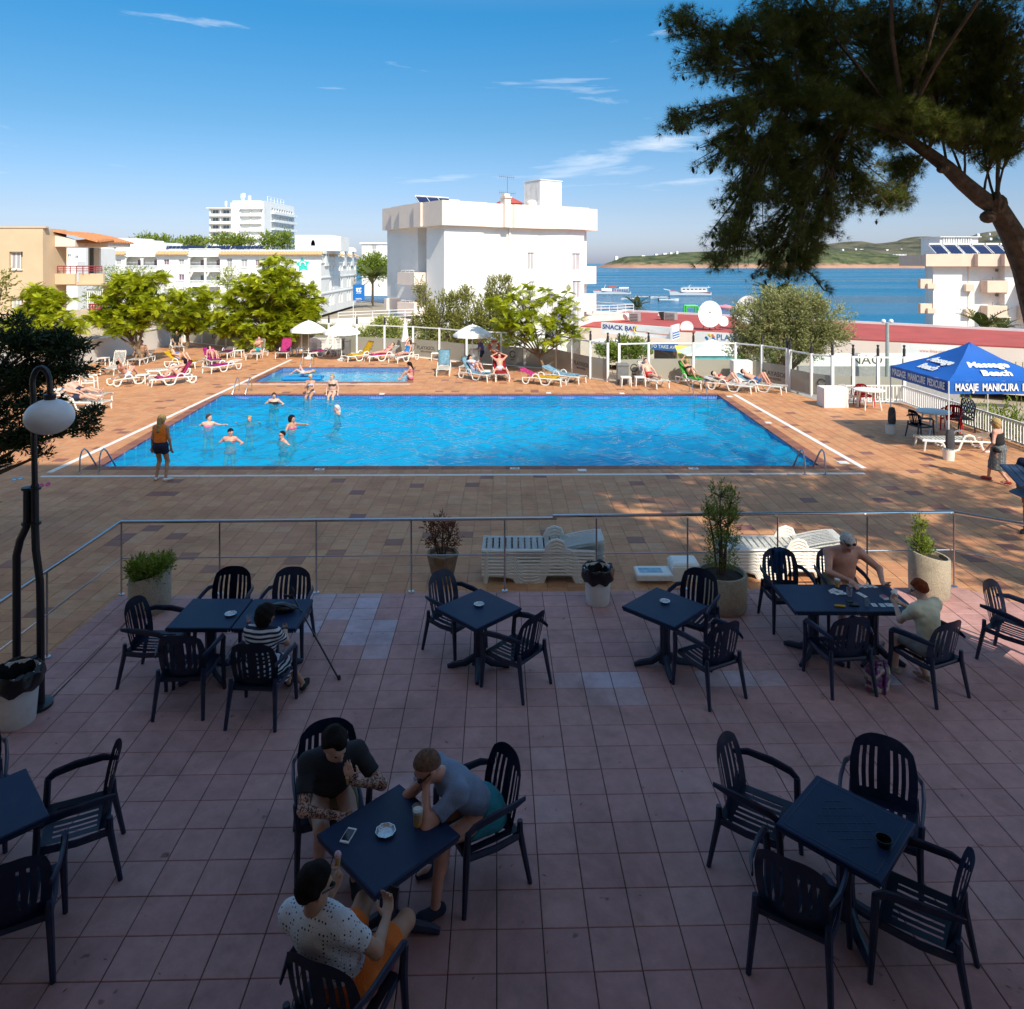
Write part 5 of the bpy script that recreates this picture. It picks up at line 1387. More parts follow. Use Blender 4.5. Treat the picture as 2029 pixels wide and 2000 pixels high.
def jacaranda(px_base, py_base, lobes, label, fork=0.35, scale=0.38, per=18, density=1.0, seed=1, blossoms=(), trunk_r=0.15, lm=JAC, name='tree', z=0.0, group=None):
 """lobes: photo (x, y, half width, half height) of the leaf masses, at the distance of the trunk"""
 g = G(px_base, py_base, z) if z == 0 else AT(px_base, py_base, z)
 Y = g.y; base = Vector((g.x, g.y, 0 if z == 0 else g.z))
 t = thing(name, label, 'tree', base, 0, group)
 mb = MB(); tips = []; parts = []
 top = AT(sum(l[0] for l in lobes) / len(lobes), max(l[1] + l[3] * .3 for l in lobes), Y) - base
 fk = Vector((top.x * .35, 0, max(top.z * fork, .8)))
 mb.tube([Vector((0, 0, -.1)), Vector((0, 0, .15)), fk * .55 + Vector((.06, .03, 0)), fk], [trunk_r * 1.35, trunk_r * 1.05, trunk_r * .9, trunk_r * .8], 9, cap=False)
 for (lx, ly, hw, hh) in lobes:
  dy = random.uniform(-.35, .35) * hw / F * Y
  c = AT(lx, ly, Y + dy) - base; r = (hw / F * Y, max(hw * .8, hh) / F * Y, hh / F * Y)
  pts = limb(mb, fk, c - Vector((0, 0, r[2] * .4)), trunk_r * .55, .03, .12)
  nc = max(5, int(density * 12 * (r[0] * r[1] * r[2]) ** (2 / 3) / .35))
  P, D = ell_points(nc, c, r, .45)
  for p, d in zip(P, D):
   if random.random() < .5: limb(mb, pts[random.randint(2, 5)], p - np.array((0, 0, .12)), .022, .008, .1, 4, 3)
   k = per
   az = rng.random() * 6.28 + np.arange(k) * 2.399
   el = rng.normal(.15, .45, k)
   dirs = np.stack([np.cos(az) * np.cos(el), np.sin(az) * np.cos(el), np.sin(el)], -1)
   pos = np.tile(p, (k, 1)) + dirs * .05
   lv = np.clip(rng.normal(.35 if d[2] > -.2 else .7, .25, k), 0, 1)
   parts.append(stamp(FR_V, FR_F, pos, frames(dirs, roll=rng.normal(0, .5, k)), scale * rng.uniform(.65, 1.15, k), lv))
 mb.build('trunk', BARK2, t)
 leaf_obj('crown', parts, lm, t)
 if blossoms:
  LIL = MAT.get('lilac_blossom') or leaf_mat('lilac_blossom', (0.25, 0.22, 0.50), (0.33, 0.28, 0.55), .3)
  for bx, by in blossoms:
   c = np.array(AT(bx, by, Y - .9) - base)
   P = c + rng.normal(0, .11, (26, 3)); q = np.array([(0, -.5, 0), (1, 0, .2), (0, .5, 0), (-1, 0, -.2)]); 
   leaf_obj('blossom', [stamp(q, np.array([[0, 1, 2, 3]]), P, frames(rng.normal(size=(26, 3))), np.full(26, .06))], LIL, t)
 return t
jacaranda(283, 722, [(255, 575, 55, 40), (215, 615, 42, 34), (290, 610, 48, 36), (250, 640, 60, 28), (190, 632, 20, 18), (308, 560, 25, 22)], 'lime green feathery tree beside the man sitting at the white wall', seed=2, trunk_r=.13)
jacaranda(369, 692, [(365, 605, 48, 36), (395, 630, 32, 28), (345, 630, 32, 25), (372, 645, 42, 20), (400, 590, 22, 20)], 'rounded lime green tree whose trunk hides the person in black', fork=.45, trunk_r=.12)
jacaranda(541, 697, [(540, 570, 58, 40), (480, 590, 48, 32), (600, 590, 40, 28), (545, 530, 36, 24), (572, 548, 28, 22), (460, 625, 36, 30), (515, 635, 52, 30), (565, 630, 40, 28), (613, 630, 28, 24), (500, 562, 24, 18), (560, 605, 55, 32), (470, 655, 28, 20), (505, 672, 36, 20), (560, 655, 34, 18), (445, 650, 22, 18), (620, 612, 24, 26)], 'largest feathery tree with a forked trunk, left of the white parasols', fork=.38, trunk_r=.17)
jacaranda(1077, 741, [(1025, 610, 48, 34), (1100, 600, 48, 30), (1060, 640, 52, 28), (1120, 635, 34, 28), (1000, 640, 30, 26), (985, 600, 20, 20), (1085, 672, 45, 16), (1020, 675, 22, 14), (1140, 660, 22, 12), (1030, 585, 30, 20)], 'feathery tree with lilac blossoms and a thin leaning trunk inside the glass fence', fork=.42, per=12, density=.72, trunk_r=.08, blossoms=((1093, 583), (1141, 607), (1106, 630), (1131, 627), (1093, 662)))
jacaranda(70, 700, [(90, 600, 52, 34), (50, 630, 50, 34), (110, 640, 44, 30), (20, 660, 40, 30), (140, 660, 34, 24), (70, 672, 50, 24), (60, 580, 22, 16)], 'lime green tree in front of the beige house wall at the left', z=36.0, trunk_r=.14)
LF = (np.array([(0, -.22, 0), (.5, -.3, .06), (1, 0, 0), (.5, .3, .06), (0, .22, 0)]), np.array([[0, 1, 2, 3]]))
LEAF4 = (np.array([(0, 0, 0), (.45, -.24, .05), (1, 0, 0), (.45, .24, .05)]), np.array([[0, 1, 2, 3]]))
def leafy(name, label, base, blobs, m, size, n_per, bark=BARK, trunk=None, up=0.4, cat='tree', group=None, shell=.35, sprig=6, aspect=1.0):
 """blobs: (centre, radii) relative to base; sprigs of small leaves through their volume"""
 t = thing(name, label, cat, base, 0, group)
 mb = MB(); parts = []; tv = LEAF4[0] * np.array([1, aspect, 1])
 if trunk:
  mb.tube([(0, 0, -.1), (.03, .02, trunk[1] * .5), (0, 0, trunk[1])], [trunk[0], trunk[0] * .8, trunk[0] * .6], 8, cap=False)
 for c, r in blobs:
  c = np.array(c, dtype=float); r = np.array(r, dtype=float)
  if trunk: limb(mb, (0, 0, trunk[1] * .9), c, trunk[0] * .5, .02, .05)
  else: limb(mb, (c[0] * .3, c[1] * .3, 0), c, .02, .008, .05)
  k = int(n_per * (r[0] * r[1] * r[2]) ** (2 / 3))
  P, D = ell_points(k, c, r, shell)
  # uneven outline: clumps
  P += 0.16 * r * np.sin(P * 5.3 / max(r.max(), .3) + c)
  d = D + np.array([0, 0, up]) + rng.normal(0, .35, D.shape)
  for s in range(sprig):
   dd = d + rng.normal(0, .65, d.shape)
   off = d / np.linalg.norm(d, axis=1, keepdims=True) * size * (s * .45)
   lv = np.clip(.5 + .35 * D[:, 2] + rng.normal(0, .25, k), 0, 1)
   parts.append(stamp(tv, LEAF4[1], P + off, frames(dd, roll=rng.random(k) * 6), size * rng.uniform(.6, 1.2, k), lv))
  for q in range(min(14, k // 12)):
   i = rng.integers(k); limb(mb, c, P[i], .012 if not trunk else .02, .004, .05, 4, 3)
 mb.build('trunk' if trunk else 'stem', bark, t)
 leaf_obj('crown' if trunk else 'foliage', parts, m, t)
 return t
def blob(px, py, hw, hh, Y, base, dy=0, depth=None):
 c = AT(px, py, Y + dy) - Vector(base)
 return (c, (hw / F * Y, (depth or hw * .8) / F * Y, hh / F * Y))
# olive tree beyond the fence on the right
b = Vector((AT(1545, 700, 37.5).x, 37.5, -2.5))
leafy('olive_tree', 'broad silvery olive tree behind the fence in front of the red roof', b, [blob(*v, 37.5, b) for v in ((1500, 640, 50, 34), (1560, 630, 58, 40), (1620, 640, 52, 36), (1530, 605, 40, 26), (1585, 600, 42, 24), (1640, 665, 36, 28), (1494, 672, 34, 26), (1560, 685, 60, 24), (1462, 695, 16, 16), (1500, 712, 40, 16), (1600, 690, 40, 20))], OLIVE, .15, 900, BARK, (.25, 2.2), up=.6, sprig=7, aspect=.65)
# grey green conifers behind the middle of the fence
b = Vector((AT(930, 640, 47).x, 47, GZ))
leafy('conifer', 'loose grey green conifers with feathery tips in front of the white block, behind the parasol', b, [blob(*v, 47, b) for v in ((990, 580, 24, 30), (975, 620, 34, 30), (930, 640, 40, 30), (870, 630, 28, 26), (905, 600, 20, 16), (922, 588, 12, 14), (840, 600, 9, 28), (845, 650, 30, 30), (890, 670, 60, 22), (960, 675, 50, 18), (1005, 655, 28, 30), (832, 570, 5, 18), (880, 595, 10, 10))], DULL, .17, 800, BARK, (.2, 2.5), up=.8, sprig=6, aspect=.8)
b = Vector((AT(770, 690, 47).x, 47, GZ + 1))
leafy('bush', 'pale yellow green bush seen through the clear glass behind the closed parasol', b, [blob(*v, 47, b) for v in ((765, 650, 26, 18), (790, 662, 26, 20), (740, 665, 22, 16), (715, 672, 14, 12))], PALE, .15, 800, up=.7, cat='shrub')
b = Vector((AT(1270, 690, 39).x, 39, -2.2))
leafy('bush', 'dense bright green bush with upright shoots behind the glass below SNACK BAR', b, [blob(*v, 39, b) for v in ((1240, 702, 26, 20), (1265, 698, 22, 18), (1213, 702, 22, 18), (1235, 682, 7, 16), (1262, 686, 8, 12), (1195, 696, 12, 14))], BUSHL, .13, 1100, up=1.2, cat='shrub')
b = Vector((AT(640, 660, 52).x, 52, GZ + 1))
leafy('bush', 'olive green hedge behind the fence under the two white parasols', b, [blob(*v, 52, b) for v in ((600, 660, 30, 14), (650, 664, 34, 14), (700, 668, 22, 12), (560, 668, 26, 12))], DULL, .15, 520, up=.5, cat='shrub')
b = Vector((AT(200, 600, 60).x, 60, GZ))
leafy('pepper_tree', 'soft grey green weeping tree rising behind the lime green trees at the left', b, [blob(*v, 60, b) for v in ((225, 560, 36, 28), (200, 590, 28, 32), (270, 548, 26, 20), (185, 620, 16, 26), (300, 590, 24, 24), (350, 585, 22, 18))], BUSHL, .17, 260, BARK, (.2, 4), up=-.5, sprig=6, aspect=.6)
b = Vector((AT(440, 585, 70).x, 70, GZ))
leafy('tree', 'small pale leaved tree between the rounded tree and the largest tree', b, [blob(*v, 70, b) for v in ((455, 555, 26, 22), (420, 600, 24, 16))], PALE, .2, 200, BARK, (.15, 4), up=.2)
b = Vector((AT(8, 560, 30).x - .6, 30, 1))
leafy('tree', 'thin grey green leafy tree reaching in at the left edge before the beige wall', b, [blob(*v, 30, b) for v in ((-8, 556, 28, 16), (4, 575, 14, 10), (-6, 600, 18, 22))], DULL, .16, 300, BARK, (.05, 2))
# trees along the skyline by the tower and beside the sea
for px, py, hw, hh, lab in ((440, 478, 22, 8, 'low round pine on the skyline left of the tower hotel'), (285, 478, 16, 8, 'small pine showing above the long white hotel roof at the left'), (318, 482, 26, 9, 'flat pine row above the solar panels of the long white hotel'), (380, 484, 30, 7, 'low pine clump between the white hotel roof and the tower'), (475, 482, 22, 12, 'pine in front of the foot of the tower hotel'), (530, 478, 16, 14, 'rounded pine at the right foot of the tower hotel'), (560, 478, 18, 16, 'taller pine touching the right wing of the tower hotel')):
 Y = 200.0; c = AT(px, py, Y); b = Vector((c.x, Y, GZ))
 leafy('pine_tree', lab, b, [blob(px + dx * hw, py + dz * hh, hw * .6, hh * .8, Y, b) for dx, dz in ((0, 0), (-.5, .25), (.5, .2), (.15, -.3))], BUSHL, .7, 26, BARK, (.3, c.z - GZ - .5), up=.5)
Y = 185.0; c = AT(738, 525, Y); b = Vector((c.x, Y, GZ - .6))
leafy('umbrella_pine', 'broad umbrella pine beside the white block by the sea', b, [blob(*v, Y, b) for v in ((725, 530, 16, 12), (745, 522, 20, 12), (762, 530, 14, 12), (735, 540, 22, 8), (755, 540, 16, 8))], BUSHL, .6, 60, BARK, (.35, 5.5), up=.7)
def palm(px, py, Y, label, r=1.8, n_=26, group=None, zb=None, m=PALM):
 c = AT(px, py, Y); zb = GZ if zb is None else zb
 t = thing('palm_tree', label, 'palm', (c.x, Y, zb), 0, group)
 mb = MB(); h = c.z - zb; mb.tube([(0, 0, 0), (.04, 0, h * .5), (0, 0, h)], [.2, .16, .18], 9); mb.build('trunk', BARK, t)
 parts = []
 v, f = frond_template(11, 1.0, .22, .55)
 az = np.arange(n_) * 2.399; el = rng.uniform(-.2, 1.2, n_)
 d = np.stack([np.cos(az) * np.cos(el), np.sin(az) * np.cos(el), np.sin(el)], -1)
 parts.append(stamp(v, f, np.tile([0, 0, h], (n_, 1)) + d * .1, frames(d), r * rng.uniform(.8, 1.1, n_)))
 leaf_obj('crown', parts, m, t); return t
palm(1539, 592, 44, 'palm with spiky yellow green fronds rising behind the olive tree', 1.5)
palm(739, 552, 165, 'palm in front of the umbrella pine by the sea', 4.5, 22)
palm(1262, 611, 98, 'small palm top behind the red roof by the boats', 2.0, 20, zb=-6)
palm(1948, 650, 70, 'palm top between the red roof and the right white block', 2.2, 22)
palm(1985, 655, 72, 'second lower palm top at the foot of the right white block', 1.8, 18)
# oleander hedge outside the picket railing on the right
b = Vector((17.3, 22.5, -2.5))
leafy('oleander', 'dark green oleander bush with pink blossoms outside the picket railing behind the blue tent', b, [((-.9, 1.4, 2.3), (.8, .9, .9)), ((-.6, -.2, 2.5), (.9, 1.0, 1.0)), ((.1, -2.0, 2.3), (.9, 1.1, 1.0)), ((.8, 1.0, 2.6), (1.1, 1.2, .9)), ((-1.1, 3.2, 2.2), (.7, .9, .8))], BUSHL, .19, 420, up=.5, cat='shrub', aspect=.5)
PINKB = leaf_mat('pink_blossom', (0.55, 0.08, 0.14), (0.65, 0.15, 0.2), .3)
for c in ((15.9, 20.9, .15), (16.0, 21.4, .3), (16.2, 20.2, .2)):
 P = np.array(c) + rng.normal(0, .12, (30, 3)) - np.array(b)
 leaf_obj('blossom', [stamp(LEAF4[0], LEAF4[1], P, frames(rng.normal(size=(30, 3))), np.full(30, .09))], PINKB, [o for o in C.objects if o.name.startswith('oleander')][0])
# dark juniper at the left, close to the lamp post
def spray_tree(name, label, base, blobs, m, size, n_, trunk):
 t = thing(name, label, 'tree', base)
 mb = MB(); parts = []
 mb.tube([(0, 0, -.1), (.05, 0, trunk[1] * .6), (0, 0, trunk[1])], [trunk[0], trunk[0] * .8, trunk[0] * .4], 9, cap=False)
 tv = np.array([(0, -.10, 0), (.5, -.16, .04), (1, 0, .08), (.5, .16, .04), (0, .10, 0)]); tf = np.array([[0, 1, 2, 3]])
 tv = np.array([(0, -.05, 0), (.55, -.13, .0), (1, 0, 0), (.55, .13, .0)])
 for c, r in blobs:
  c = np.array(c); r = np.array(r)
  limb(mb, (0, 0, min(trunk[1], max(.4, c[2] - .5))), c, .06, .015, -.05)
  k = int(n_ * (r[0] * r[1] * r[2]) ** (2 / 3))
  P, D = ell_points(k, c, r, .3)
  P += .2 * r * np.sin(P * 7.1 + c * 3)
  for q in range(8):
   i = rng.integers(k); limb(mb, c, P[i], .012, .004, 0, 4, 3)
  for s in range(9):
   dd = D * np.array([1, 1, .4]) + rng.normal(0, .5, D.shape) + np.array([0, 0, .12])
   parts.append(stamp(tv, tf, P + rng.normal(0, size * .35, P.shape), frames(dd, roll=rng.random(k) * 6), size * rng.uniform(.5, 1.1, k)))
 mb.build('trunk', BARK, t); leaf_obj('crown', parts, m, t); return t
Yj = 14.0; b = Vector((AT(-40, 900, Yj).x, Yj, 0))
spray_tree('juniper', 'dark spreading juniper behind the lamp post at the left edge', b, [blob(*v, Yj, b, 0, v[2] * .9) for v in ((70, 680, 42, 36), (25, 690, 40, 40), (110, 668, 26, 28), (120, 700, 40, 26), (150, 730, 34, 14), (60, 750, 50, 40), (10, 770, 40, 50), (110, 745, 26, 24), (150, 690, 26, 14), (30, 640, 20, 18), (80, 800, 40, 26), (20, 850, 44, 40), (140, 835, 40, 14), (180, 820, 24, 10), (90, 850, 34, 18), (165, 848, 26, 9), (50, 880, 30, 22), (8, 910, 18, 14), (85, 900, 14, 10))], JUNL, .13, 1500, (.16, 3.0))
# ------------------------------------------------------------------ the big pine at the right
pb = Vector((9.4, 12.0, 0.0))
pine = thing('pine_tree', 'large overhanging pine with dark needles, hanging cones and a bent trunk at the upper right', 'pine', pb)
mb = MB()
pt = lambda px, py, Y: AT(px, py, Y) - pb
spine = [Vector((0, 0, -.2)), Vector((-.05, -.1, 1.4)), Vector((-.25, -.2, 3.2)), pt(2062, 640, 11.7), pt(2034, 530, 11.5), pt(2004, 460, 11.4), pt(1976, 412, 11.3), pt(1948, 396, 11.2), pt(1910, 364, 11.1), pt(1878, 333, 11.1), pt(1838, 303, 11.1), pt(1790, 270, 11.1), pt(1690, 225, 11.0), pt(1580, 170, 11.0)]
mb.tube(spine, [.36, .29, .25, .225, .20, .172, .148, .13, .117, .104, .092, .072, .05, .03], 11, cap=False)
mb.ball(pt(1978, 404, 11.2), (.13, .13, .15), 8, 6); mb.tube([pt(1972, 415, 11.2), pt(1976, 392, 11.1), pt(1975, 380, 11.1)], [.1, .07, .04], 7); mb.ball(pt(1868, 335, 11.0), (.09, .09, .07), 8, 6)
mb.ball(pt(1958, 430, 11.2), (.12, .12, .10), 8, 6)
BL = [(1470, 60, 130, 60, 10.6), (1400, 110, 70, 60, 10.4), (1600, 60, 160, 80, 11.2), (1780, 60, 170, 90, 11.8), (1950, 90, 150, 110, 12.0), (1440, 225, 100, 45, 10.3), (1540, 200, 120, 60, 10.8), (1680, 190, 150, 70, 11.4), (1850, 200, 150, 65, 11.6), (1980, 230, 90, 60, 11.2), (1430, 300, 80, 50, 10.3), (1530, 300, 100, 60, 10.6), (1650, 320, 110, 60, 11.0), (1470, 385, 80, 40, 10.2), (1570, 390, 100, 55, 10.6), (1690, 385, 100, 45, 10.9), (1450, 460, 65, 40, 10.2), (1540, 470, 90, 50, 10.4), (1620, 450, 60, 50, 10.6), (1430, 515, 60, 22, 10.2), (1530, 535, 80, 22, 10.3), (1780, 330, 50, 40, 11.2), (1970, 290, 50, 22, 10.9), (1765, 395, 40, 22, 11.0), (1345, 35, 40, 40, 10.3), (1340, 235, 30, 25, 10.2), (1590, 515, 40, 26, 10.4), (1500, 150, 110, 60, 10.9), (1620, 130, 120, 60, 11.3), (1760, 150, 120, 60, 11.5), (1900, 20, 140, 70, 12.0), (1700, 20, 140, 50, 11.5), (1560, 20, 120, 40, 10.9), (1600, 260, 110, 50, 11.2), (1740, 260, 100, 50, 11.6), (1540, 345, 90, 50, 10.9), (1920, 170, 120, 60, 11.6), (1850, 120, 120, 60, 11.2), (1960, 60, 110, 70, 11.4), (2000, 160, 80, 70, 11.0), (1910, 255, 90, 35, 10.8), (2000, 265, 70, 35, 10.7), (1700, 225, 80, 45, 10.5), (1780, 215, 90, 45, 10.6), (1850, 245, 60, 30, 10.5), (1620, 190, 80, 45, 10.4)]
W_EXTRA = [((6.5, 10.5, 11.0), (3.2, 2.0, 1.3)), ((9.0, 9.5, 10.6), (2.6, 2.2, 1.4)), ((10.5, 11.5, 9.6), (2.2, 2.4, 1.4)), ((3.6, 10.8, 10.4), (1.6, 1.4, 1.0)), ((11.5, 8.5, 9.6), (2.0, 2.0, 1.2)), ((9.3, 12.6, 11.2), (3.0, 2.0, 1.3)), ((12.8, 10.5, 8.6), (1.6, 2.2, 1.2)), ((12.5, 6.8, 8.6), (2.6, 2.0, 1.0)), ((10.4, 8.0, 9.4), (2.2, 1.8, 1.0)), ((14.6, 9.0, 8.8), (2.2, 2.2, 1.0)), ((13.6, 5.0, 8.0), (2.2, 1.6, .9)), ((7.9, 9.4, 10.2), (1.7, 1.6, .9)), ((8.6, 8.2, 9.4), (1.8, 1.6, .9)), ((11.5, 7.6, 9.6), (2, 1.6, .9)), ((5.2, 6.8, 9.5), (2.0, 1.4, .7)), ((7.4, 6.2, 9.3), (2, 1.4, .7)), ((4.2, 8.2, 10.8), (1.8, 1.4, .7))]
blobs = [(np.array(AT(x, y, Y) - pb), np.array((hw / F * Y, max(.55, hw * .62 / F * Y), hh / F * Y))) for x, y, hw, hh, Y in BL]
blobs += [(np.array(c) - np.array(pb), np.array(r)) for c, r in W_EXTRA]
# needle tuft: a small brush of thin blades
k = 15; az = np.arange(k) * 2.399; el = np.linspace(.15, 1.25, k)
dr = np.stack([np.sin(el), np.cos(az) * np.cos(el), np.sin(az) * np.cos(el)], -1); sd = np.cross(dr, [0.3, .5, .8]); sd /= np.linalg.norm(sd, axis=1, keepdims=True)
TV = np.concatenate([np.stack([-sd * .022, sd * .022, dr + sd * .008 * 0], 1)]).reshape(-1, 3); TF = np.arange(3 * k).reshape(-1, 3)
parts = []; cones = MB(); sp = [np.array(v) for v in spine[4:]]
for bi, (c, r) in enumerate(blobs):
 far = bi >= len(BL)
 j = min(range(len(sp)), key=lambda i: np.linalg.norm(sp[i] - c) + (0 if sp[i][0] > c[0] else .5))
 main = limb(mb, sp[j] if not far else (spine[2] if (c[0] + 9.4) / (c[1] + 12) > .8 else spine[11]), c, .022 if not far else .04, .010, .08, 5, 6, .1)
 nb = int((50 if not far else 22) * (r[0] * r[1] * r[2]) ** (2 / 3) / .35) + 8
 P, D = ell_points(nb, c, r, .5)
 P[:, 2] -= .05
 for p, d in zip(P, D):
  s = np.array(main[random.randint(3, 6)])
  L = np.linalg.norm(p - s)
  if L > 1.6: s = p + (s - p) * (1.0 / L)
  twig = limb(mb, s, p, .012, .0035, random.uniform(-.15, .1), 4, 4, .1)
  tw = np.array([tuple(v) for v in twig])
  m_ = 17 if not far else 13
  tt = rng.uniform(.25, 1.0, m_); q = np.stack([np.interp(tt * 4, np.arange(5), tw[:, i]) for i in range(3)], -1)
  dd = (p - s) / max(np.linalg.norm(p - s), .1) + rng.normal(0, .55, (m_, 3)) + np.array([0, 0, -.05])
  q = q + rng.normal(0, .045, (m_, 3))
  parts.append(stamp(TV, TF, q, frames(dd, roll=rng.random(m_) * 6), (.115 if not far else .19) * rng.uniform(.7, 1.15, m_), np.clip(rng.normal(.45, .3, m_), 0, 1)))
  if not far and random.random() < (.5 if c[0] < -5.6 else .12):
   for _ in range(random.randint(1, 3)):
    o = Vector(q[rng.integers(m_)]) + Vector((0, 0, -.05)); ln = random.uniform(.03, .05)
    tilt = Vector((random.gauss(0, .4), random.gauss(0, .4), -1)).normalized()
    cones.tube([o - tilt * ln, o - tilt * ln * .4, o + tilt * ln * .3, o + tilt * ln], [.004, ln * .5, ln * .42, .003], 6, cap=False)
# drooping spray at the lower right of the crown
sp_ = [pt(1570, 520, 10.4), pt(1610, 545, 10.3), pt(1632, 575, 10.3), pt(1650, 580, 10.3)]
mb.tube(sp_, [.02, .014, .01, .004], 5)
q = np.array([tuple(sp_[1].lerp(sp_[3], t_)) for t_ in np.linspace(0, 1, 26)]) + rng.normal(0, .02, (26, 3))
parts.append(stamp(TV, TF, q, frames(rng.normal(0, .5, (26, 3)) + np.array([.6, 0, -.4])), np.full(26, .11)))
mb.build('trunk', BARK, pine); leaf_obj('crown', parts, PINEL, pine)
structure(cones.build('cones', CONE, pine), 'stuff')
# ------------------------------------------------------------------ terrace chairs and tables
def sheet(mb_name, cells, fn, th, m, parent, name):
 """cells: flat rectangles (u0,u1,v0,v1) mapped by fn(u,v) to 3-D, then given a thickness"""
 bm = bmesh.new(); cache = {}
 def vert(u, v):
  k = (round(u, 5), round(v, 5))
  if k not in cache: cache[k] = bm.verts.new(fn(u, v))
  return cache[k]
 for u0, u1, v0, v1 in cells:
  try: bm.faces.new((vert(u0, v0), vert(u1, v0), vert(u1, v1), vert(u0, v1)))
  except ValueError: pass
 bmesh.ops.solidify(bm, geom=bm.faces[:], thickness=th)
 bmesh.ops.recalc_face_normals(bm, faces=bm.faces[:])
 me = bpy.data.meshes.new(name); bm.to_mesh(me); bm.free()
 me.materials.append(m)
 me.polygons.foreach_set('use_smooth', [True] * len(me.polygons)); me.set_sharp_from_angle(angle=R(40)); me.update()
 return meshobj(name, me, parent)
def slot_cells(us, slots, vs, top=None):
 """us, vs: grid lines; slots: (u index, v index) cells left out"""
 return [(us[i], us[i + 1], vs[j], vs[j + 1]) for i in range(len(us) - 1) for j in range(len(vs) - 1) if (i, j) not in slots]
def garden_chair(label, m, cat='chair', group=None, name='garden_chair', low=False):
 """moulded armchair, seat 0.43 high; it faces +y in its own space"""
 t = thing(name, label, cat, (0, 0, 0), 0, group)
 hb = .80 if low else .90
 us = [-.225, -.195, -.165, -.150, -.120, -.105, -.065, -.050, -.020, -.005 + .01, .020, .050, .065, .105, .120, .150, .165, .195, .225]
 us = [-.225, -.185, -.165, -.148, -.118, -.101, -.062, -.045, -.015, .015, .045, .062, .101, .118, .148, .165, .185, .225]
 vs = [0, .09, .2, .31, .40, .46, .50]
 slots = {(i, j) for i in (2, 4, 6, 10, 12, 14) for j in (1, 2, 3)} | {(8, j) for j in ()}
 def fb(u, v):
  k = abs(u) / .225
  h = v / .5
  top = 1.0 - .24 * max(0, k - .2) ** 2.4 * h ** 2
  bul = 1 + .14 * math.sin(math.pi * min(1, h * 1.0)) - .04 * h
  return (u * bul, -.20 - .10 * h ** 1.2 + .055 * k * k, .40 + (hb - .40) * h * top)
 sheet('', slot_cells(us, slots, vs), fb, .016, m, t, 'backrest')
 us2 = [-.235, -.19, -.165, -.145, -.105, -.085, -.045, -.025, .025, .045, .085, .105, .145, .165, .19, .235]
 vs2 = [-.225, -.13, -.02, .09, .17, .235, .25]
 slots2 = {(i, j) for i in (2, 4, 6, 8, 10, 12) for j in (1, 2, 3)}
 fs = lambda u, v: (u * (1 + .08 * (v + .22)), v, .425 - .018 * math.cos(u / .235 * 1.4) * math.cos(v * 4) + (-.02 if v > .24 else 0) + .015 * (v > .2) * 0)
 sheet('', slot_cells(us2, slots2, vs2), fs, .018, m, t, 'seat')
 mb = MB(); mb.tube([(-.235, .24, .39), (.235, .24, .39)], .028, 6, flat=.5); mb.tube([(-.235, -.2, .385), (.235, -.2, .385)], .028, 6, flat=.5)
 for s in (-1, 1): mb.tube([(s * .24, -.22, .39), (s * .25, 0, .38), (s * .24, .24, .39)], .03, 6, flat=.5)
 mb.build('seat_frame', m, t)
 for s in (-1, 1):
  mb = MB(); mb.tube([(s * .245, -.265, .66), (s * .285, -.15, .675), (s * .295, .05, .665), (s * .29, .2, .64), (s * .285, .255, .60)], [.02, .032, .036, .034, .026], 8, flat=.42); mb.build('armrest', m, t)
  mb = MB(); mb.tube([(s * .285, .25, .61), (s * .272, .258, .42), (s * .285, .285, 0)], [.026, .028, .019], 7); mb.build('leg', m, t)
  mb = MB(); mb.tube([(s * .235, -.225, .50), (s * .235, -.225, .40), (s * .262, -.30, 0)], [.022, .027, .019], 7); mb.build('leg', m, t)
 return t
def pedestal_table(label, side=.73, diamonds=False, group=None):
 """square table on one fluted pedestal with four splayed feet"""
 t = thing('bistro_table', label, 'table', (0, 0, 0), 0, group)
 mb = MB(); mb.box((0, 0, .705), (side, side, .03), ch=.008); o = mb.build('tabletop', NAVYTOP, t, smooth=False)
 mb = MB(); h = side / 2
 for s in (-1, 1): mb.box((s * (h - .012), 0, .683), (.018, side - .02, .03)); mb.box((0, s * (h - .012), .683), (side - .06, .018, .03))
 mb.build('skirt', NAVY, t, smooth=False)
 if diamonds:
  mb = MB()
  for k in range(-4, 5):
   for sg in (1, -1):
    c = k * .075; L = (h - .05 - abs(c)) * 1.42
    if L > .05: mb.box((c * .7, sg * c * .7, .7204), (L * 1.0, .006, .003), sg * R(45) + R(90))
  for s in (-1, 1): mb.box((s * (h - .045), 0, .7204), (.008, side - .09, .003)); mb.box((0, s * (h - .045), .7204), (side - .1, .008, .003))
  mb.build('moulded_lattice', NAVY, t, smooth=False)
 mb = MB(); prof = []
 for z, r in ((.05, .085), (.12, .07), (.3, .06), (.55, .066), (.685, .1)): prof.append((r, z))
 n = 16; base = len(mb.v)
 for r, z in prof:
  for k in range(n):
   q = r * (1.0 if k % 2 else .88); a = 2 * math.pi * k / n
   mb.v.append((q * math.cos(a), q * math.sin(a), z))
 for i in range(len(prof) - 1):
  for k in range(n): mb.f.append((i * n + k, i * n + (k + 1) % n, (i + 1) * n + (k + 1) % n, (i + 1) * n + k)); mb.m.append(0)
 mb.build('pedestal', NAVY, t, smooth=False)
 for k in range(4):
  a = R(45 + 90 * k); c, s = math.cos(a), math.sin(a)
  mb = MB(); mb.tube([(c * .05, s * .05, .13), (c * .16, s * .16, .06), (c * .30, s * .30, .04), (c * .37, s * .37, .02)], [.045, .045, .038, .026], 8, flat=.8); mb.build('foot', NAVY, t)
 return t
CHG = 'navy plastic armchairs on the terrace'
chair0 = None
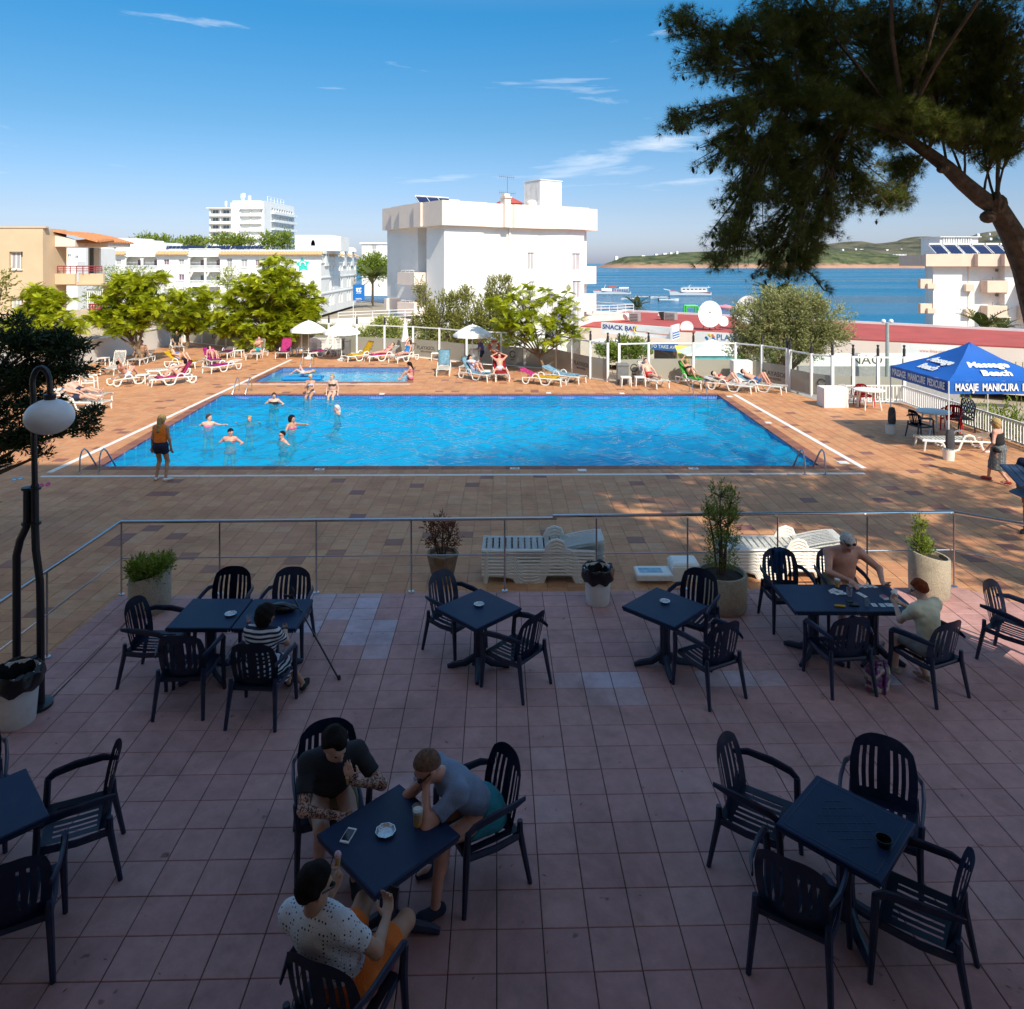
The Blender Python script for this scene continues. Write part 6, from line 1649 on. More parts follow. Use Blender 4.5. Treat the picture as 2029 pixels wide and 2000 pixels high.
def chair(x, y, fx, fy, label):
 global chair0
 rz = math.atan2(-fx, fy)
 if chair0 is None: chair0 = garden_chair(label, NAVY, group=CHG); o = chair0; o.location = (x, y, TZ); o.rotation_euler = (0, 0, rz)
 else: o = dup(chair0, (x, y, TZ), rz, label)
 return o
CHAIRS = [
 (-1.50, 6.06, .34, -.94, 'navy armchair under the man in the dark T-shirt'),
 (-.25, 5.80, -.86, -.5, 'navy armchair under the man in the grey blue T-shirt'),
 (-1.02, 4.42, .35, .94, 'navy armchair under the man in the dotted shirt'),
 (-.72, 9.2, .77, -.63, 'empty navy armchair behind the left of the two single tables with ashtrays'),
 (.05, 8.42, -.78, .62, 'empty navy armchair in front of the left single table with ashtray'),
 (2.27, 9.22, -.6, -.8, 'empty navy armchair between the single right table and the planter with the bush'),
 (2.23, 8.3, -.45, .89, 'empty navy armchair in front of the right single table with ashtray'),
 (-3.6, 9.24, 0, -1, 'empty navy armchair behind the double table beside the left planter'),
 (-2.83, 9.22, -.03, -1, 'empty navy armchair behind the double table near the crutch handle'),
 (-4.17, 8.58, .99, -.05, 'empty navy armchair at the left end of the double table'),
 (-3.54, 8.05, -.04, 1, 'empty navy armchair in front of the double table, left of the striped woman'),
 (-2.69, 7.88, .05, 1, 'navy armchair under the woman in the striped dress'),
 (3.68, 9.86, .05, -1, 'navy armchair with the blue towel hanging on its back'),
 (4.42, 9.88, 0, -1, 'navy armchair under the bare chested older man'),
 (3.77, 8.45, -.12, .99, 'empty navy armchair in front of the card table, beside the purple bag'),
 (4.72, 8.33, -.4, .92, 'navy armchair under the red haired boy'),
 (6.06, 8.88, .59, -.81, 'empty navy armchair beyond the right planter at the right edge'),
 (1.97, 5.93, .8, -.55, 'empty navy armchair at the upper left of the lattice topped table'),
 (2.95, 5.86, -.5, -.86, 'empty navy armchair at the upper right of the lattice topped table'),
 (1.99, 5.1, .55, .84, 'empty navy armchair at the lower left of the lattice topped table'),
 (2.80, 5.0, -.82, .57, 'empty navy armchair at the lower right of the lattice topped table'),
 (-3.45, 5.86, -.9, -.43, 'empty navy armchair turned to the table at the left edge, upper one'),
 (-3.45, 5.08, -.45, .9, 'navy armchair cut by the left edge in front of the left table'),
 (-4.55, 6.1, .55, -.83, 'navy armchair behind the left edge table, mostly outside the picture')]
for c in CHAIRS: chair(*c)
table0 = pedestal_table('navy table with the phone, glass ashtray and beer between the three men', group='navy square tables'); table0.location = (-.89, 5.29, TZ); table0.rotation_euler.z = R(45)
for x, y, a, l in ((-.40, 8.77, 45, 'navy table standing alone with one ashtray, the left one of two'), (1.835, 8.81, 45, 'navy table standing alone with one ashtray, nearer the white bin and planter'),
                   (-3.545, 8.64, 0, 'left half of the double navy table, with the round ashtray'), (-2.80, 8.63, 0, 'right half of the double navy table, under the black bag and crutch'),
                   (3.71, 9.04, 0, 'left half of the navy card table, near the towel chair'), (4.44, 9.03, 0, 'right half of the navy card table covered with playing cards'),
                   (-3.96, 5.47, 45, 'navy table cut by the left edge of the picture')):
 dup(table0, (x, y, TZ), R(a), l)
t = pedestal_table('navy table with a lattice pattern moulded in its top at the lower right', diamonds=True, group='navy square tables'); t.location = (2.45, 5.39, TZ); t.rotation_euler.z = R(45)
# ------------------------------------------------------------------ steel railing round the terrace
t = thing('railing', 'brushed steel railing with slim posts round the edge of the terrace', 'railing', (0, 0, TZ))
zr_ = 1.06
rp = [(-5.70, 6.6), (-5.70, 10.70), (.66, 10.86)]; rq = [(.60, 10.86), (6.62, 11.02), (8.6, 9.6)]
mb = MB(); mb.tube([(x, y, zr_) for x, y in rp], .024, 10); mb.build('handrail', STEEL, t)
mb = MB(); mb.tube([(x, y, zr_ + .035) for x, y in rq], .024, 10); mb.build('handrail', STEEL, t)
mb = MB(); mb.tube([(x, y, .53) for x, y in rp + rq[1:]], .009, 7); mb.build('midrail', STEEL, t)
for x, y in [(-5.70, 6.9), (-5.70, 9.0)] + [((px - CX) / F * (10.72 + .024 * i), 10.70 + .03 * i) for i, px in enumerate((242, 436, 627, 815, 1000, 1182, 1363, 1542, 1720, 1893))] + [(7.4, 10.45), (8.5, 9.68)]:
 mb = MB(); mb.tube([(x, y, 0), (x, y, zr_)], .013, 8); mb.lathe([(.045, 0), (.045, .012), (.02, .02)], 12, (x, y, 0)); mb.build('post', STEEL, t)
# ------------------------------------------------------------------ lamp post with the globe
lp = thing('lamp_post', 'black twin tube lamp post with hooked arm and round white globe', 'street lamp', (-5.2, 8.0, TZ))
Pz = lambda py: HC - (py - HY) / F * 8.0 - TZ
Px = lambda px: (px - CX) / F * 8.0 + 5.2
mb = MB(); mb.lathe([(.17, 0), (.17, .03), (.06, .05)], 18, (Px(70), 0, 0)); mb.b2(Px(42), Px(62), -.1, .1, 0, .33, ch=.02); mb.build('base', BLACKMETAL, lp)
pl = MB(); pl.tube([(Px(81), 0, .03), (Px(80), 0, Pz(1190)), (Px(79), 0, Pz(1150)), (Px(71), 0, Pz(1090)), (Px(69.5), 0, Pz(1045)), (Px(69), 0, Pz(960))], .040, 10)
pl.tube([(Px(69), 0, Pz(962)), (Px(66), 0, Pz(780))], .031, 10); hook = [(Px(81.5) - math.cos(a) * .094, 0, Pz(760) + math.sin(a) * .17) for a in [math.pi * k / 10 for k in range(11)]]
pl.tube([(Px(66), 0, Pz(781))] + hook + [(Px(99), 0, Pz(785))], .030, 10); pl.build('pole', BLACKMETAL, lp)
mb = MB(); mb.tube([(Px(33), 0, .03), (Px(33), 0, Pz(1100)), (Px(40), 0, Pz(1070)), (Px(52), 0, Pz(1045)), (Px(54), 0, Pz(1030)), (Px(54), 0, Pz(966))], .040, 10); mb.build('side_tube', BLACKMETAL, lp)
mb = MB()
for py in (968, 1037): mb.lathe([(.058, -.012), (.058, .012)], 14, (Px(54), 0, Pz(py))); mb.lathe([(.058, -.012), (.058, .012)], 14, (Px(70), 0, Pz(py)))
mb.build('clamp', BLACKMETAL, lp)
mb = MB(); mb.lathe([(.05, 0), (.062, .03), (.062, .07), (.03, .08)], 14, (Px(99), 0, Pz(794))); mb.build('globe_collar', BLACKMETAL, lp)
mb = MB(); mb.ball((Px(98), 0, Pz(826)), (.245, .245, .193), 28, 18); mb.build('globe', mat('opal_globe', (0.80, 0.80, 0.81), 0.35, var=.05, dirt=(.60, .59, .57), dscale=2.5), lp)
# ------------------------------------------------------------------ planters, bins, props on the terrace
def planter(x, y, r, h, tilt, label, m=CONC, soil=True):
 t = thing('planter', label, 'planter', (x, y, TZ))
 mb = MB(); n = 28
 def ring(rr, z, tl): return [(rr * math.cos(2 * math.pi * k / n), rr * math.sin(2 * math.pi * k / n), z + tl * math.cos(2 * math.pi * k / n)) for k in range(n)]
 rs = [ring(r * .90, 0, 0), ring(r * .98, .05, 0), ring(r, h * .4, tilt * .2), ring(r, h - .02, tilt), ring(r * .97, h, tilt), ring(r * .88, h, tilt), ring(r * .86, h - .08, tilt)]
 vs = [v for q in rs for v in q]
 mb.add(vs, [(i * n + k, i * n + (k + 1) % n, (i + 1) * n + (k + 1) % n, (i + 1) * n + k) for i in range(len(rs) - 1) for k in range(n)] + [tuple(range(n))[::-1]])
 mb.build('pot', m, t)
 mb = MB(); mb.add(ring(r * .87, h - .06, tilt) + [(0, 0, h - .03)], [(k, (k + 1) % n, n) for k in range(n)]); mb.build('soil', SOIL, t)
 return t
def plant(x, y, z, label, blobs, m, size, n, up=.8, name='shrub', aspect=.8, sprig=6, shell=.35):
 return leafy(name, label, Vector((x, y, z)), blobs, m, size, n, up=up, cat='shrub', aspect=aspect, sprig=sprig, shell=shell)
p1 = G(279, 1224, TZ); planter(p1.x, p1.y + .25, .275, .50, .055, 'round concrete planter with slanting rim at the left, holding a low shrub')
plant(p1.x, p1.y + .25, TZ + .45, 'low dark green shrub filling the left planter', [((-.12, 0, .1), (.19, .2, .13)), ((.12, 0, .14), (.2, .2, .13)), ((.02, -.12, .08), (.18, .14, .12))], BUSHL, .045, 9000, .9)
p2 = G(1444, 1226, TZ); planter(p2.x, p2.y + .33, .345, .50, 0, 'largest concrete planter, holding the tall bush behind the single table')
plant(p2.x, p2.y + .33, TZ + .45, 'tall slender bush growing in the largest planter', [((-.02, 0, .35), (.19, .19, .3)), ((-.06, 0, .75), (.19, .19, .28)), ((.08, 0, .7), (.17, .17, .3)), ((-.02, 0, 1.1), (.13, .13, .22)), ((.12, 0, 1.0), (.1, .1, .2)), ((-.2, 0, .95), (.06, .06, .1))], BUSHL, .042, 4200, .9, aspect=.7)
p3 = G(1861, 1194, TZ); planter(p3.x, p3.y + .25, .275, .60, -.05, 'concrete planter with slanting rim at the right, half in the sun')
plant(p3.x, p3.y + .25, TZ + .52, 'small leaning shrub in the right planter', [((-.08, 0, .12), (.12, .12, .14)), ((-.13, 0, .32), (.08, .08, .16)), ((-.16, 0, .24), (.12, .1, .12)), ((-.12, 0, .5), (.05, .05, .12))], BUSHL, .042, 7000, .9)
t = thing('planter', 'stone faced tapering planter on the pool deck with a withered bush', 'planter', (-1.2, 12.7, 0))
mb = MB(); mb.lathe([(.17, 0), (.2, .15), (.27, .46), (.28, .5), (.24, .5), (.23, .44)], 9); mb.lathe([(.235, .44), (.01, .46)], 9, cap=False)
mb.build('pot', mat('rubble_stone', (.26, .18, .12), .95, var=.35, scale=7, bump=1.0, bscale=9), t)
plant(-1.2, 12.7, .46, 'withered brown bush in the stone faced planter', [((-.12, 0, .3), (.2, .2, .25)), ((.12, 0, .32), (.22, .2, .28)), ((0, 0, .5), (.16, .16, .2)), ((-.25, 0, .5), (.08, .08, .12))], DEAD, .05, 3000, 1.0, sprig=4)
def bin_(x, y, label, r=.195, h=.50):
 t = thing('rubbish_bin', label, 'bin', (x, y, TZ))
 mb = MB(); mb.lathe([(r * .8, 0), (r * .84, .02), (r * .97, h * .75), (r * 1.0, h - .05), (r * 1.05, h - .04), (r * 1.05, h), (r * .95, h), (r * .9, h - .3)], 26); mb.build('tub', WPLASTIC, t)
 mb = MB(); n = 36; rows = [(1.09, h - .17), (1.20, h - .10), (1.17, h - .02), (1.12, h + .015), (.98, h + .01), (.86, h - .1), (.7, h - .26), (.3, h - .3)]
 vs = []
 for i, (q, z) in enumerate(rows):
  for k in range(n):
   a = 2 * math.pi * k / n; w_ = 1 + .035 * math.sin(a * 9 + i) + .03 * math.sin(a * 5 - i * 2)
   vs.append((r * q * w_ * math.cos(a), r * q * w_ * math.sin(a), z + .02 * math.sin(a * 7 + i * 1.7)))
 mb.add(vs, [(i * n + k, i * n + (k + 1) % n, (i + 1) * n + (k + 1) % n, (i + 1) * n + k) for i in range(len(rows) - 1) for k in range(n)])
 mb.build('bin_liner', BLACKBAG, t)
g = G(1187, 1205, TZ); bin_(g.x, g.y + .16, 'white plastic bin with a black liner beside the stacked loungers')
g = G(5, 1455, TZ); bin_(g.x, g.y + .2, 'white bin with black liner cut by the left edge beside the lamp post', .22, .55)
SILVER = mat('pressed_foil', (0.62, 0.63, 0.64), 0.25, metal=.9, bump=.5, bscale=60)
CUPG = glass_mat('cup_plastic', (0.93, 0.94, 0.94), alpha=.12, base=(.7, .7, .7)); BEER = mat('beer', (0.75, 0.34, 0.02), 0.15, var=.05); FOAM = mat('foam', (.78, .74, .66), .9)
REDDRINK = mat('red_drink', (.35, .03, .05), .2)
TT_ = TZ + .721
def on_table(px, py): return G(px, py, TT_)
def ashtray(px, py, label, m=SILVER, r=.065, h=.022):
 g = on_table(px, py); t = thing('ashtray', label, 'ashtray', g)
 mb = MB(); mb.lathe([(r * .75, 0), (r, h), (r * .93, h), (r * .72, .006), (.001, .005)], 9 if r > .06 else 16); mb.build('dish', m, t, angle=20); return t
ashtray(764, 1651, 'octagonal foil ashtray on the table between the three men', r=.075)
ashtray(949, 1200, 'small foil ashtray on the left single table'); ashtray(1317.5, 1194, 'small foil ashtray on the right single table')
ashtray(457, 1219, 'round foil ashtray on the double table at the left', r=.07)
ashtray(1751, 1675, 'black glass ashtray on the lattice topped table', mat('black_glass', (.01, .008, .006), .1), .055, .05)
def cup(px, py, label, fill=None, r=.036, h=.11, lvl=.7, foam=True):
 g = on_table(px, py); t = thing('cup', label, 'cup', g)
 mb = MB(); mb.lathe([(r * .72, 0), (r, h), (r * .96, h), (r * .70, .004)], 18); mb.build('cup_wall', CUPG, t)
 if fill:
  f = lambda z: r * (.70 + .24 * z / h)
  mb = MB(); mb.lathe([(f(.005), .005), (f(h * lvl), h * lvl)], 18); mb.build('drink', fill, t)
  if foam: mb = MB(); mb.lathe([(f(h * lvl), h * lvl), (f(h * lvl + .018), h * lvl + .018)], 18); mb.build('foam', FOAM, t)
 return t
cup(828, 1636, 'plastic cup of beer with a white head on the nearest table', BEER, .043, .14)
cup(1659, 1163, 'plastic cup of beer before the bare chested man', BEER, .04, .11)
cup(1683, 1181, 'clear empty plastic cup in the middle of the card table', None, .038, .10)
cup(1718, 1201, 'small clear cup near the front of the card table', None, .03, .085)
cup(493, 1237, 'clear cup with red drink beside the dark haired woman', REDDRINK, .034, .1, .35, False)
g = on_table(690, 1657); t = thing('smartphone', 'white smartphone lying on the nearest table', 'phone', g, R(-14))
mb = MB(); mb.box((0, 0, .005), (.068, .14, .009), ch=.002); mb.build('case', WPAINT, t, smooth=False)
mb = MB(); mb.box((0, 0, .0100), (.058, .105, .001)); mb.build('screen', mat('phone_screen', (.015, .017, .022), .08), t, smooth=False)
ORD = ('first', 'second', 'third', 'fourth', 'fifth', 'last')
CARD = mat('card_paper', (.72, .72, .70), .5); CARDR = mat('card_red', (.50, .04, .06), .5)
def card(px, py, rz, label, pip='A', red=False, back=False, z=0):
 g = on_table(px, py); t = thing('playing_card', label, 'card', (g.x, g.y, TT_ + .0008 + z), rz, 'playing cards on the card table')
 mb = MB(); mb.box((0, 0, 0), (.058, .088, .0012)); mb.build('sheet', CARDR if back else CARD, t, smooth=False)
 if not back:
  o = lettering(pip, .04, CARDR if red else INK, t, (0, 0, .0008), (0, 0, 0), depth=.0002)
pips = '7KQ59J2A4836'
for i, px in enumerate((1686, 1696, 1702, 1712, 1722, 1731)): card(px, 1161 + (i % 2), R(8 + i * 2), 'playing card in the far row on the card table, %s from the left' % ORD[i], pips[i], i % 2 == 0)
for i, px in enumerate((1732, 1748, 1760, 1769, 1779, 1788)): card(px, 1199 + (i % 2) * .6, R(-4 + i), 'playing card in the near row by the boy, %s from the left' % ORD[i], pips[i + 5], i % 2 == 1)
for i, (px, py) in enumerate(((1648, 1173), (1656, 1176), (1663, 1172), (1670, 1177), (1652, 1170))): card(px, py, R(30 * i), 'playing card in the loose heap behind the clear cup', pips[i + 3], i % 2 == 0, z=.0015 * i)
for i, (px, py) in enumerate(((1704, 1177), (1711, 1181))): card(px, py, R(20), 'playing card lying between the two clear cups', pips[i], True, z=.0015 * i)
g = on_table(1752, 1186); t = thing('card_deck', 'red backed pile of cards on the card table', 'card deck', g, R(10))
mb = MB(); mb.box((0, 0, .012), (.06, .09, .024)); mb.build('pile', CARD, t, smooth=False); mb = MB(); mb.box((0, 0, .0249), (.05, .08, .0012)); mb.build('back', CARDR, t, smooth=False)
g = on_table(1664, 1203); t = thing('lighter_case', 'yellow tube lying at the front edge of the card table', 'lighter', g, R(80)); mb = MB(); mb.tube([(0, -.06, .014), (0, .02, .014), (0, .06, .012)], [.014, .014, .008], 8); mb.build('body', mat('yellow_plastic', (.7, .42, .02), .4), t)
g = on_table(1690, 1199); t = thing('wallet', 'dark wallet and card box beside the yellow tube', 'wallet', g, R(-8)); mb = MB(); mb.box((0, 0, .01), (.12, .08, .02), ch=.006); mb.box((-.03, .03, .025), (.06, .05, .01), .3); mb.build('leather', BLACKBAG, t)
# soft goods made as draped sheets
def cloth(name, label, cat, pts_fn, nu, nv, m, th=.008, group=None, loc=(0, 0, 0), rotz=0):
 t = thing(name, label, cat, loc, rotz, group)
 vs = [Vector(pts_fn(i / nu, j / nv)) for j in range(nv + 1) for i in range(nu + 1)]
 fs = [(j * (nu + 1) + i, j * (nu + 1) + i + 1, (j + 1) * (nu + 1) + i + 1, (j + 1) * (nu + 1) + i) for j in range(nv) for i in range(nu)]
 bm = bmesh.new(); bv = [bm.verts.new(v) for v in vs]
 for f in fs: bm.faces.new([bv[k] for k in f])
 bmesh.ops.solidify(bm, geom=bm.faces[:], thickness=th); bmesh.ops.recalc_face_normals(bm, faces=bm.faces[:])
 me = bpy.data.meshes.new(name); bm.to_mesh(me); bm.free(); me.materials.append(m)
 me.polygons.foreach_set('use_smooth', [True] * len(me.polygons)); me.update()
 meshobj('cloth', me, t); return t
TOWELB = mat('blue_towel', (.015, .09, .27), .95, var=.15, bump=.4, bscale=150)
cloth('towel', 'blue towel hanging over the back of a navy armchair', 'towel', lambda u, v: ((u - .5) * (.2 - .06 * math.sin(v * 3)) + .012 * math.sin(v * 9), (-.33 - .02 * math.sin(u * 12)) if v < .45 else (-.235 + .02 * math.sin(u * 14 + v * 5)), .92 - abs(v - .45) * .62 - .01), 10, 12, TOWELB, .014, loc=(3.68, 9.86, TZ), rotz=R(183))
# crutch, bag, shopping bag
a_, b_ = G(672, 1347, TZ), on_table(581, 1196)
t = thing('crutch', 'black crutch leaning against the right corner of the double table', 'crutch', a_)
top = Vector((b_.x, b_.y - .02, TT_ + .1)) - a_
mb = MB(); mb.tube([(0, 0, 0), top * .55], .011, 8); mb.tube([top * .5, top], .009, 8); mb.build('shaft', BLACKMETAL, t)
mb = MB(); mb.tube([top, top + Vector((-.06, .0, .0)), top + Vector((-.11, .0, .01))], .016, 8); mb.tube([top, top + Vector((.0, .02, .05)), top + Vector((-.03, .03, .09))], [.014, .02, .016], 8); mb.build('handle', BLACKMETAL, t)
mb = MB(); mb.lathe([(.02, 0), (.018, .04), (.012, .05)], 10); mb.build('rubber_tip', DARK, t)
g = on_table(557, 1213); t = thing('handbag', 'black soft bag with loose straps lying on the double table', 'bag', g)
mb = MB(); mb.ball((0, 0, .055), (.13, .09, .055), 16, 10); mb.ball((.1, .02, .04), (.08, .06, .04), 12, 8); mb.build('pouch', BLACKBAG, t)
mb = MB(); mb.tube([(-.12, 0, .05), (-.16, -.04, .1), (-.06, -.08, .12), (.05, -.06, .11), (.14, -.02, .05)], .012, 6); mb.tube([(.1, 0, .06), (.2, .03, .03), (.25, -.02, .015)], .01, 6); mb.build('strap', BLACKMETAL, t)
FLORAL, ft_, fp_ = new_mat('floral_print'); vo = ft_.nodes.new('ShaderNodeTexVoronoi'); vo.inputs['Scale'].default_value = 22
cr = ft_.nodes.new('ShaderNodeValToRGB'); cr.color_ramp.interpolation = 'CONSTANT'
for i, (p_, c_) in enumerate(((0, (.12, .03, .16)), (.3, (.45, .40, .36)), (.5, (.25, .08, .20)), (.72, (.10, .18, .10)), (.86, (.5, .36, .38)))):
 e = cr.color_ramp.elements[i] if i < 2 else cr.color_ramp.elements.new(p_); e.position = p_; e.color = (*c_, 1)
tc_ = ft_.nodes.new('ShaderNodeTexCoord'); ft_.links.new(tc_.outputs['Object'], vo.inputs['Vector']); ft_.links.new(vo.outputs['Color'], cr.inputs['Fac']); ft_.links.new(cr.outputs['Color'], fp_.inputs['Base Color'])
g = G(1746, 1376, TZ); t = thing('shopping_bag', 'flowered bag with purple handles standing under the card table', 'bag', (g.x, g.y + .08, TZ), R(10))
mb = MB(); mb.lathe([(.12, 0), (.14, .03), (.15, .16), (.13, .27), (.10, .30), (.09, .25)], 14, sx=1.05, sy=.6); mb.build('sack', FLORAL, t)
mb = MB(); mb.tube([(-.07, -.08, .22), (-.06, -.06, .36), (.03, -.06, .36), (.05, -.08, .22)], .012, 6); mb.tube([(.02, -.095, 0), (.02, -.105, .26)], .014, 5); mb.build('handle', mat('purple_webbing', (.10, .02, .14), .8), t)
# dry needles and leaf litter blown over the terrace
lp_ = np.stack([rng.uniform(-5.5, 7, 420), rng.uniform(4.6, 10.6, 420), np.full(420, TZ + .004)], 1)
structure(leaf_obj('leaf_litter', [stamp(LEAF4[0] * np.array([1, .45, .3]), LEAF4[1], lp_, frames(rng.normal(size=(420, 3)) * np.array([1, 1, .08])), rng.uniform(.012, .05, 420))], DEAD, None), 'stuff')
# ------------------------------------------------------------------ glass fence with lamps on its posts
FP = [(-22.9, 51.4), (-21.1, 50.0), (-18.8, 48.3), (-16.9, 47.5), (-15.1, 46.9), (-13.2, 46.1), (-11.3, 45.3), (-9.4, 44.5), (-7.6, 43.8), (-5.8, 43.1), (-4.15, 42.0), (-2.5, 40.5), (-.59, 39.6), (.66, 38.7), (2.3, 38.0), (3.0, 36.5), (3.74, 35.0), (4.45, 34.1)]
FP2 = [(4.95, 33.9), (6.37, 34.25), (8.46, 34.25), (10.42, 34.25), (11.3, 33.2), (11.95, 31.9)]
FP3 = [(12.02, 31.75), (12.42, 30.45), (12.98, 29.75), (13.75, 29.6), (14.7, 29.5), (15.7, 29.4)]
LAMPM = mat('lamp_black', (.03, .028, .028), .4)
def fence(name, label, pts, H, fr, m_f, marks=()):
 t = thing(name, label, 'fence', (0, 0, 0))
 for x, y in pts:
  mb = MB(); mb.b2(x - .055, x + .055, y - .055, y + .055, 0, H + .02); o = mb.build('post', WPAINT, t, smooth=False)
  mb = MB(); mb.lathe([(.055, 0), (.055, .30), (.035, .32), (.035, .38), (.05, .39), (.055, .44), (.01, .46)], 10, (x, y, H + .02)); mb.build('post_lamp', LAMPM, o)
 for i, (a, b) in enumerate(zip(pts, pts[1:])):
  L, an_ = frame_of(a, b); M = Matrix.Translation((a[0], a[1], 0)) @ Matrix.Rotation(an_, 4, 'Z')
  def bx(x0, x1, y0, y1, z0, z1, nm, m_):
   mb = MB(); mb.b2(x0, x1, y0, y1, z0, z1); mb.v = [tuple(M @ Vector(v)) for v in mb.v]; return mb.build(nm, m_, t, smooth=False)
  o = bx(.06, L - .06, -.008, .004, .07, fr, 'frosted_panel', m_f); bx(.06, L - .06, -.006, .002, fr + .006, H - .06, 'clear_panel', GLASS)
  bx(.057, L - .057, -.03, .03, H - .06, H, 'top_rail', WPAINT); bx(.057, L - .057, -.03, .03, .02, .068, 'bottom_rail', WPAINT)
  for k, kind in marks:
   if k != i: continue
   if kind == 'P':
    for s, sz, z in (('PLAYASOL', .30, fr * .56), ('IBIZA HOTELS', .13, fr * .36)):
     q = lettering(s, sz, FINK, o, (0, 0, 0)); q.matrix_local = M @ Matrix.Translation((L / 2, -.014, z)) @ Matrix.Rotation(R(90), 4, 'X')
   else:
    mb = MB(); n = 14
    mb.tube([M @ Vector((L / 2 + .17 * math.cos(a_), -.018, fr * .62 + .17 * math.sin(a_))) for a_ in [.5 + k_ * 5.6 / n for k_ in range(n + 1)]], .026, 6, flat=.5); mb.tube([M @ Vector((L / 2 - .1, -.018, fr * .34)), M @ Vector((L / 2 + .1, -.018, fr * .34))], .022, 5); mb.build('ring_mark', FINK, o)
 return t
FINK = mat('etched_mark', (.075, .07, .06), .7)
fence('glass_fence', 'long white posted glass fence curving round the back of the pool deck', FP, 1.8, 1.05, FROST, ((1, 'O'), (4, 'P'), (7, 'O'), (9, 'P'), (12, 'O'), (15, 'P')))
fence('glass_fence', 'straight white framed glass fence behind the man in red trunks', FP2, 1.8, 1.05, FROST, ((0, 'O'), (4, 'P')))
fence('glass_fence', 'low clear glass fence with post lamps at the right corner of the deck', FP3, 1.75, .95, FROST, ((1, 'O'),))
# white wall at the left with its pebble bank
t = thing('garden_wall', 'low white rendered wall along the left side of the deck', 'wall', (-23.1, 0, 0))
mb = MB(); mb.b2(-.12, .12, 30, 51.4, -.3, 1.25); mb.build('wall', WHITE, t, smooth=False)
mb = MB(); mb.b2(-.16, .16, 30, 51.4, 1.252, 1.31); mb.build('coping', WPAINT, t, smooth=False)
structure(MB().add([(-27, 28, 2.6), (-23.25, 28, 1.1), (-23.25, 53, 1.1), (-27, 53, 2.6), (-34, 28, 1.5), (-34, 53, 1.5)], [(0, 1, 2, 3), (4, 0, 3, 5)]).build('gravel_bank', mat('pebble_bank', (.45, .36, .26), .95, var=.4, scale=12, bump=1.0, bscale=14), smooth=False))
# white picket railing on the right
t = thing('picket_railing', 'low white picket railing round the right corner of the deck', 'railing', (0, 0, 0))
for a, b in (((12.9, 28.8), (15.3, 28.8)), ((15.3, 28.8), (15.3, 16.5))):
 L, an_ = frame_of(a, b); n_ = int(L / .135)
 for z, d, h in ((.70, .06, .045), (.09, .04, .03)): mb = MB(); mb.box(((a[0] + b[0]) / 2, (a[1] + b[1]) / 2, z), (L, d, h), an_); mb.build('rail', WPAINT, t, smooth=False)
 pk = MB(); pk.b2(-.022, .022, -.015, .015, .105, .677); me = pk.mesh('picket', WPAINT, smooth=False)
 for k in range(n_):
  o = meshobj('picket', me, t); f_ = (k + .5) / n_; o.location = (a[0] + (b[0] - a[0]) * f_, a[1] + (b[1] - a[1]) * f_, 0); o.rotation_euler = (0, 0, an_)
# ------------------------------------------------------------------ sun loungers
LG = 'white plastic sun loungers'
SLATS = [(-.26, .26, -.38 + k * .112, -.38 + k * .112 + .082) for k in range(12)]
def lounger(label, ang):
 t = thing('sun_lounger', label, 'sun lounger', (0, 0, 0), 0, LG)
 us = [-.30, -.24, .24, .30]; vs = [-.40]
 for k in range(12): vs += [-.40 + .03 + k * .112, -.40 + .03 + k * .112 + .03]
 vs += [.95]; sl = {(1, j) for j in range(1, len(vs) - 1, 2)}
 sheet('', slot_cells(us, sl, vs), lambda u, v: (u, v, .335 - .012 * (v > .9)), .03, WPLASTIC, t, 'seat')
 us = [-.30, -.25] + [x for k in range(8) for x in (-.25 + .02 + k * .0625, -.25 + .045 + k * .0625)] + [.25, .30]; us = sorted(set(round(x, 4) for x in us))
 ca, sa = math.cos(ang), math.sin(ang)
 vs = [0, .08, .36, .64, .76]
 sl = {(i, j) for i in range(2, len(us) - 2, 2) for j in (1, 2)}
 sheet('', slot_cells(us, sl, vs), lambda u, v: (u * (1 - .10 * (v > .7)), -.42 - v * ca, .35 + v * sa + .02 * math.sin(v * 4)), .03, WPLASTIC, t, 'backrest')
 for s in (-1, 1):
  x = s * .315
  mb = MB(); mb.tube([(x, .95, .31), (x, .55, .30), (x, .40, .26), (x, .30, .07), (x, .22, .03), (x, .05, .03), (x, -.05, .07), (x, -.14, .30), (x, -.22, .46), (x, -.34, .50), (x, -.45, .46), (x, -.5, .34), (x, -.62, .3), (x, -.72, .07), (x, -.80, .03), (x, -.90, .04), (x, -.98, .12), (x, -1.0, .3)], .034, 6, flat=.7); mb.build('side_frame', WPLASTIC, t)
  mb = MB(); mb.tube([(x, -1.0, .30), (x, -.5, .315), (x, .95, .31)], .026, 6); mb.build('side_rail', WPLASTIC, t)
  mb = MB(); mb.tube([(x, .86, .31), (x, .90, 0)], [.035, .026], 7); mb.build('leg', WPLASTIC, t)
 return t
LPRO = {}
def put_lounger(x, y, fx, fy, deg, label, z=0):
 rz = math.atan2(-fx, fy)
 if deg not in LPRO: LPRO[deg] = o = lounger(label, R(deg)); o.location = (x, y, z); o.rotation_euler = (0, 0, rz); return o
 return dup(LPRO[deg], (x, y, z), rz, label)
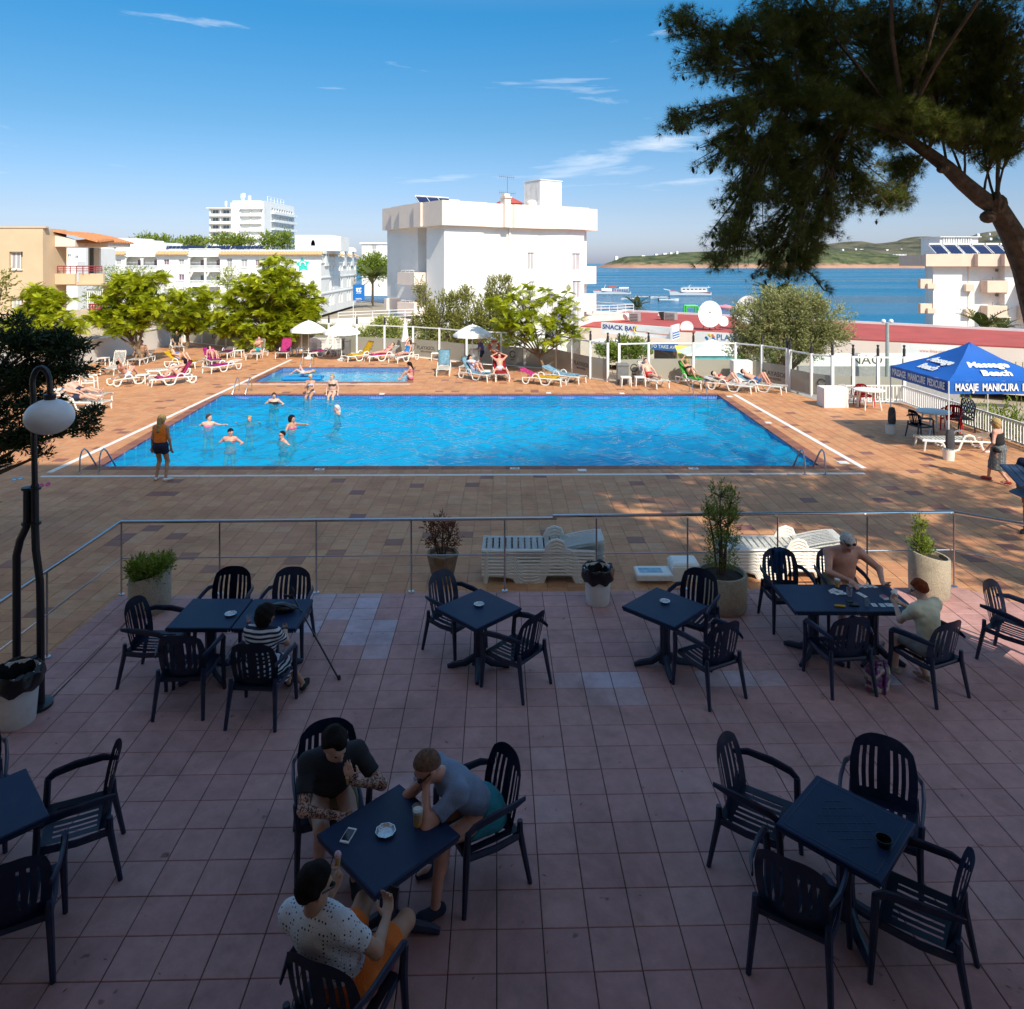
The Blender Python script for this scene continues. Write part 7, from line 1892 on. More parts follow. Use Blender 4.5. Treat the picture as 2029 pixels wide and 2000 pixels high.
LGS = [
 (-16.1, 27.6, 1, -.10, 35, 'lounger of the man stretched out nearest the lamp globe'), (-16.9, 29.1, 1, -.08, 35, 'lounger half hidden behind the stretched out man'),
 (-17.3, 33.5, .6, .8, 35, 'lounger seen from behind its slatted back with a sunbather raising an arm'), (-15.5, 33.4, -.75, -.62, 55, 'lounger with a pink towel and the reading woman'),
 (-16.9, 36.0, -.8, -.5, 20, 'flat empty lounger behind the woman on the pink towel'), (-17.3, 38.8, .95, -.25, 35, 'lounger with a yellow towel under the woman with bent knees'),
 (-16.1, 39.6, .6, -.8, 35, 'lounger with a magenta towel under the woman lying back'), (-14.8, 37.4, -.45, -.88, 10, 'lounger with a magenta and white towel nearest the strip by the small pool'),
 (-14.8, 42.6, 0, -1, 70, 'upright lounger under the man with crossed arms by the frosted fence'), (-16.7, 43.0, .05, -1, 10, 'lounger with a dark magenta towel behind the two towels'),
 (-13.4, 43.2, .1, -1, 55, 'lounger with a bright pink towel over its raised back left of the parasols'), (-11.4, 43.2, -.55, -.8, 35, 'lounger with a pink seat towel between the two parasols'),
 (-8.7, 41.6, -.7, -.7, 55, 'lounger with a yellow towel right of the second parasol'), (-7.4, 41.6, -.8, -.6, 35, 'lounger with a pink towel under the small lying woman'),
 (-6.1, 41.2, -.5, -.86, 55, 'lounger under the dark haired woman with her arm raised'), (-3.4, 36.6, .05, -1, 70, 'upright empty white lounger facing the pool alone'),
 (-2.1, 37.6, -.25, -.97, 70, 'upright slatted lounger behind the person wrapped in a patterned towel'), (-1.6, 34.7, .75, -.66, 55, 'lounger with a blue striped towel by the lifebuoy'),
 (-.55, 34.9, .12, -1, 55, 'lounger with a red towel by the lifebuoy'), (1.5, 33.3, .85, -.4, 20, 'lounger with pink and yellow towels near the leaning trunk'),
 (2.5, 34.1, .8, -.6, 20, 'lounger with a blue and white towel near the leaning trunk'), (6.3, 33.0, .35, -.94, 55, 'lounger of the man in red trunks'),
 (8.2, 33.0, .38, -.93, 55, 'lounger with a bright green towel'), (9.5, 31.6, .8, -.6, 10, 'flat lounger of the sunbather with raised knees before the white cabinet'),
 (10.75, 31.5, .78, -.62, 20, 'lounger at the far right end of the row, by the fence corner'), (13.0, 21.7, -1, .12, 10, 'empty white lounger in the sun below the blue tent'),
 (-19.9, 36.8, .1, -1, 70, 'upright slatted lounger with a folded towel at the white wall'), (-20.3, 40.2, .05, -1, 20, 'shaded lounger the man sits on below the slanting tree'),
 (-21.1, 46.2, .5, -.85, 55, 'shaded lounger beside the trunk of the rounded tree')]
for l in LGS: put_lounger(*l)
for k in range(8): put_lounger(.43, 12.95, -1, 0, 10, 'lounger in the stack behind the terrace railing, tier %s' % ('lowest', 'second', 'third', 'fourth', 'fifth', 'sixth', 'seventh', 'topmost')[k], z=-.17 + k * .058)
for k in range(7): put_lounger(4.65, 13.1, -1, .02, 10, 'lounger in the stack behind the towel chair, tier %s' % ('lowest', 'second', 'third', 'fourth', 'fifth', 'sixth', 'topmost')[k], z=-.16 + k * .058)
for k in range(9): put_lounger(-11.15, 44.2, -1, .1, 10, 'lounger in the tall far stack under the parasols, tier %s' % ('lowest', 'second', 'third', 'fourth', 'fifth', 'sixth', 'seventh', 'eighth', 'topmost')[k], z=k * .085)
# towels spread on loungers: the sheet follows back and seat
def towel(x, y, fx, fy, deg, m, label, back=True, seat=True, w_=.60, z=0):
 rz = math.atan2(-fx, fy); a = R(deg); L0 = .78 if back else 0; L1 = 1.1 if seat else 0
 def fn(u, v):
  s = -L0 + v * (L0 + L1); X = (u - .5) * w_
  hang = -.05 * (abs(u - .5) > .45)
  wv = .008 * math.sin(u * 9 + v * 14)
  if s < 0: return (X, -.42 + s * math.cos(a) + .025 * math.sin(a), .385 - s * math.sin(a) + .03 * math.cos(a) + wv + hang)
  return (X, -.42 + s * .98, .385 + wv + hang)
 return cloth('towel', label, 'towel', fn, 8, 12, m, .014, 'towels on the loungers', (x, y, z), rz)
def TM(n, c, dirt=None): return mat(n + '_towel', c, .95, var=.18, scale=6, bump=.3, bscale=60, dirt=dirt, dscale=7)
PK = TM('pink', (.62, .06, .26)); MG = TM('magenta', (.50, .02, .28), None); YL = TM('yellow', (.75, .50, .02)); RD = TM('red', (.55, .015, .03)); GR = TM('green', (.10, .55, .08)); LB = TM('pale_blue', (.25, .48, .62), (.75, .75, .74)); DKM = TM('dark_magenta', (.22, .01, .12)); WT = TM('white', (.74, .73, .70), (.6, .2, .35))
for i, m_, l, b_, s_ in ((3, PK, 'pink towel under the reading woman', 1, 1), (5, YL, 'yellow towel under the woman with bent knees', 1, 1), (6, MG, 'magenta towel under the woman lying back', 1, 1), (7, MG, 'magenta towel with white print on the near lounger', 0, 1), (9, DKM, 'dark magenta towel in the shade', 0, 1),
 (10, PK, 'bright pink towel over a raised back', 1, 1), (11, PK, 'pink towel on the seat between the parasols', 0, 1), (12, YL, 'yellow towel right of the second parasol', 1, 1), (13, PK, 'pink towel under the small lying woman', 0, 1), (17, LB, 'blue striped towel by the lifebuoy', 1, 1), (18, RD, 'red towel by the lifebuoy', 1, 1),
 (19, YL, 'pink and yellow towel near the leaning trunk', 0, 1), (20, LB, 'blue and white towel near the leaning trunk', 1, 1), (22, GR, 'bright green towel by the pool ladder', 1, 1), (23, WT, 'white and red patterned towel on the flat lounger', 1, 1), (24, LB, 'turquoise towel at the far right lounger', 1, 0), (15, LB, 'pale blue printed towel on the upright lounger', 1, 0), (21, WT, 'white towel behind the man in red trunks', 1, 0)):
 x, y, fx, fy, dg, _ = LGS[i]; towel(x, y, fx, fy, dg, m_, l, bool(b_), bool(s_))
x, y, fx, fy, dg, _ = LGS[19]; towel(x, y, fx, fy, dg, PK, 'pink half of the towel pair near the leaning trunk', True, False)
# parasols
def parasol(x, y, r, zr, zt, label, closed=False):
 t = thing('parasol', label, 'parasol', (x, y, 0))
 mb = MB(); mb.tube([(0, 0, .05), (0, 0, zt + .04)], .022, 8); mb.build('pole', WPAINT, t)
 mb = MB(); mb.lathe([(.26, 0), (.26, .06), (.08, .12), (.04, .3)], 18); mb.build('base', WPAINT, t)
 n = 8
 if closed:
  mb = MB(); rows = [(.02, zt), (.07, zt - .15), (.10, zt - .5), (.15, zr + .2), (.19, zr)]; k_ = 24
  vs = [(q * (1 + .3 * math.cos(8 * a)) * math.cos(a), q * (1 + .3 * math.cos(8 * a)) * math.sin(a), z) for q, z in rows for a in [6.2832 * j / k_ for j in range(k_)]]
  mb.add(vs, [(i * k_ + (j + 1) % k_, i * k_ + j, (i + 1) * k_ + j, (i + 1) * k_ + (j + 1) % k_) for i in range(len(rows) - 1) for j in range(k_)]); mb.build('canopy', WHITECLOTH, t); return t
 for j in range(n):
  a0, a1 = 6.2832 * j / n, 6.2832 * (j + 1) / n; mb = MB(); vs = []
  for q in range(6):
   f = q / 5; z = zt - (zt - zr) * f ** 1.45
   for a in (a0, (a0 + a1) / 2, a1): vs.append((r * f * math.cos(a) * (.95 if a not in (a0, a1) else 1), r * f * math.sin(a) * (.95 if a not in (a0, a1) else 1), z - (.02 * f if a not in (a0, a1) else 0)))
  for a in (a0, (a0 + a1) / 2, a1): vs.append((r * math.cos(a) * (.95 if a not in (a0, a1) else 1), r * math.sin(a) * (.95 if a not in (a0, a1) else 1), zr - .13))
  mb.add(vs, [(q * 3 + i, (q + 1) * 3 + i, (q + 1) * 3 + i + 1, q * 3 + i + 1) for q in range(6) for i in (0, 1)]); mb.build('canopy_panel', WHITECLOTH, t, angle=60)
  rb = MB(); rb.tube([(0, 0, zt - .03), (r * .6 * math.cos(a0), r * .6 * math.sin(a0), zt - (zt - zr) * .6 ** 1.45 - .02), (r * .99 * math.cos(a0), r * .99 * math.sin(a0), zr - .015)], .008, 4); rb.build('rib', WPAINT, t)
 return t
parasol(-11.75, 42.4, 1.05, 1.66, 2.2, 'white open parasol, left of the pair beside the largest tree'); parasol(-9.65, 41.6, 1.05, 1.62, 2.14, 'white open parasol, right of the pair near the yellow towel')
parasol(-2.05, 38.2, 1.02, 1.80, 2.32, 'white open parasol beside the man at the lifebuoy'); parasol(-6.15, 42.3, .2, 1.0, 2.15, 'closed cream parasol by the fence post above the dark haired woman', True)
# blue massage tent
BLUE = mat('tent_blue', (.008, .10, .42), .55, var=.06, scale=2, bump=.12, bscale=3); TXT = mat('tent_white_print', (.78, .78, .78), .6)
tx0, tx1, ty0, ty1 = 12.22, 15.35, 20.55, 23.7
tent = thing('tent', 'blue pop up tent with white massage lettering on its roof and valance', 'tent', (tx0, ty0, 0))
W_, D_ = tx1 - tx0, ty1 - ty0; zv0, zv1, za = 1.84, 2.2, 3.12
mb = MB(); n_ = 8; co = [(0, 0), (W_, 0), (W_, D_), (0, D_)]
for i in range(4):
 a, b = co[i], co[(i + 1) % 4]; vs = []; fs = []
 for q in range(n_ + 1):
  f = q / n_; z = zv1 + (za - zv1) * (f * .72 + .28 * f ** 2.2)
  for k in range(7):
   g_ = k / 6; px, py = a[0] + (b[0] - a[0]) * g_, a[1] + (b[1] - a[1]) * g_
   vs.append((px + (W_ / 2 - px) * f, py + (D_ / 2 - py) * f, z - .07 * math.sin(math.pi * g_) * math.sin(math.pi * min(1, f * 1.1)) + .012 * math.sin(g_ * 14 + q * 2 + i)))
 for q in range(n_):
  for k in range(6): fs.append((q * 7 + k, q * 7 + k + 1, (q + 1) * 7 + k + 1, (q + 1) * 7 + k))
 mb.add(vs, fs)
mb.build('roof', BLUE, tent, angle=50)
for i in range(4):
 a, b = co[i], co[(i + 1) % 4]; L, an_ = frame_of(a, b); mb = MB(); vs = []
 for z in (zv0, (zv0 + zv1) / 2, zv1 + .004):
  for k in range(15): vs.append((L * k / 14, .012 * math.sin(k * 1.7 + z * 5), z))
 mb.add(vs, [(r * 15 + k, r * 15 + k + 1, (r + 1) * 15 + k + 1, (r + 1) * 15 + k) for r in (0, 1) for k in range(14)])
 M = Matrix.Translation((a[0], a[1], 0)) @ Matrix.Rotation(an_, 4, 'Z'); mb.v = [tuple(M @ Vector(v)) for v in mb.v]
 o = mb.build('valance', BLUE, tent)
 s = {0: 'MASAJE  MANICURA  PEDICURA', 3: 'MASSAGE  MANICURE  PEDICURE'}.get(i)
 if s:
  q = lettering(s, .285, TXT, o, (0, 0, 0), bold=.008, sx=.72); q.matrix_local = M @ Matrix.Translation((L / 2, -.026, (zv0 + zv1) / 2)) @ Matrix.Rotation(R(90), 4, 'X') @ Matrix.Scale((.66 if i else .68) * L / 3.1, 4, (1, 0, 0))
for i in (0, 3):
 a, b = co[i], co[(i + 1) % 4]; L, an_ = frame_of(a, b); sl_ = math.atan2((za - zv1) * .9, D_ / 2)
 for s, u in (('Massage', .36), ('Beach', .17)):
  q = lettering(s, .36, TXT, tent, (0, 0, 0), bold=.015, shear=.25); q.matrix_local = Matrix.Translation((a[0], a[1], zv1)) @ Matrix.Rotation(an_, 4, 'Z') @ Matrix.Translation((L / 2 - (.1 if i else 0), D_ / 2 * u * 1.3 + .02, (za - zv1) * u * 1.05 + .0)) @ Matrix.Rotation(sl_, 4, 'X')
for px, py in co:
 mb = MB(); mb.tube([(px, py, .02), (px, py, zv1)], .02, 6); mb.build('pole', WPAINT, tent)
for i, (px, py) in enumerate(((0, D_), (0, 0))):
 lab = ('at the left leg of the blue tent', 'at the near leg of the blue tent')[i]
 t = thing('weight_bucket', 'white bucket full of ballast ' + lab, 'bucket', (tx0 + px, ty0 + py, 0)); mb = MB(); mb.lathe([(.14, 0), (.16, .28), (.165, .30), (.15, .30), (.15, .25)], 16); mb.build('tub', WPLASTIC, t)
 t = thing('weight_bag', 'dark grey sandbag strapped to the pole ' + lab, 'sandbag', (tx0 + px + .04, ty0 + py, .32)); mb = MB(); mb.lathe([(.10, 0), (.12, .1), (.11, .4), (.08, .52), (.03, .54)], 10, sx=1.1, sy=.8); mb.build('bag', mat('bag_grey%d' % i, (.05, .05, .06), .8, bump=.4), t)
# chairs, tables and boxes on the deck
def round_table(x, y, r, label):
 t = thing('round_table', label, 'table', (x, y, 0)); mb = MB(); mb.lathe([(r * .98, .70), (r, .715), (r * .99, .735), (.001, .74)], 26); mb.build('tabletop', WPLASTIC, t)
 for k in range(4):
  a = R(45 + 90 * k); mb = MB(); mb.tube([(r * .55 * math.cos(a), r * .55 * math.sin(a), .7), (r * .8 * math.cos(a), r * .8 * math.sin(a), 0)], [.035, .025], 7); mb.build('leg', WPLASTIC, t)
round_table(13.5, 27.75, .55, 'round white plastic table in the corner of the picket railing'); round_table(13.6, 23.7, .53, 'round white plastic table in the shade of the tent')
wc = garden_chair('white plastic armchair at the left beside the sunbathers', WPLASTIC, name='plastic_chair', low=True); wc.location = (-18.2, 31.6, 0); wc.rotation_euler.z = R(-75)
dup(wc, (12.9, 28.3, 0), R(200), 'white plastic armchair behind the corner table'); dup(wc, (-19.1, 31.9, 0), R(-60), 'white plastic armchair partly hidden behind the dark juniper')
rc = garden_chair('red plastic armchair pushed behind the corner table', RD, name='plastic_chair', low=True); rc.location = (13.6, 28.4, 0); rc.rotation_euler.z = R(180)
dup(rc, (14.5, 24.2, 0), R(140), 'red plastic armchair behind the table under the tent')
bc = dup(chair0, (12.85, 23.15, 0), R(-80), 'black looking armchair at the round table under the tent', 'navy plastic armchairs on the terrace')
def stool(px, py, label):
 g = G(px, py); t = thing('side_table', label, 'side table', g); mb = MB(); mb.box((0, 0, .40), (.46, .46, .04), ch=.01); mb.build('tabletop', WPLASTIC, t, smooth=False)
 for sx in (-1, 1):
  for sy in (-1, 1): mb = MB(); mb.tube([(sx * .19, sy * .19, .39), (sx * .215, sy * .215, 0)], [.035, .025], 6); mb.build('leg', WPLASTIC, t)
stool(1240, 765, 'white side table in front of the grey bin'); stool(1268, 765, 'white side table beside the man in red trunks'); stool(863, 714, 'white side table at the foot of the fence left of the upright lounger'); stool(474, 708, 'shaded white side table beside the man with crossed arms'); stool(283, 760, 'white side table between the two sunbathers at the left'); stool(596, 704, 'white side table left of the first parasol'); stool(663, 706, 'white side table heaped with clothes between the parasols'); stool(962, 752, 'white side table between the blue and red towels'); stool(205, 724, 'dark topped side table by the white wall')
def cabinet(x, y, w_, d_, h, m, label, name='cabinet', door=True):
 t = thing(name, label, name, (x, y, 0)); mb = MB(); mb.box((0, 0, h / 2), (w_, d_, h), ch=.02); mb.build('body', m, t, smooth=False)
 if door:
  mb = MB(); mb.box((0, -d_ / 2 - .008, h * .5), (w_ * .88, .016, h * .86)); o = mb.build('door', m, t, smooth=False); mb = MB(); mb.box((w_ * .34, -d_ / 2 - .03, h * .5), (.02, .03, .14)); mb.build('handle', GREY, o, smooth=False)
cabinet(10.45, 33.5, .85, .6, 1.08, WPAINT, 'white cabinet standing against the frosted fence behind the sunbathers'); cabinet(12.35, 28.3, .92, .7, .74, WHITE, 'plain white block at the end of the picket railing', 'plinth', False)
for x, y, l in ((5.05, 33.55, 'grey rubbish bin in front of the frosted glass right of the gate'), (-10.0, 44.2, 'grey rubbish bin by the frosted glass right of the second parasol')):
 t = thing('rubbish_bin', l, 'bin', (x, y, 0)); mb = MB(); mb.box((0, 0, .42), (.5, .45, .84)); mb.build('body', GREY, t, smooth=False); mb = MB(); mb.box((0, 0, .885), (.54, .5, .09), ch=.03); mb.build('lid', GREY, t, smooth=False)
# white slab and crate behind the bin on the deck
t = thing('plastic_crate', 'white plastic crate on the deck behind the right single table', 'crate', (3.02, 12.9, 0)); mb = MB(); mb.box((0, 0, .12), (.5, .45, .24)); mb.box((0, 0, .27), (.46, .41, .06), ch=.03); mb.build('shell', WPLASTIC, t, smooth=False)
t = thing('plastic_slab', 'flat white printed slab beside the white crate', 'slab', (2.45, 12.75, 0)); mb = MB(); mb.box((0, 0, .12), (.62, .4, .10), ch=.02); mb.build('slab', WPLASTIC, t, smooth=False); mb = MB(); mb.box((-.05, 0, .171), (.4, .2, .002)); mb.build('print', LB, t, smooth=False)
# cast iron bench
t = thing('bench', 'dark ornate cast metal bench with pierced back behind the tent', 'bench', (14.85, 24.3, 0), R(75))
mb = MB()
for i in range(9):
 for j in range(6):
  if (i + j) % 2: mb.tube([(-.56 + i * .14, -.22, .48 + j * .085), (-.42 + i * .14, -.24, .565 + j * .085)], .018, 4)
  else: mb.tube([(-.42 + i * .14, -.22, .48 + j * .085), (-.56 + i * .14, -.24, .565 + j * .085)], .018, 4)
mb.tube([(-.6, -.2, .45), (-.6, -.24, .9), (-.3, -.25, 1.02), (.3, -.25, 1.02), (.7, -.24, .9), (.7, -.2, .45)], .025, 6); mb.build('backrest', BLACKMETAL, t)
mb = MB()
for k in range(7): mb.b2(-.6, .7, -.2 + k * .065, -.16 + k * .065, .42, .45)
mb.build('seat', BLACKMETAL, t, smooth=False)
for sx in (-.58, .68):
 for sy in (-.2, .22): mb = MB(); mb.tube([(sx, sy, .44), (sx * 1.06, sy * 1.2, 0)], .022, 5); mb.build('leg', BLACKMETAL, t)
 mb = MB(); mb.tube([(sx, -.22, .66), (sx, .1, .68), (sx, .24, .44)], .02, 5); mb.build('armrest', BLACKMETAL, t)
# pool ladders
def ladder(x, y, dirn, label, gap=.5, ax='y'):
 t = thing('pool_ladder', label, 'pool ladder', (x, y, 0), 0 if dirn > 0 else math.pi)
 for s in (-gap / 2, gap / 2):
  mb = MB(); mb.tube([(s, 0, 0), (s, .02, .40), (s, .10, .56), (s, .22, .60), (s, .36, .50), (s, .85, -.08), (s, .90, -.22), (s, .90, -1.0)], .021, 8); mb.build('handrail', STEEL, t); mb = MB(); mb.lathe([(.05, 0), (.05, .012), (.024, .02)], 12, (s, 0, .004)); mb.build('foot_flange', STEEL, t)
 for z in (-.4, -.7): mb = MB(); mb.box((0, .9, z), (gap, .08, .03)); mb.build('step', STEEL, t, smooth=False)
def lad_px(p, q, py, dirn, label):
 a, b = G(p, py), G(q, py); ladder((a.x + b.x) / 2, a.y, dirn, label, abs(a.x - b.x))
lad_px(157.6, 196.4, 939, 1, 'steel ladder hoops at the near left corner of the big pool'); lad_px(1594.7, 1635.5, 941, 1, 'steel ladder hoops at the near right corner of the big pool'); lad_px(474, 499, 774.5, -1, 'steel ladder hoops at the far left corner of the big pool'); lad_px(1366, 1392, 776, -1, 'steel ladder hoops at the far right corner of the big pool'); lad_px(602, 622, 724, -1, 'steel ladder hoops at the back of the small pool')
# lifebuoy on its post
t = thing('post', 'square white post that carries the lifebuoy', 'post', (-.95, 39.2, 0)); mb = MB(); mb.box((0, 0, .75), (.2, .2, 1.5), ch=.02); mb.build('shaft', WPAINT, t, smooth=False)
t = thing('lifebuoy', 'orange lifebuoy with white bands hung on the post', 'lifebuoy', (-.95, 39.03, 1.08)); mb = MB(); rr_ = [Vector((.25 * math.cos(a), 0, .30 * math.sin(a))) for a in [6.2832 * k / 28 for k in range(29)]]; mb.tube(rr_, .075, 10, cap=False); mb.build('ring', mat('lifebuoy_orange', (.50, .13, .04), .6), t)
for k in range(4): a = .8 + k * 1.571; mb = MB(); mb.tube([(.25 * math.cos(a + d), 0, .30 * math.sin(a + d)) for d in (-.12, 0, .12)], .079, 10); mb.build('band', WPAINT, t)
# thin lamp column behind the fence, flip-flops, swim ring
t = thing('street_lamp', 'grey lamp column with two white globes beside the red roof', 'street lamp', (AT(1758, 650, 46).x, 46, GZ)); zt_ = AT(1758, 640, 46).z - GZ
mb = MB(); mb.tube([(0, 0, 0), (0, 0, zt_)], [.14, .1], 9); mb.build('column', GREY if False else mat('column_grey', (.30, .33, .33), .5), t)
for s in (-1, 1): mb = MB(); mb.ball((s * .24, 0, zt_ + .1), .14, 12, 8); mb.build('globe', MAT['opal_globe'], t)
for px, py, m_, l in ((28, 951, LB, 'pale patterned flip flops lying left of the white strip corner'), (82, 963, PK, 'pink flip flops lying behind the lamp post')):
 t = thing('flip_flops', l, 'sandals', G(px, py), .4)
 for s in (0, 1): mb = MB(); mb.lathe([(.05, 0), (.055, .012), (.05, .02)], 12, (s * .13, s * .05, 0), sx=1.0, sy=2.4); o = mb.build('sole', m_, t); mb = MB(); mb.tube([(s * .13 - .05, s * .05 + .0, .02), (s * .13, s * .05 + .07, .05), (s * .13 + .05, s * .05, .02)], .008, 5); mb.build('strap', m_, o)
# blue slatted tables tipped up at the right edge
for i, (dx, z, tl, l) in enumerate(((0, 1.12, 24, 'upper blue slatted table top tipped at the right edge'), (.1, .98, -22, 'lower blue slatted table top sloping the other way at the right edge'))):
 g = AT(2040, 850, 15.0); t = thing('slatted_table', l, 'table', (g.x + .28 + dx, 15.0 - i * .1, 0))
 M = Matrix.Translation((0, 0, z + .05)) @ Matrix.Rotation(R(tl), 4, 'Y' if i else 'X')
 for k in range(9): mb = MB(); mb.box((-.62 + k * .155, 0, 0), (.145, .66, .035), 0, 0, M, .006); mb.build('slat', mat('slat_blue', (.045, .08, .15), .45) if 'slat_blue' not in MAT else MAT['slat_blue'], t, smooth=False)
 mb = MB(); mb.tube([(0, 0, 0), (0, 0, z)], .05, 8); mb.tube([(-.35, 0, .03), (.35, 0, .03)], .04, 6); mb.tube([(0, -.35, .03), (0, .35, .03)], .04, 6); mb.build('pedestal', NAVY, t)
# boats on the bay
HULL = mat('boat_white', (.78, .78, .77), .35); REDB = mat('boat_trim', (.45, .10, .07), .5)
def hull(mb, L, B, h, bow=1.0):
 n = 9; vs = []
 for i in range(n):
  f = i / (n - 1); x = L * (f - .5); wd = B / 2 * (1 - max(0, (f - .55) / .45) ** 2.2 * .98) * (.86 + .14 * min(1, f * 5)); sh = h * (1 + .5 * max(0, f - .4) ** 1.5 * bow)
  vs += [(x + .04 * L * max(0, f - .7) * 2, -wd, sh), (x, -wd * .75, .15), (x, 0, -.35), (x, wd * .75, .15), (x + .04 * L * max(0, f - .7) * 2, wd, sh), (x, 0, sh * .92)]
 fs = []
 for i in range(n - 1):
  a, b = i * 6, i * 6 + 6
  fs += [(a, b, b + 1, a + 1), (a + 1, b + 1, b + 2, a + 2), (a + 2, b + 2, b + 3, a + 3), (a + 3, b + 3, b + 4, a + 4), (a + 4, b + 4, b + 5, a + 5), (a + 5, b + 5, b, a)]
 mb.add(vs, fs + [(0, 1, 2, 3, 4, 5)])
def boat(px, py, L, label, kind, hd=math.pi, name='boat'):
 g = G(px, py, SEA); t = thing(name, label, 'boat', g, hd)
 mb = MB(); hull(mb, L, L * .24, L * .085); mb.build('hull', HULL, t, angle=25)
 mb = MB(); mb.tube([(-L * .48, -L * .122, L * .085), (L * .25, -L * .11, L * .095), (L * .5, 0, L * .125)], L * .008, 4); mb.tube([(-L * .48, L * .122, L * .085), (L * .25, L * .11, L * .095), (L * .5, 0, L * .125)], L * .008, 4); mb.build('gunwale', REDB if kind > 0 else HULL, t)
 if kind == 2:
  mb = MB(); mb.b2(-L * .38, L * .24, -L * .085, L * .085, L * .06, L * .19, ch=.05); o = mb.build('cabin', HULL, t, smooth=False)
  for k in range(6):
   for s in (-1, 1): mb = MB(); mb.box((-L * .32 + k * L * .1, s * (L * .086), L * .155), (L * .07, .03, L * .035)); mb.build('cabin_window', WINGLASS, o, smooth=False)
  mb = MB(); mb.b2(-L * .47, L * .2, -L * .1, L * .1, L * .20, L * .208); mb.build('roof', HULL, t, smooth=False)
  mb = MB(); mb.tube([(L * .46, 0, L * .12), (L * .66, 0, L * .16)], L * .008, 5); mb.tube([(L * .05, 0, L * .2), (0, 0, L * .27)], L * .006, 4); mb.tube([(-L * .45, 0, L * .2), (-L * .45, 0, L * .24)], L * .005, 4); mb.build('mast', WPAINT, t)
  for k in range(5): mb = MB(); mb.tube([(-L * .46 + k * .02 * L, -L * .1, L * .08), (-L * .46 + k * .02 * L, -L * .1, L * .2)], L * .003, 4); mb.build('stanchion', WPAINT, t)
 elif kind == 1:
  mb = MB(); mb.b2(L * .02, L * .3, -L * .08, L * .08, L * .06, L * .17, ch=.05); o = mb.build('cabin', HULL, t, smooth=False)
  for k in range(3): mb = MB(); mb.box((L * .06 + k * L * .085, -L * .081, L * .14), (L * .05, .03, L * .03)); mb.build('cabin_window', WINGLASS, o, smooth=False)
  mb = MB(); mb.b2(-L * .1, L * .1, -L * .07, L * .07, L * .2, L * .235); mb.build('flying_bridge', REDB, t, smooth=False)
  mb = MB()
  for k in range(8): mb.tube([(-L * .46 + k * L * .065, -L * .115, L * .08), (-L * .46 + k * L * .065, -L * .115, L * .15)], L * .004, 4)
  mb.tube([(-L * .46, -L * .115, L * .15), (0, -L * .115, L * .15)], L * .004, 4); mb.tube([(-L * .46, -L * .05, L * .18), (-L * .2, -L * .05, L * .18)], L * .02, 4); mb.tube([(L * .25, 0, L * .1), (L * .18, 0, L * .27)], L * .006, 4); mb.build('rail', WPAINT, t)
 else:
  mb = MB(); mb.add([(-.02 * L, -L * .07, L * .09), (L * .12, -L * .05, L * .09), (L * .02, -L * .05, L * .16), (-.02 * L, L * .07, L * .09), (L * .12, L * .05, L * .09), (L * .02, L * .05, L * .16)], [(0, 1, 2), (5, 4, 3), (1, 4, 5, 2), (0, 2, 5, 3)]); mb.build('windscreen', WINGLASS, t, smooth=False)
  mb = MB(); mb.box((-L * .52, 0, L * .08), (L * .05, L * .06, L * .14)); mb.build('outboard_motor', DARK, t, smooth=False)
boat(1368, 586, 15.0, 'white excursion boat with a long windowed cabin and bowsprit, the right of two large boats', 2); boat(1213, 584, 14.0, 'white tour boat with railings and a red flying bridge beside the block', 1)
boat(1246, 594.5, 5.0, 'small white motor boat with a blunt stern left of the moored pair', 0); boat(1272, 590.5, 4.8, 'small motor boat with a dark outboard near the tour boat', 0, 2.9); boat(1307, 592, 6.0, 'low cream speed boat behind the nearest white one', 0); boat(1325, 597, 6.4, 'white speed boat in front of the excursion boat', 0, 0.1); boat(1270, 530, 14, 'tiny far boat below the headland cliffs', 0)
t = thing('water_float', 'pink inflatable float on the sea between the two big dishes', 'float', G(1437, 612, SEA)); mb = MB(); mb.tube([(1.8 * math.cos(a), 1.2 * math.sin(a), .4) for a in [6.2832 * k / 16 for k in range(17)]], .5, 8, cap=False); mb.ball((0, 0, .5), (1.2, .9, .6), 10, 7); mb.build('tube', TM('float_pink', (.62, .22, .26)), t)
t = thing('slide_frame', 'bright green tubular frame rising behind the red roof', 'frame', (AT(1371, 620, 96).x, 96, SEA)); mb = MB(); z1 = AT(1371, 607, 96).z - SEA; z0 = AT(1371, 624, 96).z - SEA
for s in (-1, 1): mb.tube([(s * .75, 0, 0), (s * .75, 0, z1)], .12, 6); mb.tube([(s * .75, 1.2, 0), (s * .75, 1.2, z1)], .12, 6)
for z in (z0, z1): mb.tube([(-.75, 0, z), (.75, 0, z)], .14, 6); mb.tube([(-.75, 1.2, z), (.75, 1.2, z)], .14, 6)
mb.tube([(.75, 0, z1 - .2), (1.4, 0, z0 - .3)], .2, 6); mb.build('tubes', mat('green_paint', (.04, .45, .06), .5), t)
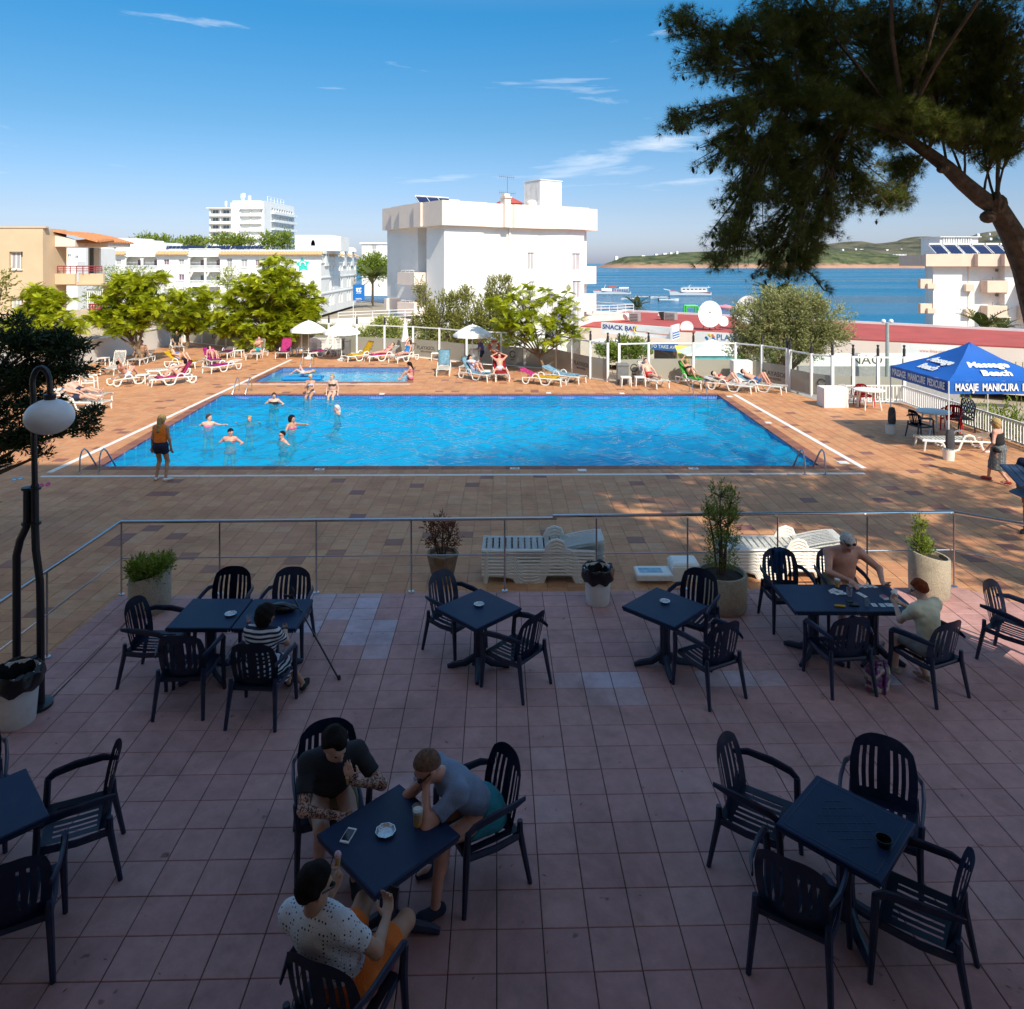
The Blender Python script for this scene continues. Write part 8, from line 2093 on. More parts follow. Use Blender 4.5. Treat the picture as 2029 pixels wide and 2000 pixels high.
# ------------------------------------------------------------------ people: one blended surface per body, clothes as shells over it
V3 = lambda *a: np.array(a, dtype=float)
nrm = lambda v: v / max(np.linalg.norm(v), 1e-9)
def surface_nets(D, o, h):
 s = D < 0; n = [d - 1 for d in D.shape]
 sl = lambda a, b, c: (slice(a, n[0] + a), slice(b, n[1] + b), slice(c, n[2] + c))
 cn = sum(s[sl(a, b, c)].astype(np.int8) for a in (0, 1) for b in (0, 1) for c in (0, 1))
 I = np.argwhere((cn > 0) & (cn < 8)); idx = np.full(n, -1, np.int32); idx[tuple(I.T)] = np.arange(len(I))
 acc = np.zeros((len(I), 3)); cnt = np.zeros(len(I))
 for ax in range(3):
  for u in (0, 1):
   for v in (0, 1):
    a = np.zeros(3, int); a[(ax + 1) % 3] = u; a[(ax + 2) % 3] = v; b = a.copy(); b[ax] = 1
    da, db = D[tuple((I + a).T)], D[tuple((I + b).T)]; m = (da < 0) != (db < 0)
    t_ = np.where(m, da / np.where(m, da - db, 1), 0)
    acc += np.where(m[:, None], a + t_[:, None] * (b - a), 0); cnt += m
 co = (I + acc / cnt[:, None]) * h + o; fs = []
 for ax in range(3):
  e = np.zeros(3, int); e[ax] = 1; u = np.zeros(3, int); u[(ax + 1) % 3] = 1; v = np.zeros(3, int); v[(ax + 2) % 3] = 1
  A = s[tuple(slice(0, d - e[i]) for i, d in enumerate(s.shape))]; B = s[tuple(slice(e[i], d) for i, d in enumerate(s.shape))]
  P = np.argwhere(A != B); ok = np.all((P - u - v) >= 0, 1) & np.all(P < np.array(n), 1); P = P[ok]
  q = np.stack([idx[tuple(P.T)], idx[tuple((P - u).T)], idx[tuple((P - u - v).T)], idx[tuple((P - v).T)]], 1)
  f = A[tuple(P.T)]; q[~f] = q[~f][:, ::-1]; fs.append(q)
 return co, np.concatenate(fs)
def sdf_obj(name, prims, vox, m, parent, grow=0.0, clips=(), attr=None, wob=0.0):
 """prims: ('c', a, b, ra, rb, k, clips) tapered capsule or ('e', centre, axes, radii, k, clips) ellipsoid"""
 lo = np.full(3, 1e9); hi = -lo; bb = []
 for p in prims:
  if p[0] == 'c': r = max(p[3], p[4]) + grow; a, b = np.minimum(p[1], p[2]) - r, np.maximum(p[1], p[2]) + r
  else: r = np.abs(p[2]) @ np.array(p[3]) + grow; a, b = p[1] - r, p[1] + r
  bb.append((a, b)); lo = np.minimum(lo, a); hi = np.maximum(hi, b)
 lo -= 3 * vox; n = np.ceil((hi + 3 * vox - lo) / vox).astype(int) + 1
 D = np.full(n, 1.0)
 for p, (a, b) in zip(prims, bb):
  k = p[5] if p[0] == 'c' else p[4]; cl = p[6] if p[0] == 'c' else p[5]
  i0 = np.maximum(np.floor((a - k - lo) / vox).astype(int) - 2, 0); i1 = np.minimum(np.ceil((b + k - lo) / vox).astype(int) + 3, n)
  g = np.stack(np.meshgrid(*[np.arange(i0[i], i1[i]) * vox + lo[i] for i in range(3)], indexing='ij'), -1)
  if p[0] == 'c':
   ba = p[2] - p[1]; pa = g - p[1]; h = np.clip(pa @ ba / max(ba @ ba, 1e-9), 0, 1)
   d = np.linalg.norm(pa - h[..., None] * ba, axis=-1) - (p[3] + (p[4] - p[3]) * h)
  else:
   r = np.array(p[3]); q = (g - p[1]) @ p[2]; k0 = np.linalg.norm(q / r, axis=-1); k1 = np.linalg.norm(q / r ** 2, axis=-1); d = k0 * (k0 - 1) / np.maximum(k1, 1e-6)
  d = d - grow
  for c, nn in cl: d = np.maximum(d, (g - c) @ nn)
  sl = tuple(slice(i0[i], i1[i]) for i in range(3)); e = D[sl]
  hh = np.maximum(k - np.abs(e - d), 0) / k; D[sl] = np.minimum(e, d) - hh * hh * k / 4
 if clips or wob:
  g = np.stack(np.meshgrid(*[np.arange(n[i]) * vox + lo[i] for i in range(3)], indexing='ij'), -1)
  if wob: D += wob * (np.sin(g[..., 0] * 31 + g[..., 2] * 47) * np.sin(g[..., 1] * 37 - g[..., 2] * 23) + .6 * np.sin(g[..., 2] * 70 + g[..., 0] * 40 + g[..., 1] * 55))
  for c, nn in clips: D = np.maximum(D, (g - c) @ nn)
 co, fs = surface_nets(D, lo, vox)
 me = np_mesh(name, co, fs, m)
 if attr is not None: set_attr(me, 'tat', attr(co))
 return meshobj(name, me, parent)
def skin_mat(name, c):
 m = mat(name, c, .5, var=.10, scale=14, bump=.04, bscale=90); t_ = m.node_tree; p_ = t_.nodes['Principled BSDF']; src = p_.inputs['Base Color'].links[0].from_socket
 p_.inputs['Subsurface Weight'].default_value = .08; p_.inputs['Subsurface Radius'].default_value = (.02, .008, .004)
 a = t_.nodes.new('ShaderNodeAttribute'); a.attribute_name = 'tat'; n_ = t_.nodes.new('ShaderNodeTexNoise'); n_.inputs['Scale'].default_value = 26; n_.inputs['Detail'].default_value = 4; n_.inputs['Distortion'].default_value = 2.5
 co = t_.nodes.new('ShaderNodeTexCoord'); t_.links.new(co.outputs['Object'], n_.inputs['Vector'])
 r_ = t_.nodes.new('ShaderNodeMapRange'); r_.inputs[1].default_value = .46; r_.inputs[2].default_value = .54; t_.links.new(n_.outputs['Fac'], r_.inputs[0])
 mu = t_.nodes.new('ShaderNodeMath'); mu.operation = 'MULTIPLY'; t_.links.new(r_.outputs[0], mu.inputs[0]); t_.links.new(a.outputs['Fac'], mu.inputs[1])
 mx = t_.nodes.new('ShaderNodeMix'); mx.data_type = 'RGBA'; mx.inputs[7].default_value = (.05, .035, .04, 1); t_.links.new(mu.outputs[0], mx.inputs[0]); t_.links.new(src, mx.inputs[6]); t_.links.new(mx.outputs[2], p_.inputs['Base Color'])
 return m
SK = [skin_mat('skin_%s' % n_, c) for n_, c in (('fair', (.60, .36, .27)), ('tanned', (.46, .25, .16)), ('ruddy', (.58, .29, .21)), ('brown', (.32, .17, .10)))]
HD, HB, HG, HR, HBL, HS = (mat('hair_' + n_, c, .85, spec=.15, var=.35, scale=40, bump=.5, bscale=120) for n_, c in (('dark', (.012, .009, .008)), ('brown', (.06, .035, .02)), ('grey', (.55, .53, .50)), ('red', (.20, .045, .015)), ('blond', (.42, .28, .12)), ('stubble', (.17, .095, .065))))
LENS = mat('sunglass_lens', (.008, .008, .01), .1); LIPS = mat('lips', (.35, .12, .10), .5)
def cl(n_, c): return mat(n_ + '_cloth', c, .9, var=.12, scale=9, bump=.25, bscale=70)
def ik(a, b, l1, l2, pole):
 v = b - a; d = min(np.linalg.norm(v), (l1 + l2) * .995); u = nrm(v); x = (l1 * l1 - l2 * l2 + d * d) / (2 * d); y = math.sqrt(max(l1 * l1 - x * x, 0))
 p = nrm(pole - u * (pole @ u)); return a + u * x + p * y, a + u * d
def person(label, loc, f, pelvis, spine, hands, feet, h=1.72, lat=None, hf=(0, 1, 0), hu=(0, 0, 1), ep=((.6, -.6, -.5), (-.6, -.6, -.5)), kp=((0, 1, .8), (0, 1, .8)), skin=0, vox=.022, fem=0, fat=1.0,
           hair=None, style='short', wear=(), shoes=None, fing=False, curl=.9, hd=(None, None), toe=((0, 1, 0), (0, 1, 0)), shades=0, tattoo=False, group=None):
 """local frame: the person faces +y; hands and feet are (right, left) wrist and ankle targets"""
 s = h / 1.75; t = thing('person', label, 'person', loc, math.atan2(-f[0], f[1]), group)
 P = np.array(pelvis, float); S = nrm(np.array(spine, float)); L = nrm(np.array(lat, float)) if lat is not None else V3(1, 0, 0); L = nrm(L - S * (L @ S)); Fw = np.cross(S, L)
 AX = np.stack([L, Fw, S], 1); HF = nrm(np.array(hf, float)); HU = nrm(np.array(hu, float) - HF * (np.array(hu, float) @ HF)); HL = np.cross(HF, HU); HX = np.stack([HL, HF, HU], 1)
 N = P + S * .50 * s; Hc = N + nrm(S + HU) * .155 * s + HF * .025 * s
 body = {}; K = .045
 body['pelvis'] = ('e', P, AX, (.165 * s * fat, .125 * s * fat, .13 * s), K, ())
 body['belly'] = ('e', P + S * .19 * s + Fw * .02 * (fat - 1), AX, (.145 * s * fat, .112 * s * fat ** 1.5, .17 * s), K, ())
 body['chest'] = ('e', P + S * .36 * s, AX, (.17 * s * fat ** .6, .115 * s * fat ** .6, .17 * s), K, ())
 sh = [N - S * .045 * s + L * q * (.165 if fem else .185) * s for q in (1, -1)]
 body['shoulders'] = ('c', sh[0], sh[1], .062 * s, .062 * s, .05, ())
 if fem: body['bustR'], body['bustL'] = [('e', P + S * .34 * s + Fw * .10 * s + L * q * .07 * s, AX, (.06 * s, .055 * s, .06 * s), .03, ()) for q in (1, -1)]
 body['neck'] = ('c', N - S * .03 * s, Hc - HU * .05 * s, .058 * s, .052 * s, .04, ())
 body['skull'] = ('e', Hc + HU * .03 * s - HF * .008 * s, HX, (.076 * s, .096 * s, .098 * s), .02, ())
 body['jaw'] = ('e', Hc + HF * .028 * s - HU * .045 * s, HX, (.056 * s, .066 * s, .072 * s), .03, ())
 body['nose'] = ('c', Hc + HF * .092 * s + HU * .012 * s, Hc + HF * .108 * s - HU * .022 * s, .010 * s, .015 * s, .012, ())
 body['brow'] = ('c', Hc + HF * .082 * s + HU * .03 * s + HL * .03 * s, Hc + HF * .082 * s + HU * .03 * s - HL * .03 * s, .014 * s, .014 * s, .02, ())
 for q in (1, -1): body['ear%d' % q] = ('e', Hc + HL * q * .077 * s - HF * .008 * s, HX, (.012 * s, .02 * s, .032 * s), .008, ())
 arms = []; legs = []
 for i, q in enumerate((1, -1)):
  A = sh[i]; E, W = ik(A, np.array(hands[i], float), .295 * s, .255 * s, np.array(ep[i], float)); arms.append((A, E, W)); n_ = 'RL'[i]
  body['ua' + n_] = ('c', A, E, .052 * s * (.9 if fem else 1) * fat ** .4, .041 * s, .035, ()); body['fa' + n_] = ('c', E, W, .041 * s, .027 * s, .02, ())
  D_ = nrm(np.array(hd[i], float)) if hd[i] is not None else nrm(W - E); pn = nrm(np.cross(D_, L * q) if abs(D_ @ L) < .9 else Fw); pn = pn if pn @ (P + S * .3 - W) > 0 else -pn; sd = np.cross(D_, pn)
  if fing:
   body['palm' + n_] = ('e', W + D_ * .05 * s, np.stack([sd, pn, D_], 1), (.040 * s, .017 * s, .052 * s), .015, ())
   for j, (o_, ln) in enumerate(((-.029, .075), (-.010, .086), (.010, .080), (.027, .064))):
    b0 = W + D_ * .088 * s + sd * o_ * s; c1 = curl * (.55 + .1 * j); m1 = b0 + (D_ * math.cos(c1) + pn * math.sin(c1)) * ln * .5 * s; m2 = m1 + (D_ * math.cos(c1 * 2.1) + pn * math.sin(c1 * 2.1)) * ln * .5 * s
    body['f%s%d' % (n_, j)] = ('c', b0, m1, .0095 * s, .0088 * s, .004, ()); body['g%s%d' % (n_, j)] = ('c', m1, m2, .0088 * s, .0075 * s, .004, ())
   th = W + D_ * .03 * s - sd * .034 * s; t1 = th + (D_ * .6 - sd * .6 + pn * .5) * .04 * s; body['t' + n_] = ('c', th, t1, .013 * s, .011 * s, .008, ()); body['u' + n_] = ('c', t1, t1 + (D_ * .8 + pn * .5) * .032 * s, .011 * s, .009 * s, .004, ())
  else:
   body['palm' + n_] = ('e', W + D_ * .05 * s, np.stack([sd, pn, D_], 1), (.038 * s, .020 * s, .055 * s), .015, ())
   for j in range(4): o_ = -.03 + j * .02; body['f%s%d' % (n_, j)] = ('c', W + D_ * .085 * s + sd * o_ * s, W + D_ * (.16 - .012 * abs(j - 1.3)) * s + sd * o_ * 1.25 * s + pn * .03 * s * curl, .0105 * s, .009 * s, .005, ())
   body['t' + n_] = ('c', W + D_ * .03 * s - sd * .03 * s, W + D_ * .085 * s - sd * .065 * s + pn * .01, .013 * s, .010 * s, .01, ())
  H0 = P - S * .03 * s + L * q * .092 * s; Kn, An = ik(H0, np.array(feet[i], float), .43 * s, .42 * s, np.array(kp[i], float)); legs.append((H0, Kn, An))
  body['th' + n_] = ('c', H0, Kn, .088 * s * fat ** .7, .056 * s, K, ()); body['ca' + n_] = ('c', Kn, An, .054 * s, .036 * s, .03, ()); bk = nrm(Kn - An); cb = -nrm(np.array(kp[i], float) - bk * (np.array(kp[i], float) @ bk))
  body['cb' + n_] = ('e', Kn + (An - Kn) * .3 + cb * .022 * s, np.stack(list(_basis(bk)), 1), (.045 * s, .045 * s, .11 * s), .03, ())
  T_ = nrm(np.array(toe[i], float)); up = nrm(-bk * 0 + (Kn - An) - T_ * ((Kn - An) @ T_)) if abs(nrm(Kn - An) @ T_) < .95 else V3(0, 0, 1)
  he, bl, tp = An - up * .045 * s - T_ * .04 * s, An - up * .055 * s + T_ * .11 * s, An - up * .062 * s + T_ * .17 * s
  body['he' + n_] = ('c', he, bl, .034 * s, .034 * s, .02, ()); body['to' + n_] = ('c', bl, tp, .034 * s, .022 * s, .02, ())
 at_ = None
 if tattoo:
  def at_(co):
   d = np.full(len(co), 9.0)
   for A, E, W in arms:
    for a, b in ((A + (E - A) * .4, E), (E, W)): ba = b - a; hh = np.clip((co - a) @ ba / (ba @ ba), 0, 1); d = np.minimum(d, np.linalg.norm(co - a - hh[:, None] * ba, axis=1))
   return (d < .075).astype(float)
 sdf_obj('body', body.values(), vox, SK[skin], t, attr=at_)
 clip = lambda n_, fr: body[n_][:6] + (((lambda a, b: (a + (b - a) * fr, nrm(b - a)))(body[n_][1], body[n_][2]),),)
 g0 = max(.009, vox * .55)
 for kind, m_, *r in wear:
  if kind in ('tee', 'tank'):
   pr = [body[k] for k in ('pelvis', 'belly', 'chest') + (('bustR', 'bustL') if fem else ())]
   if kind == 'tee': pr += [body['shoulders'], clip('uaR', r[0] if r else .62), clip('uaL', r[0] if r else .62)]
   else: pr += [body['shoulders'][:6] + (((sh[0] - L * .04, L), (sh[1] + L * .04, -L)),)]
   sdf_obj('shirt', pr, vox, m_, t, g0 + .006, ((P - S * .05 * s, -S),), wob=.0022 if vox < .015 else 0)
  elif kind == 'shorts':
   sdf_obj('shorts', [body['pelvis'], body['belly'][:5] + (((P + S * .10, S),),), clip('thR', r[0]), clip('thL', r[0])], vox, m_, t, g0 + .010, ((P + S * .10 * s, S),), wob=.0025 if vox < .015 else 0)
  elif kind == 'bikini':
   sdf_obj('bikini_bottom', [body['pelvis'], clip('thR', .10), clip('thL', .10)], vox, m_, t, g0, ((P + S * .05 * s, S),))
   sdf_obj('bikini_top', [body['chest'], body['bustR'], body['bustL']] if fem else [body['chest']], vox, m_, t, g0, ((P + S * .385 * s, S), (P + S * .285 * s, -S)))
  elif kind == 'suit':
   sdf_obj('swimsuit', [body['pelvis'], body['belly'], body['chest'], clip('thR', .08), clip('thL', .08)] + ([body['bustR'], body['bustL']] if fem else []), vox, m_, t, g0, ((P + S * .41 * s, S),))
  elif kind == 'skirt':
   hem = (legs[0][1] + legs[1][1]) / 2 + (legs[0][2] + legs[1][2] - legs[0][1] - legs[1][1]) / 2 * r[0]
   sdf_obj('skirt', [body['pelvis'], ('c', P, hem, .17 * s, .17 * s, .05, ((hem, nrm(hem - P)),)), ('c', P, hem - Fw * .10, .12 * s, .16 * s, .05, ((hem - Fw * .1, nrm(hem - P)),))], vox, m_, t, g0, ((P + S * .12 * s, S),), wob=.004)
 if shoes is not None:
  for n_, q in (('R', 0), ('L', 1)):
   o = sdf_obj('shoe', [body['he' + n_], body['to' + n_]], vox, shoes, t, max(.008, vox * .5), ((legs[q][2] + nrm(legs[q][1] - legs[q][2]) * .0, nrm(legs[q][1] - legs[q][2])),))
 if hair is not None:
  tilt = nrm(HU * .62 - HF * .78); g1 = {'short': .014, 'shaved': .004}.get(style, .022) + vox * .3
  if style == 'grey_rim': tilt = nrm(HU * .2 - HF)
  pr = [('e', Hc + HU * .03 * s - HF * .010 * s, HX, (.078 * s, .098 * s, .100 * s), .01, ((Hc + tilt * .008 + HF * .028, -tilt),) + (((Hc - HF * .025 * s + HU * .012 * s, HF * .66 - HU * .75),) if style in ('short', 'crop', 'shaved') else ()))]
  if style == 'long': pr += [('c', Hc - HF * .07 * s, N - Fw * .09 * s - S * .06, .055 * s, .04 * s, .03, ())]
  if style == 'tail': pr += [('c', Hc - HF * .10 * s + HU * .04 * s, N - Fw * .10 * s - S * .10 * s, .03 * s, .035 * s, .02, ())]
  if style == 'curly': pr += [('e', Hc - HF * .05 * s + HU * q * .03, HX, (.09 * s, .07 * s, .08 * s), .03, ()) for q in (-1, 1)]
  if style == 'crop': pr += [('c', Hc + HU * .115 * s + HF * .055 * s, Hc + HU * .10 * s - HF * .03 * s, .03 * s, .035 * s, .02, ())]
  sdf_obj('hair', pr, vox * (.6 if vox < .015 else .8), hair, t, g1 - (.003 if style != 'shaved' else 0), wob=.0042 if vox < .015 and style != 'shaved' else 0)
 if vox < .02:
  for q in (1, -1): mb = MB(); mb.ball(Hc + HF * .083 * s + HL * q * .031 * s + HU * .008 * s, .011 * s, 8, 6); mb.build('eye', LENS, t)
  mb = MB(); mb.tube([Hc + HF * .088 * s - HU * .058 * s + HL * .022 * s, Hc + HF * .094 * s - HU * .060 * s, Hc + HF * .088 * s - HU * .058 * s - HL * .022 * s], [.003, .007, .003], 6); mb.build('lips', LIPS, t)
 if shades:
  z = .008 if shades == 1 else .085; fo = .094 if shades == 1 else .07; mb = MB()
  for q in (1, -1):
   c = Hc + HF * fo * s + HL * q * .036 * s + HU * z * s; mb.ball(c, (.026 * s, .016 * s, .02 * s), 10, 6); mb.tube([c + HL * q * .026 * s, Hc + HL * q * .084 * s + HU * (z + .01) * s - HF * .0 * s], .005 * s, 5)
  mb.tube([Hc + HF * (fo + .004) * s + HU * z * s + HL * .02 * s, Hc + HF * (fo + .004) * s + HU * z * s - HL * .02 * s], .004, 5); mb.build('sunglasses', LENS, t)
 t['_j'] = 0; del t['_j']
 return t, dict(hand=[a[2] for a in arms], head=Hc, P=P, S=S, F=Fw, HF=HF, HU=HU)
def _basis(d):
 a = nrm(np.cross(d, V3(.3, .5, .81))); return a, np.cross(d, a), d
DARKTEE, KHAKI, BLUETEE, TEALS, ORANGE_S, PALEY, GREYS, NAVYC, BLACKC, ORT, PURP = (cl(n_, c) for n_, c in (('charcoal', (.022, .024, .030)), ('khaki', (.23, .20, .13)), ('grey_blue', (.19, .24, .34)), ('teal', (.02, .22, .27)), ('orange', (.72, .16, .02)), ('pale_yellow', (.68, .64, .46)), ('grey', (.27, .26, .25)), ('navy', (.012, .018, .06)), ('black', (.012, .012, .014)), ('bright_orange', (.85, .21, .015)), ('violet', (.09, .10, .26))))
SHOE, NSHOE, TRAINER = cl('black_shoe', (.012, .012, .013)), cl('navy_shoe', (.012, .017, .04)), cl('trainer', (.30, .05, .06))
def pat_mat(name, kind, c1, c2, sc_):
 m = cl(name, c1); t_ = m.node_tree; p_ = t_.nodes['Principled BSDF']; src = p_.inputs['Base Color'].links[0].from_socket; co = t_.nodes.new('ShaderNodeTexCoord'); r_ = t_.nodes.new('ShaderNodeMath')
 if kind == 'dots': q = t_.nodes.new('ShaderNodeTexVoronoi'); q.inputs['Randomness'].default_value = .15; r_.operation = 'LESS_THAN'; r_.inputs[1].default_value = .25
 else: q = t_.nodes.new('ShaderNodeTexWave'); q.bands_direction = 'Z'; q.inputs['Distortion'].default_value = .6; r_.operation = 'GREATER_THAN'; r_.inputs[1].default_value = .5
 q.inputs['Scale'].default_value = sc_; t_.links.new(co.outputs['Object'], q.inputs['Vector']); t_.links.new(q.outputs['Distance' if kind == 'dots' else 'Fac'], r_.inputs[0])
 mx = t_.nodes.new('ShaderNodeMix'); mx.data_type = 'RGBA'; mx.inputs[7].default_value = (*c2, 1); t_.links.new(r_.outputs[0], mx.inputs[0]); t_.links.new(src, mx.inputs[6]); t_.links.new(mx.outputs[2], p_.inputs['Base Color']); return m
DOTS = pat_mat('dotted', 'dots', (.66, .67, .70), (.03, .04, .09), 40); STRIPE = pat_mat('striped', 'wave', (.62, .62, .64), (.012, .018, .05), 7.5); PRINT = pat_mat('dress_print', 'dots', (.10, .11, .12), (.45, .45, .42), 30)
NV = .0095
TL = lambda x, y: (x, y, TZ)
q, a = person('man in a dark T-shirt with tattooed arms leaning over the table', TL(-1.50, 6.06), (.34, -.94), (0, .02, .52), (.02, .60, 1), ((.0, .52, .64), (-.12, .48, .84)), ((.13, .34, .09), (-.14, .46, .09)), 1.80, hf=(-.28, .80, -.42), hu=(0, .4, .9), ep=((.9, .05, -.1), (-.9, -.1, -.5)), skin=0, vox=NV, hair=HD, style='crop', wear=(('tee', DARKTEE, .66), ('shorts', KHAKI, .78)), shoes=SHOE, fing=True, curl=1.0, hd=((-.5, .6, -.1), (.35, .1, .95)), tattoo=True, fat=1.06)
def held_cone(p, label, r=.016, L=.07, m_=None, owner=(0, 0, 0), f=(0, 1)):
 an_ = math.atan2(-f[0], f[1]); v = Matrix.Rotation(an_, 3, 'Z') @ Vector(p) + Vector(owner); t = thing('ice_cream_cone', label, 'ice cream', v, an_)
 mb = MB(); mb.lathe([(.006, 0), (r, L), (r * 1.05, L + .004)], 10); mb.build('wafer', mat('wafer', (.45, .26, .08), .8) if 'wafer' not in MAT else MAT['wafer'], t); 
 if m_: mb = MB(); mb.ball((0, 0, L), (r * 1.05, r * 1.05, r * 1.1), 10, 7); mb.build('scoop', m_, t)
held_cone(a['hand'][1] + V3(.05, .06, .03), 'end of a wafer cone held by the tattooed man', .012, .05, None, TL(-1.5, 6.06), (.34, -.94))
person('man in a grey blue T-shirt with sunglasses resting his mouth on his hands', TL(-.25, 5.80), (-.86, -.5), (0, -.04, .53), (0, .80, .82), ((.035, .47, .90), (-.035, .48, .91)), ((.20, .26, .09), (-.16, .46, .09)), 1.80, hf=(.10, .78, -.62), hu=(0, .6, .8), ep=((.7, .1, -.8), (-.7, .1, -.8)), skin=2, vox=NV, hair=HS, style='shaved', wear=(('tee', BLUETEE, .66), ('shorts', TEALS, .62)), shoes=NSHOE, fing=True, curl=.35, hd=((-.15, -.05, .98), (.25, -.05, .95)), shades=1, fat=1.0)
q, a = person('man in a white dotted shirt and orange shorts seen from behind with an ice cream', TL(-1.02, 4.42), (.35, .94), (-.02, .07, .50), (-.22, -.40, 1), ((.14, .28, .70), (-.14, .10, .93)), ((-.02, .50, .10), (-.20, .44, .09)), 1.80, hf=(.42, .88, -.16), ep=((.8, -.4, -.7), (-.8, -.3, -.7)), kp=((.55, 1, .9), (-.1, 1, .8)), skin=1, vox=NV, hair=HD, style='short', wear=(('tee', DOTS, .62), ('shorts', ORANGE_S, .72)), shoes=TRAINER, fing=True, curl=1.3, hd=((-.3, .75, .25), (.15, .5, .7)), shades=1, fat=1.12)
v_ = Matrix.Rotation(math.atan2(-.35, .94), 3, 'Z') @ Vector(a['hand'][0] + V3(-.02, .09, .03)) + Vector(TL(-1.02, 4.42)); t = thing('smartphone', 'dark phone in the right hand of the man in the dotted shirt', 'phone', v_); mb = MB(); mb.box((0, 0, 0), (.07, .009, .14), ch=.002); mb.build('case', LENS, t, smooth=False); t.rotation_euler = (R(-40), 0, R(-20))
held_cone(a['hand'][1] + V3(.0, .06, .05), 'pink topped ice cream cone held by the man in the dotted shirt', .021, .13, mat('ice_cream_pink', (.62, .38, .46), .5), TL(-1.02, 4.42), (.35, .94))
person('small dark haired woman in a striped dress seen from behind at the double table', TL(-2.69, 7.88), (.05, 1), (0, -.05, .50), (.05, .10, 1), ((.14, .34, .70), (-.02, .22, .86)), ((.30, .42, .10), (.12, .50, .10)), 1.46, hf=(.45, .85, -.25), skin=1, vox=.012, fem=1, hair=HD, style='curly', wear=(('tee', STRIPE, .7), ('skirt', STRIPE, .15)), shoes=SHOE, fing=True, fat=1.15)
person('bare chested older man with sunglasses pushed up, playing cards', TL(4.42, 9.88), (0, -1), (0, -.04, .53), (.02, .30, 1), ((.10, .50, .775), (-.30, .52, .765)), ((.16, .36, .09), (-.16, .34, .09)), 1.84, hf=(-.12, .7, -.7), hu=(0, .7, .6), ep=((.9, -.2, -.1), (-.9, -.2, -.3)), skin=2, vox=.0115, hair=HG, style='shaved', wear=(('shorts', KHAKI, .7),), fing=True, curl=.7, hd=((-.3, .9, -.15), (.0, .95, -.05)), shades=2, fat=1.24)
person('red haired boy in a pale yellow T-shirt with cards in his hands', TL(4.72, 8.33), (-.4, .92), (0, -.03, .52), (.0, .16, 1), ((.04, .36, .80), (-.05, .38, .80)), ((.10, .10, .10), (-.08, .36, .10)), 1.56, hf=(-.05, .9, -.42), hu=(0, .4, .9), skin=0, vox=.0115, hair=HR, style='short', wear=(('tee', PALEY, .66), ('shorts', GREYS, .8)), shoes=cl('beige_shoe', (.35, .29, .2)), fing=True, curl=1.1, hd=((-.4, .7, .5), (.4, .7, .5)), shades=1)
for k in range(4): 
 t = thing('playing_card', 'hand of cards held by the red haired boy', 'card', (4.55 + k * .008, 8.74 + k * .004, TZ + .90), .4, 'cards in hand'); mb = MB(); mb.box((0, 0, 0), (.058, .0015, .088)); mb.build('sheet', CARD, t, smooth=False); t.rotation_euler = (R(-20), R(-24 + k * 16), .4)
# standing and walking
STD = lambda dx=0: ((.11 + dx, 0, .09), (-.11 - dx, .02, .09))
person('woman in orange top and navy shorts standing with her back turned by the pool', G(318, 953), (.12, 1), (0, 0, .90), (.02, .01, 1), ((.25, .06, .82), (-.24, .02, .82)), ((.14, 0, .09), (-.13, .03, .09)), 1.69, skin=1, vox=.013, fem=1, hair=HBL, style='tail', wear=(('tank', ORT), ('shorts', NAVYC, .42)), shoes=cl('white_shoe', (.7, .68, .66)), hf=(.1, 1, -.12), kp=((0, 1, 0), (0, 1, 0)), toe=((.6, .8, 0), (-.3, .95, 0)), fat=1.08)
person('woman with bare back and long grey printed skirt walking left past the blue tables', G(1979, 957), (-.62, .78), (0, 0, .86), (.0, .10, 1), ((.27, .05, .80), (-.26, .18, .85)), ((.10, .26, .09), (-.10, -.24, .12)), 1.66, skin=2, vox=.014, fem=1, hair=HBL, style='curly', wear=(('suit', BLACKC), ('skirt', PRINT, .35)), shoes=cl('red_sandal', (.5, .06, .05)), kp=((0, 1, 0), (0, 1, 0)), fat=1.22)
person('man in orange shorts and black shoes cut off by the right edge', (10.78, 15.2, 0), (-.5, -.85), (0, 0, .92), (0, .05, 1), ((.28, .2, .95), (-.28, .1, .95)), ((.16, .34, .09), (-.12, -.2, .10)), 1.78, skin=3, vox=.014, hair=HD, wear=(('tee', NAVYC), ('shorts', ORANGE_S, .85)), shoes=SHOE, kp=((0, 1, 0), (0, 1, 0)), toe=((.5, 1, 0), (0, 1, 0)))
q, a = person('man in a violet shirt and pale cap standing by the lifebuoy looking at his hands', (-1.60, 38.3, 0), (-1, -.25), (0, 0, .88), (0, .10, 1), ((.12, .32, 1.02), (-.10, .34, 1.02)), STD(), 1.66, skin=2, hair=HG, style='short', wear=(('tee', PURP), ('shorts', NAVYC, .6)), hf=(0, .85, -.5), hu=(0, .5, .85), kp=((0, 1, 0), (0, 1, 0)), fat=1.15)
person('person in black sitting with a green bag beside the trunk of the rounded tree', (-21.1, 46.2, 0), (.5, -.85), (0, -.1, .52), (0, .1, 1), ((.2, .3, .6), (-.15, .35, .62)), ((.15, .40, .09), (-.12, .42, .09)), 1.7, skin=1, hair=HD, style='long', wear=(('tee', BLACKC, .8), ('shorts', BLACKC, .9)))
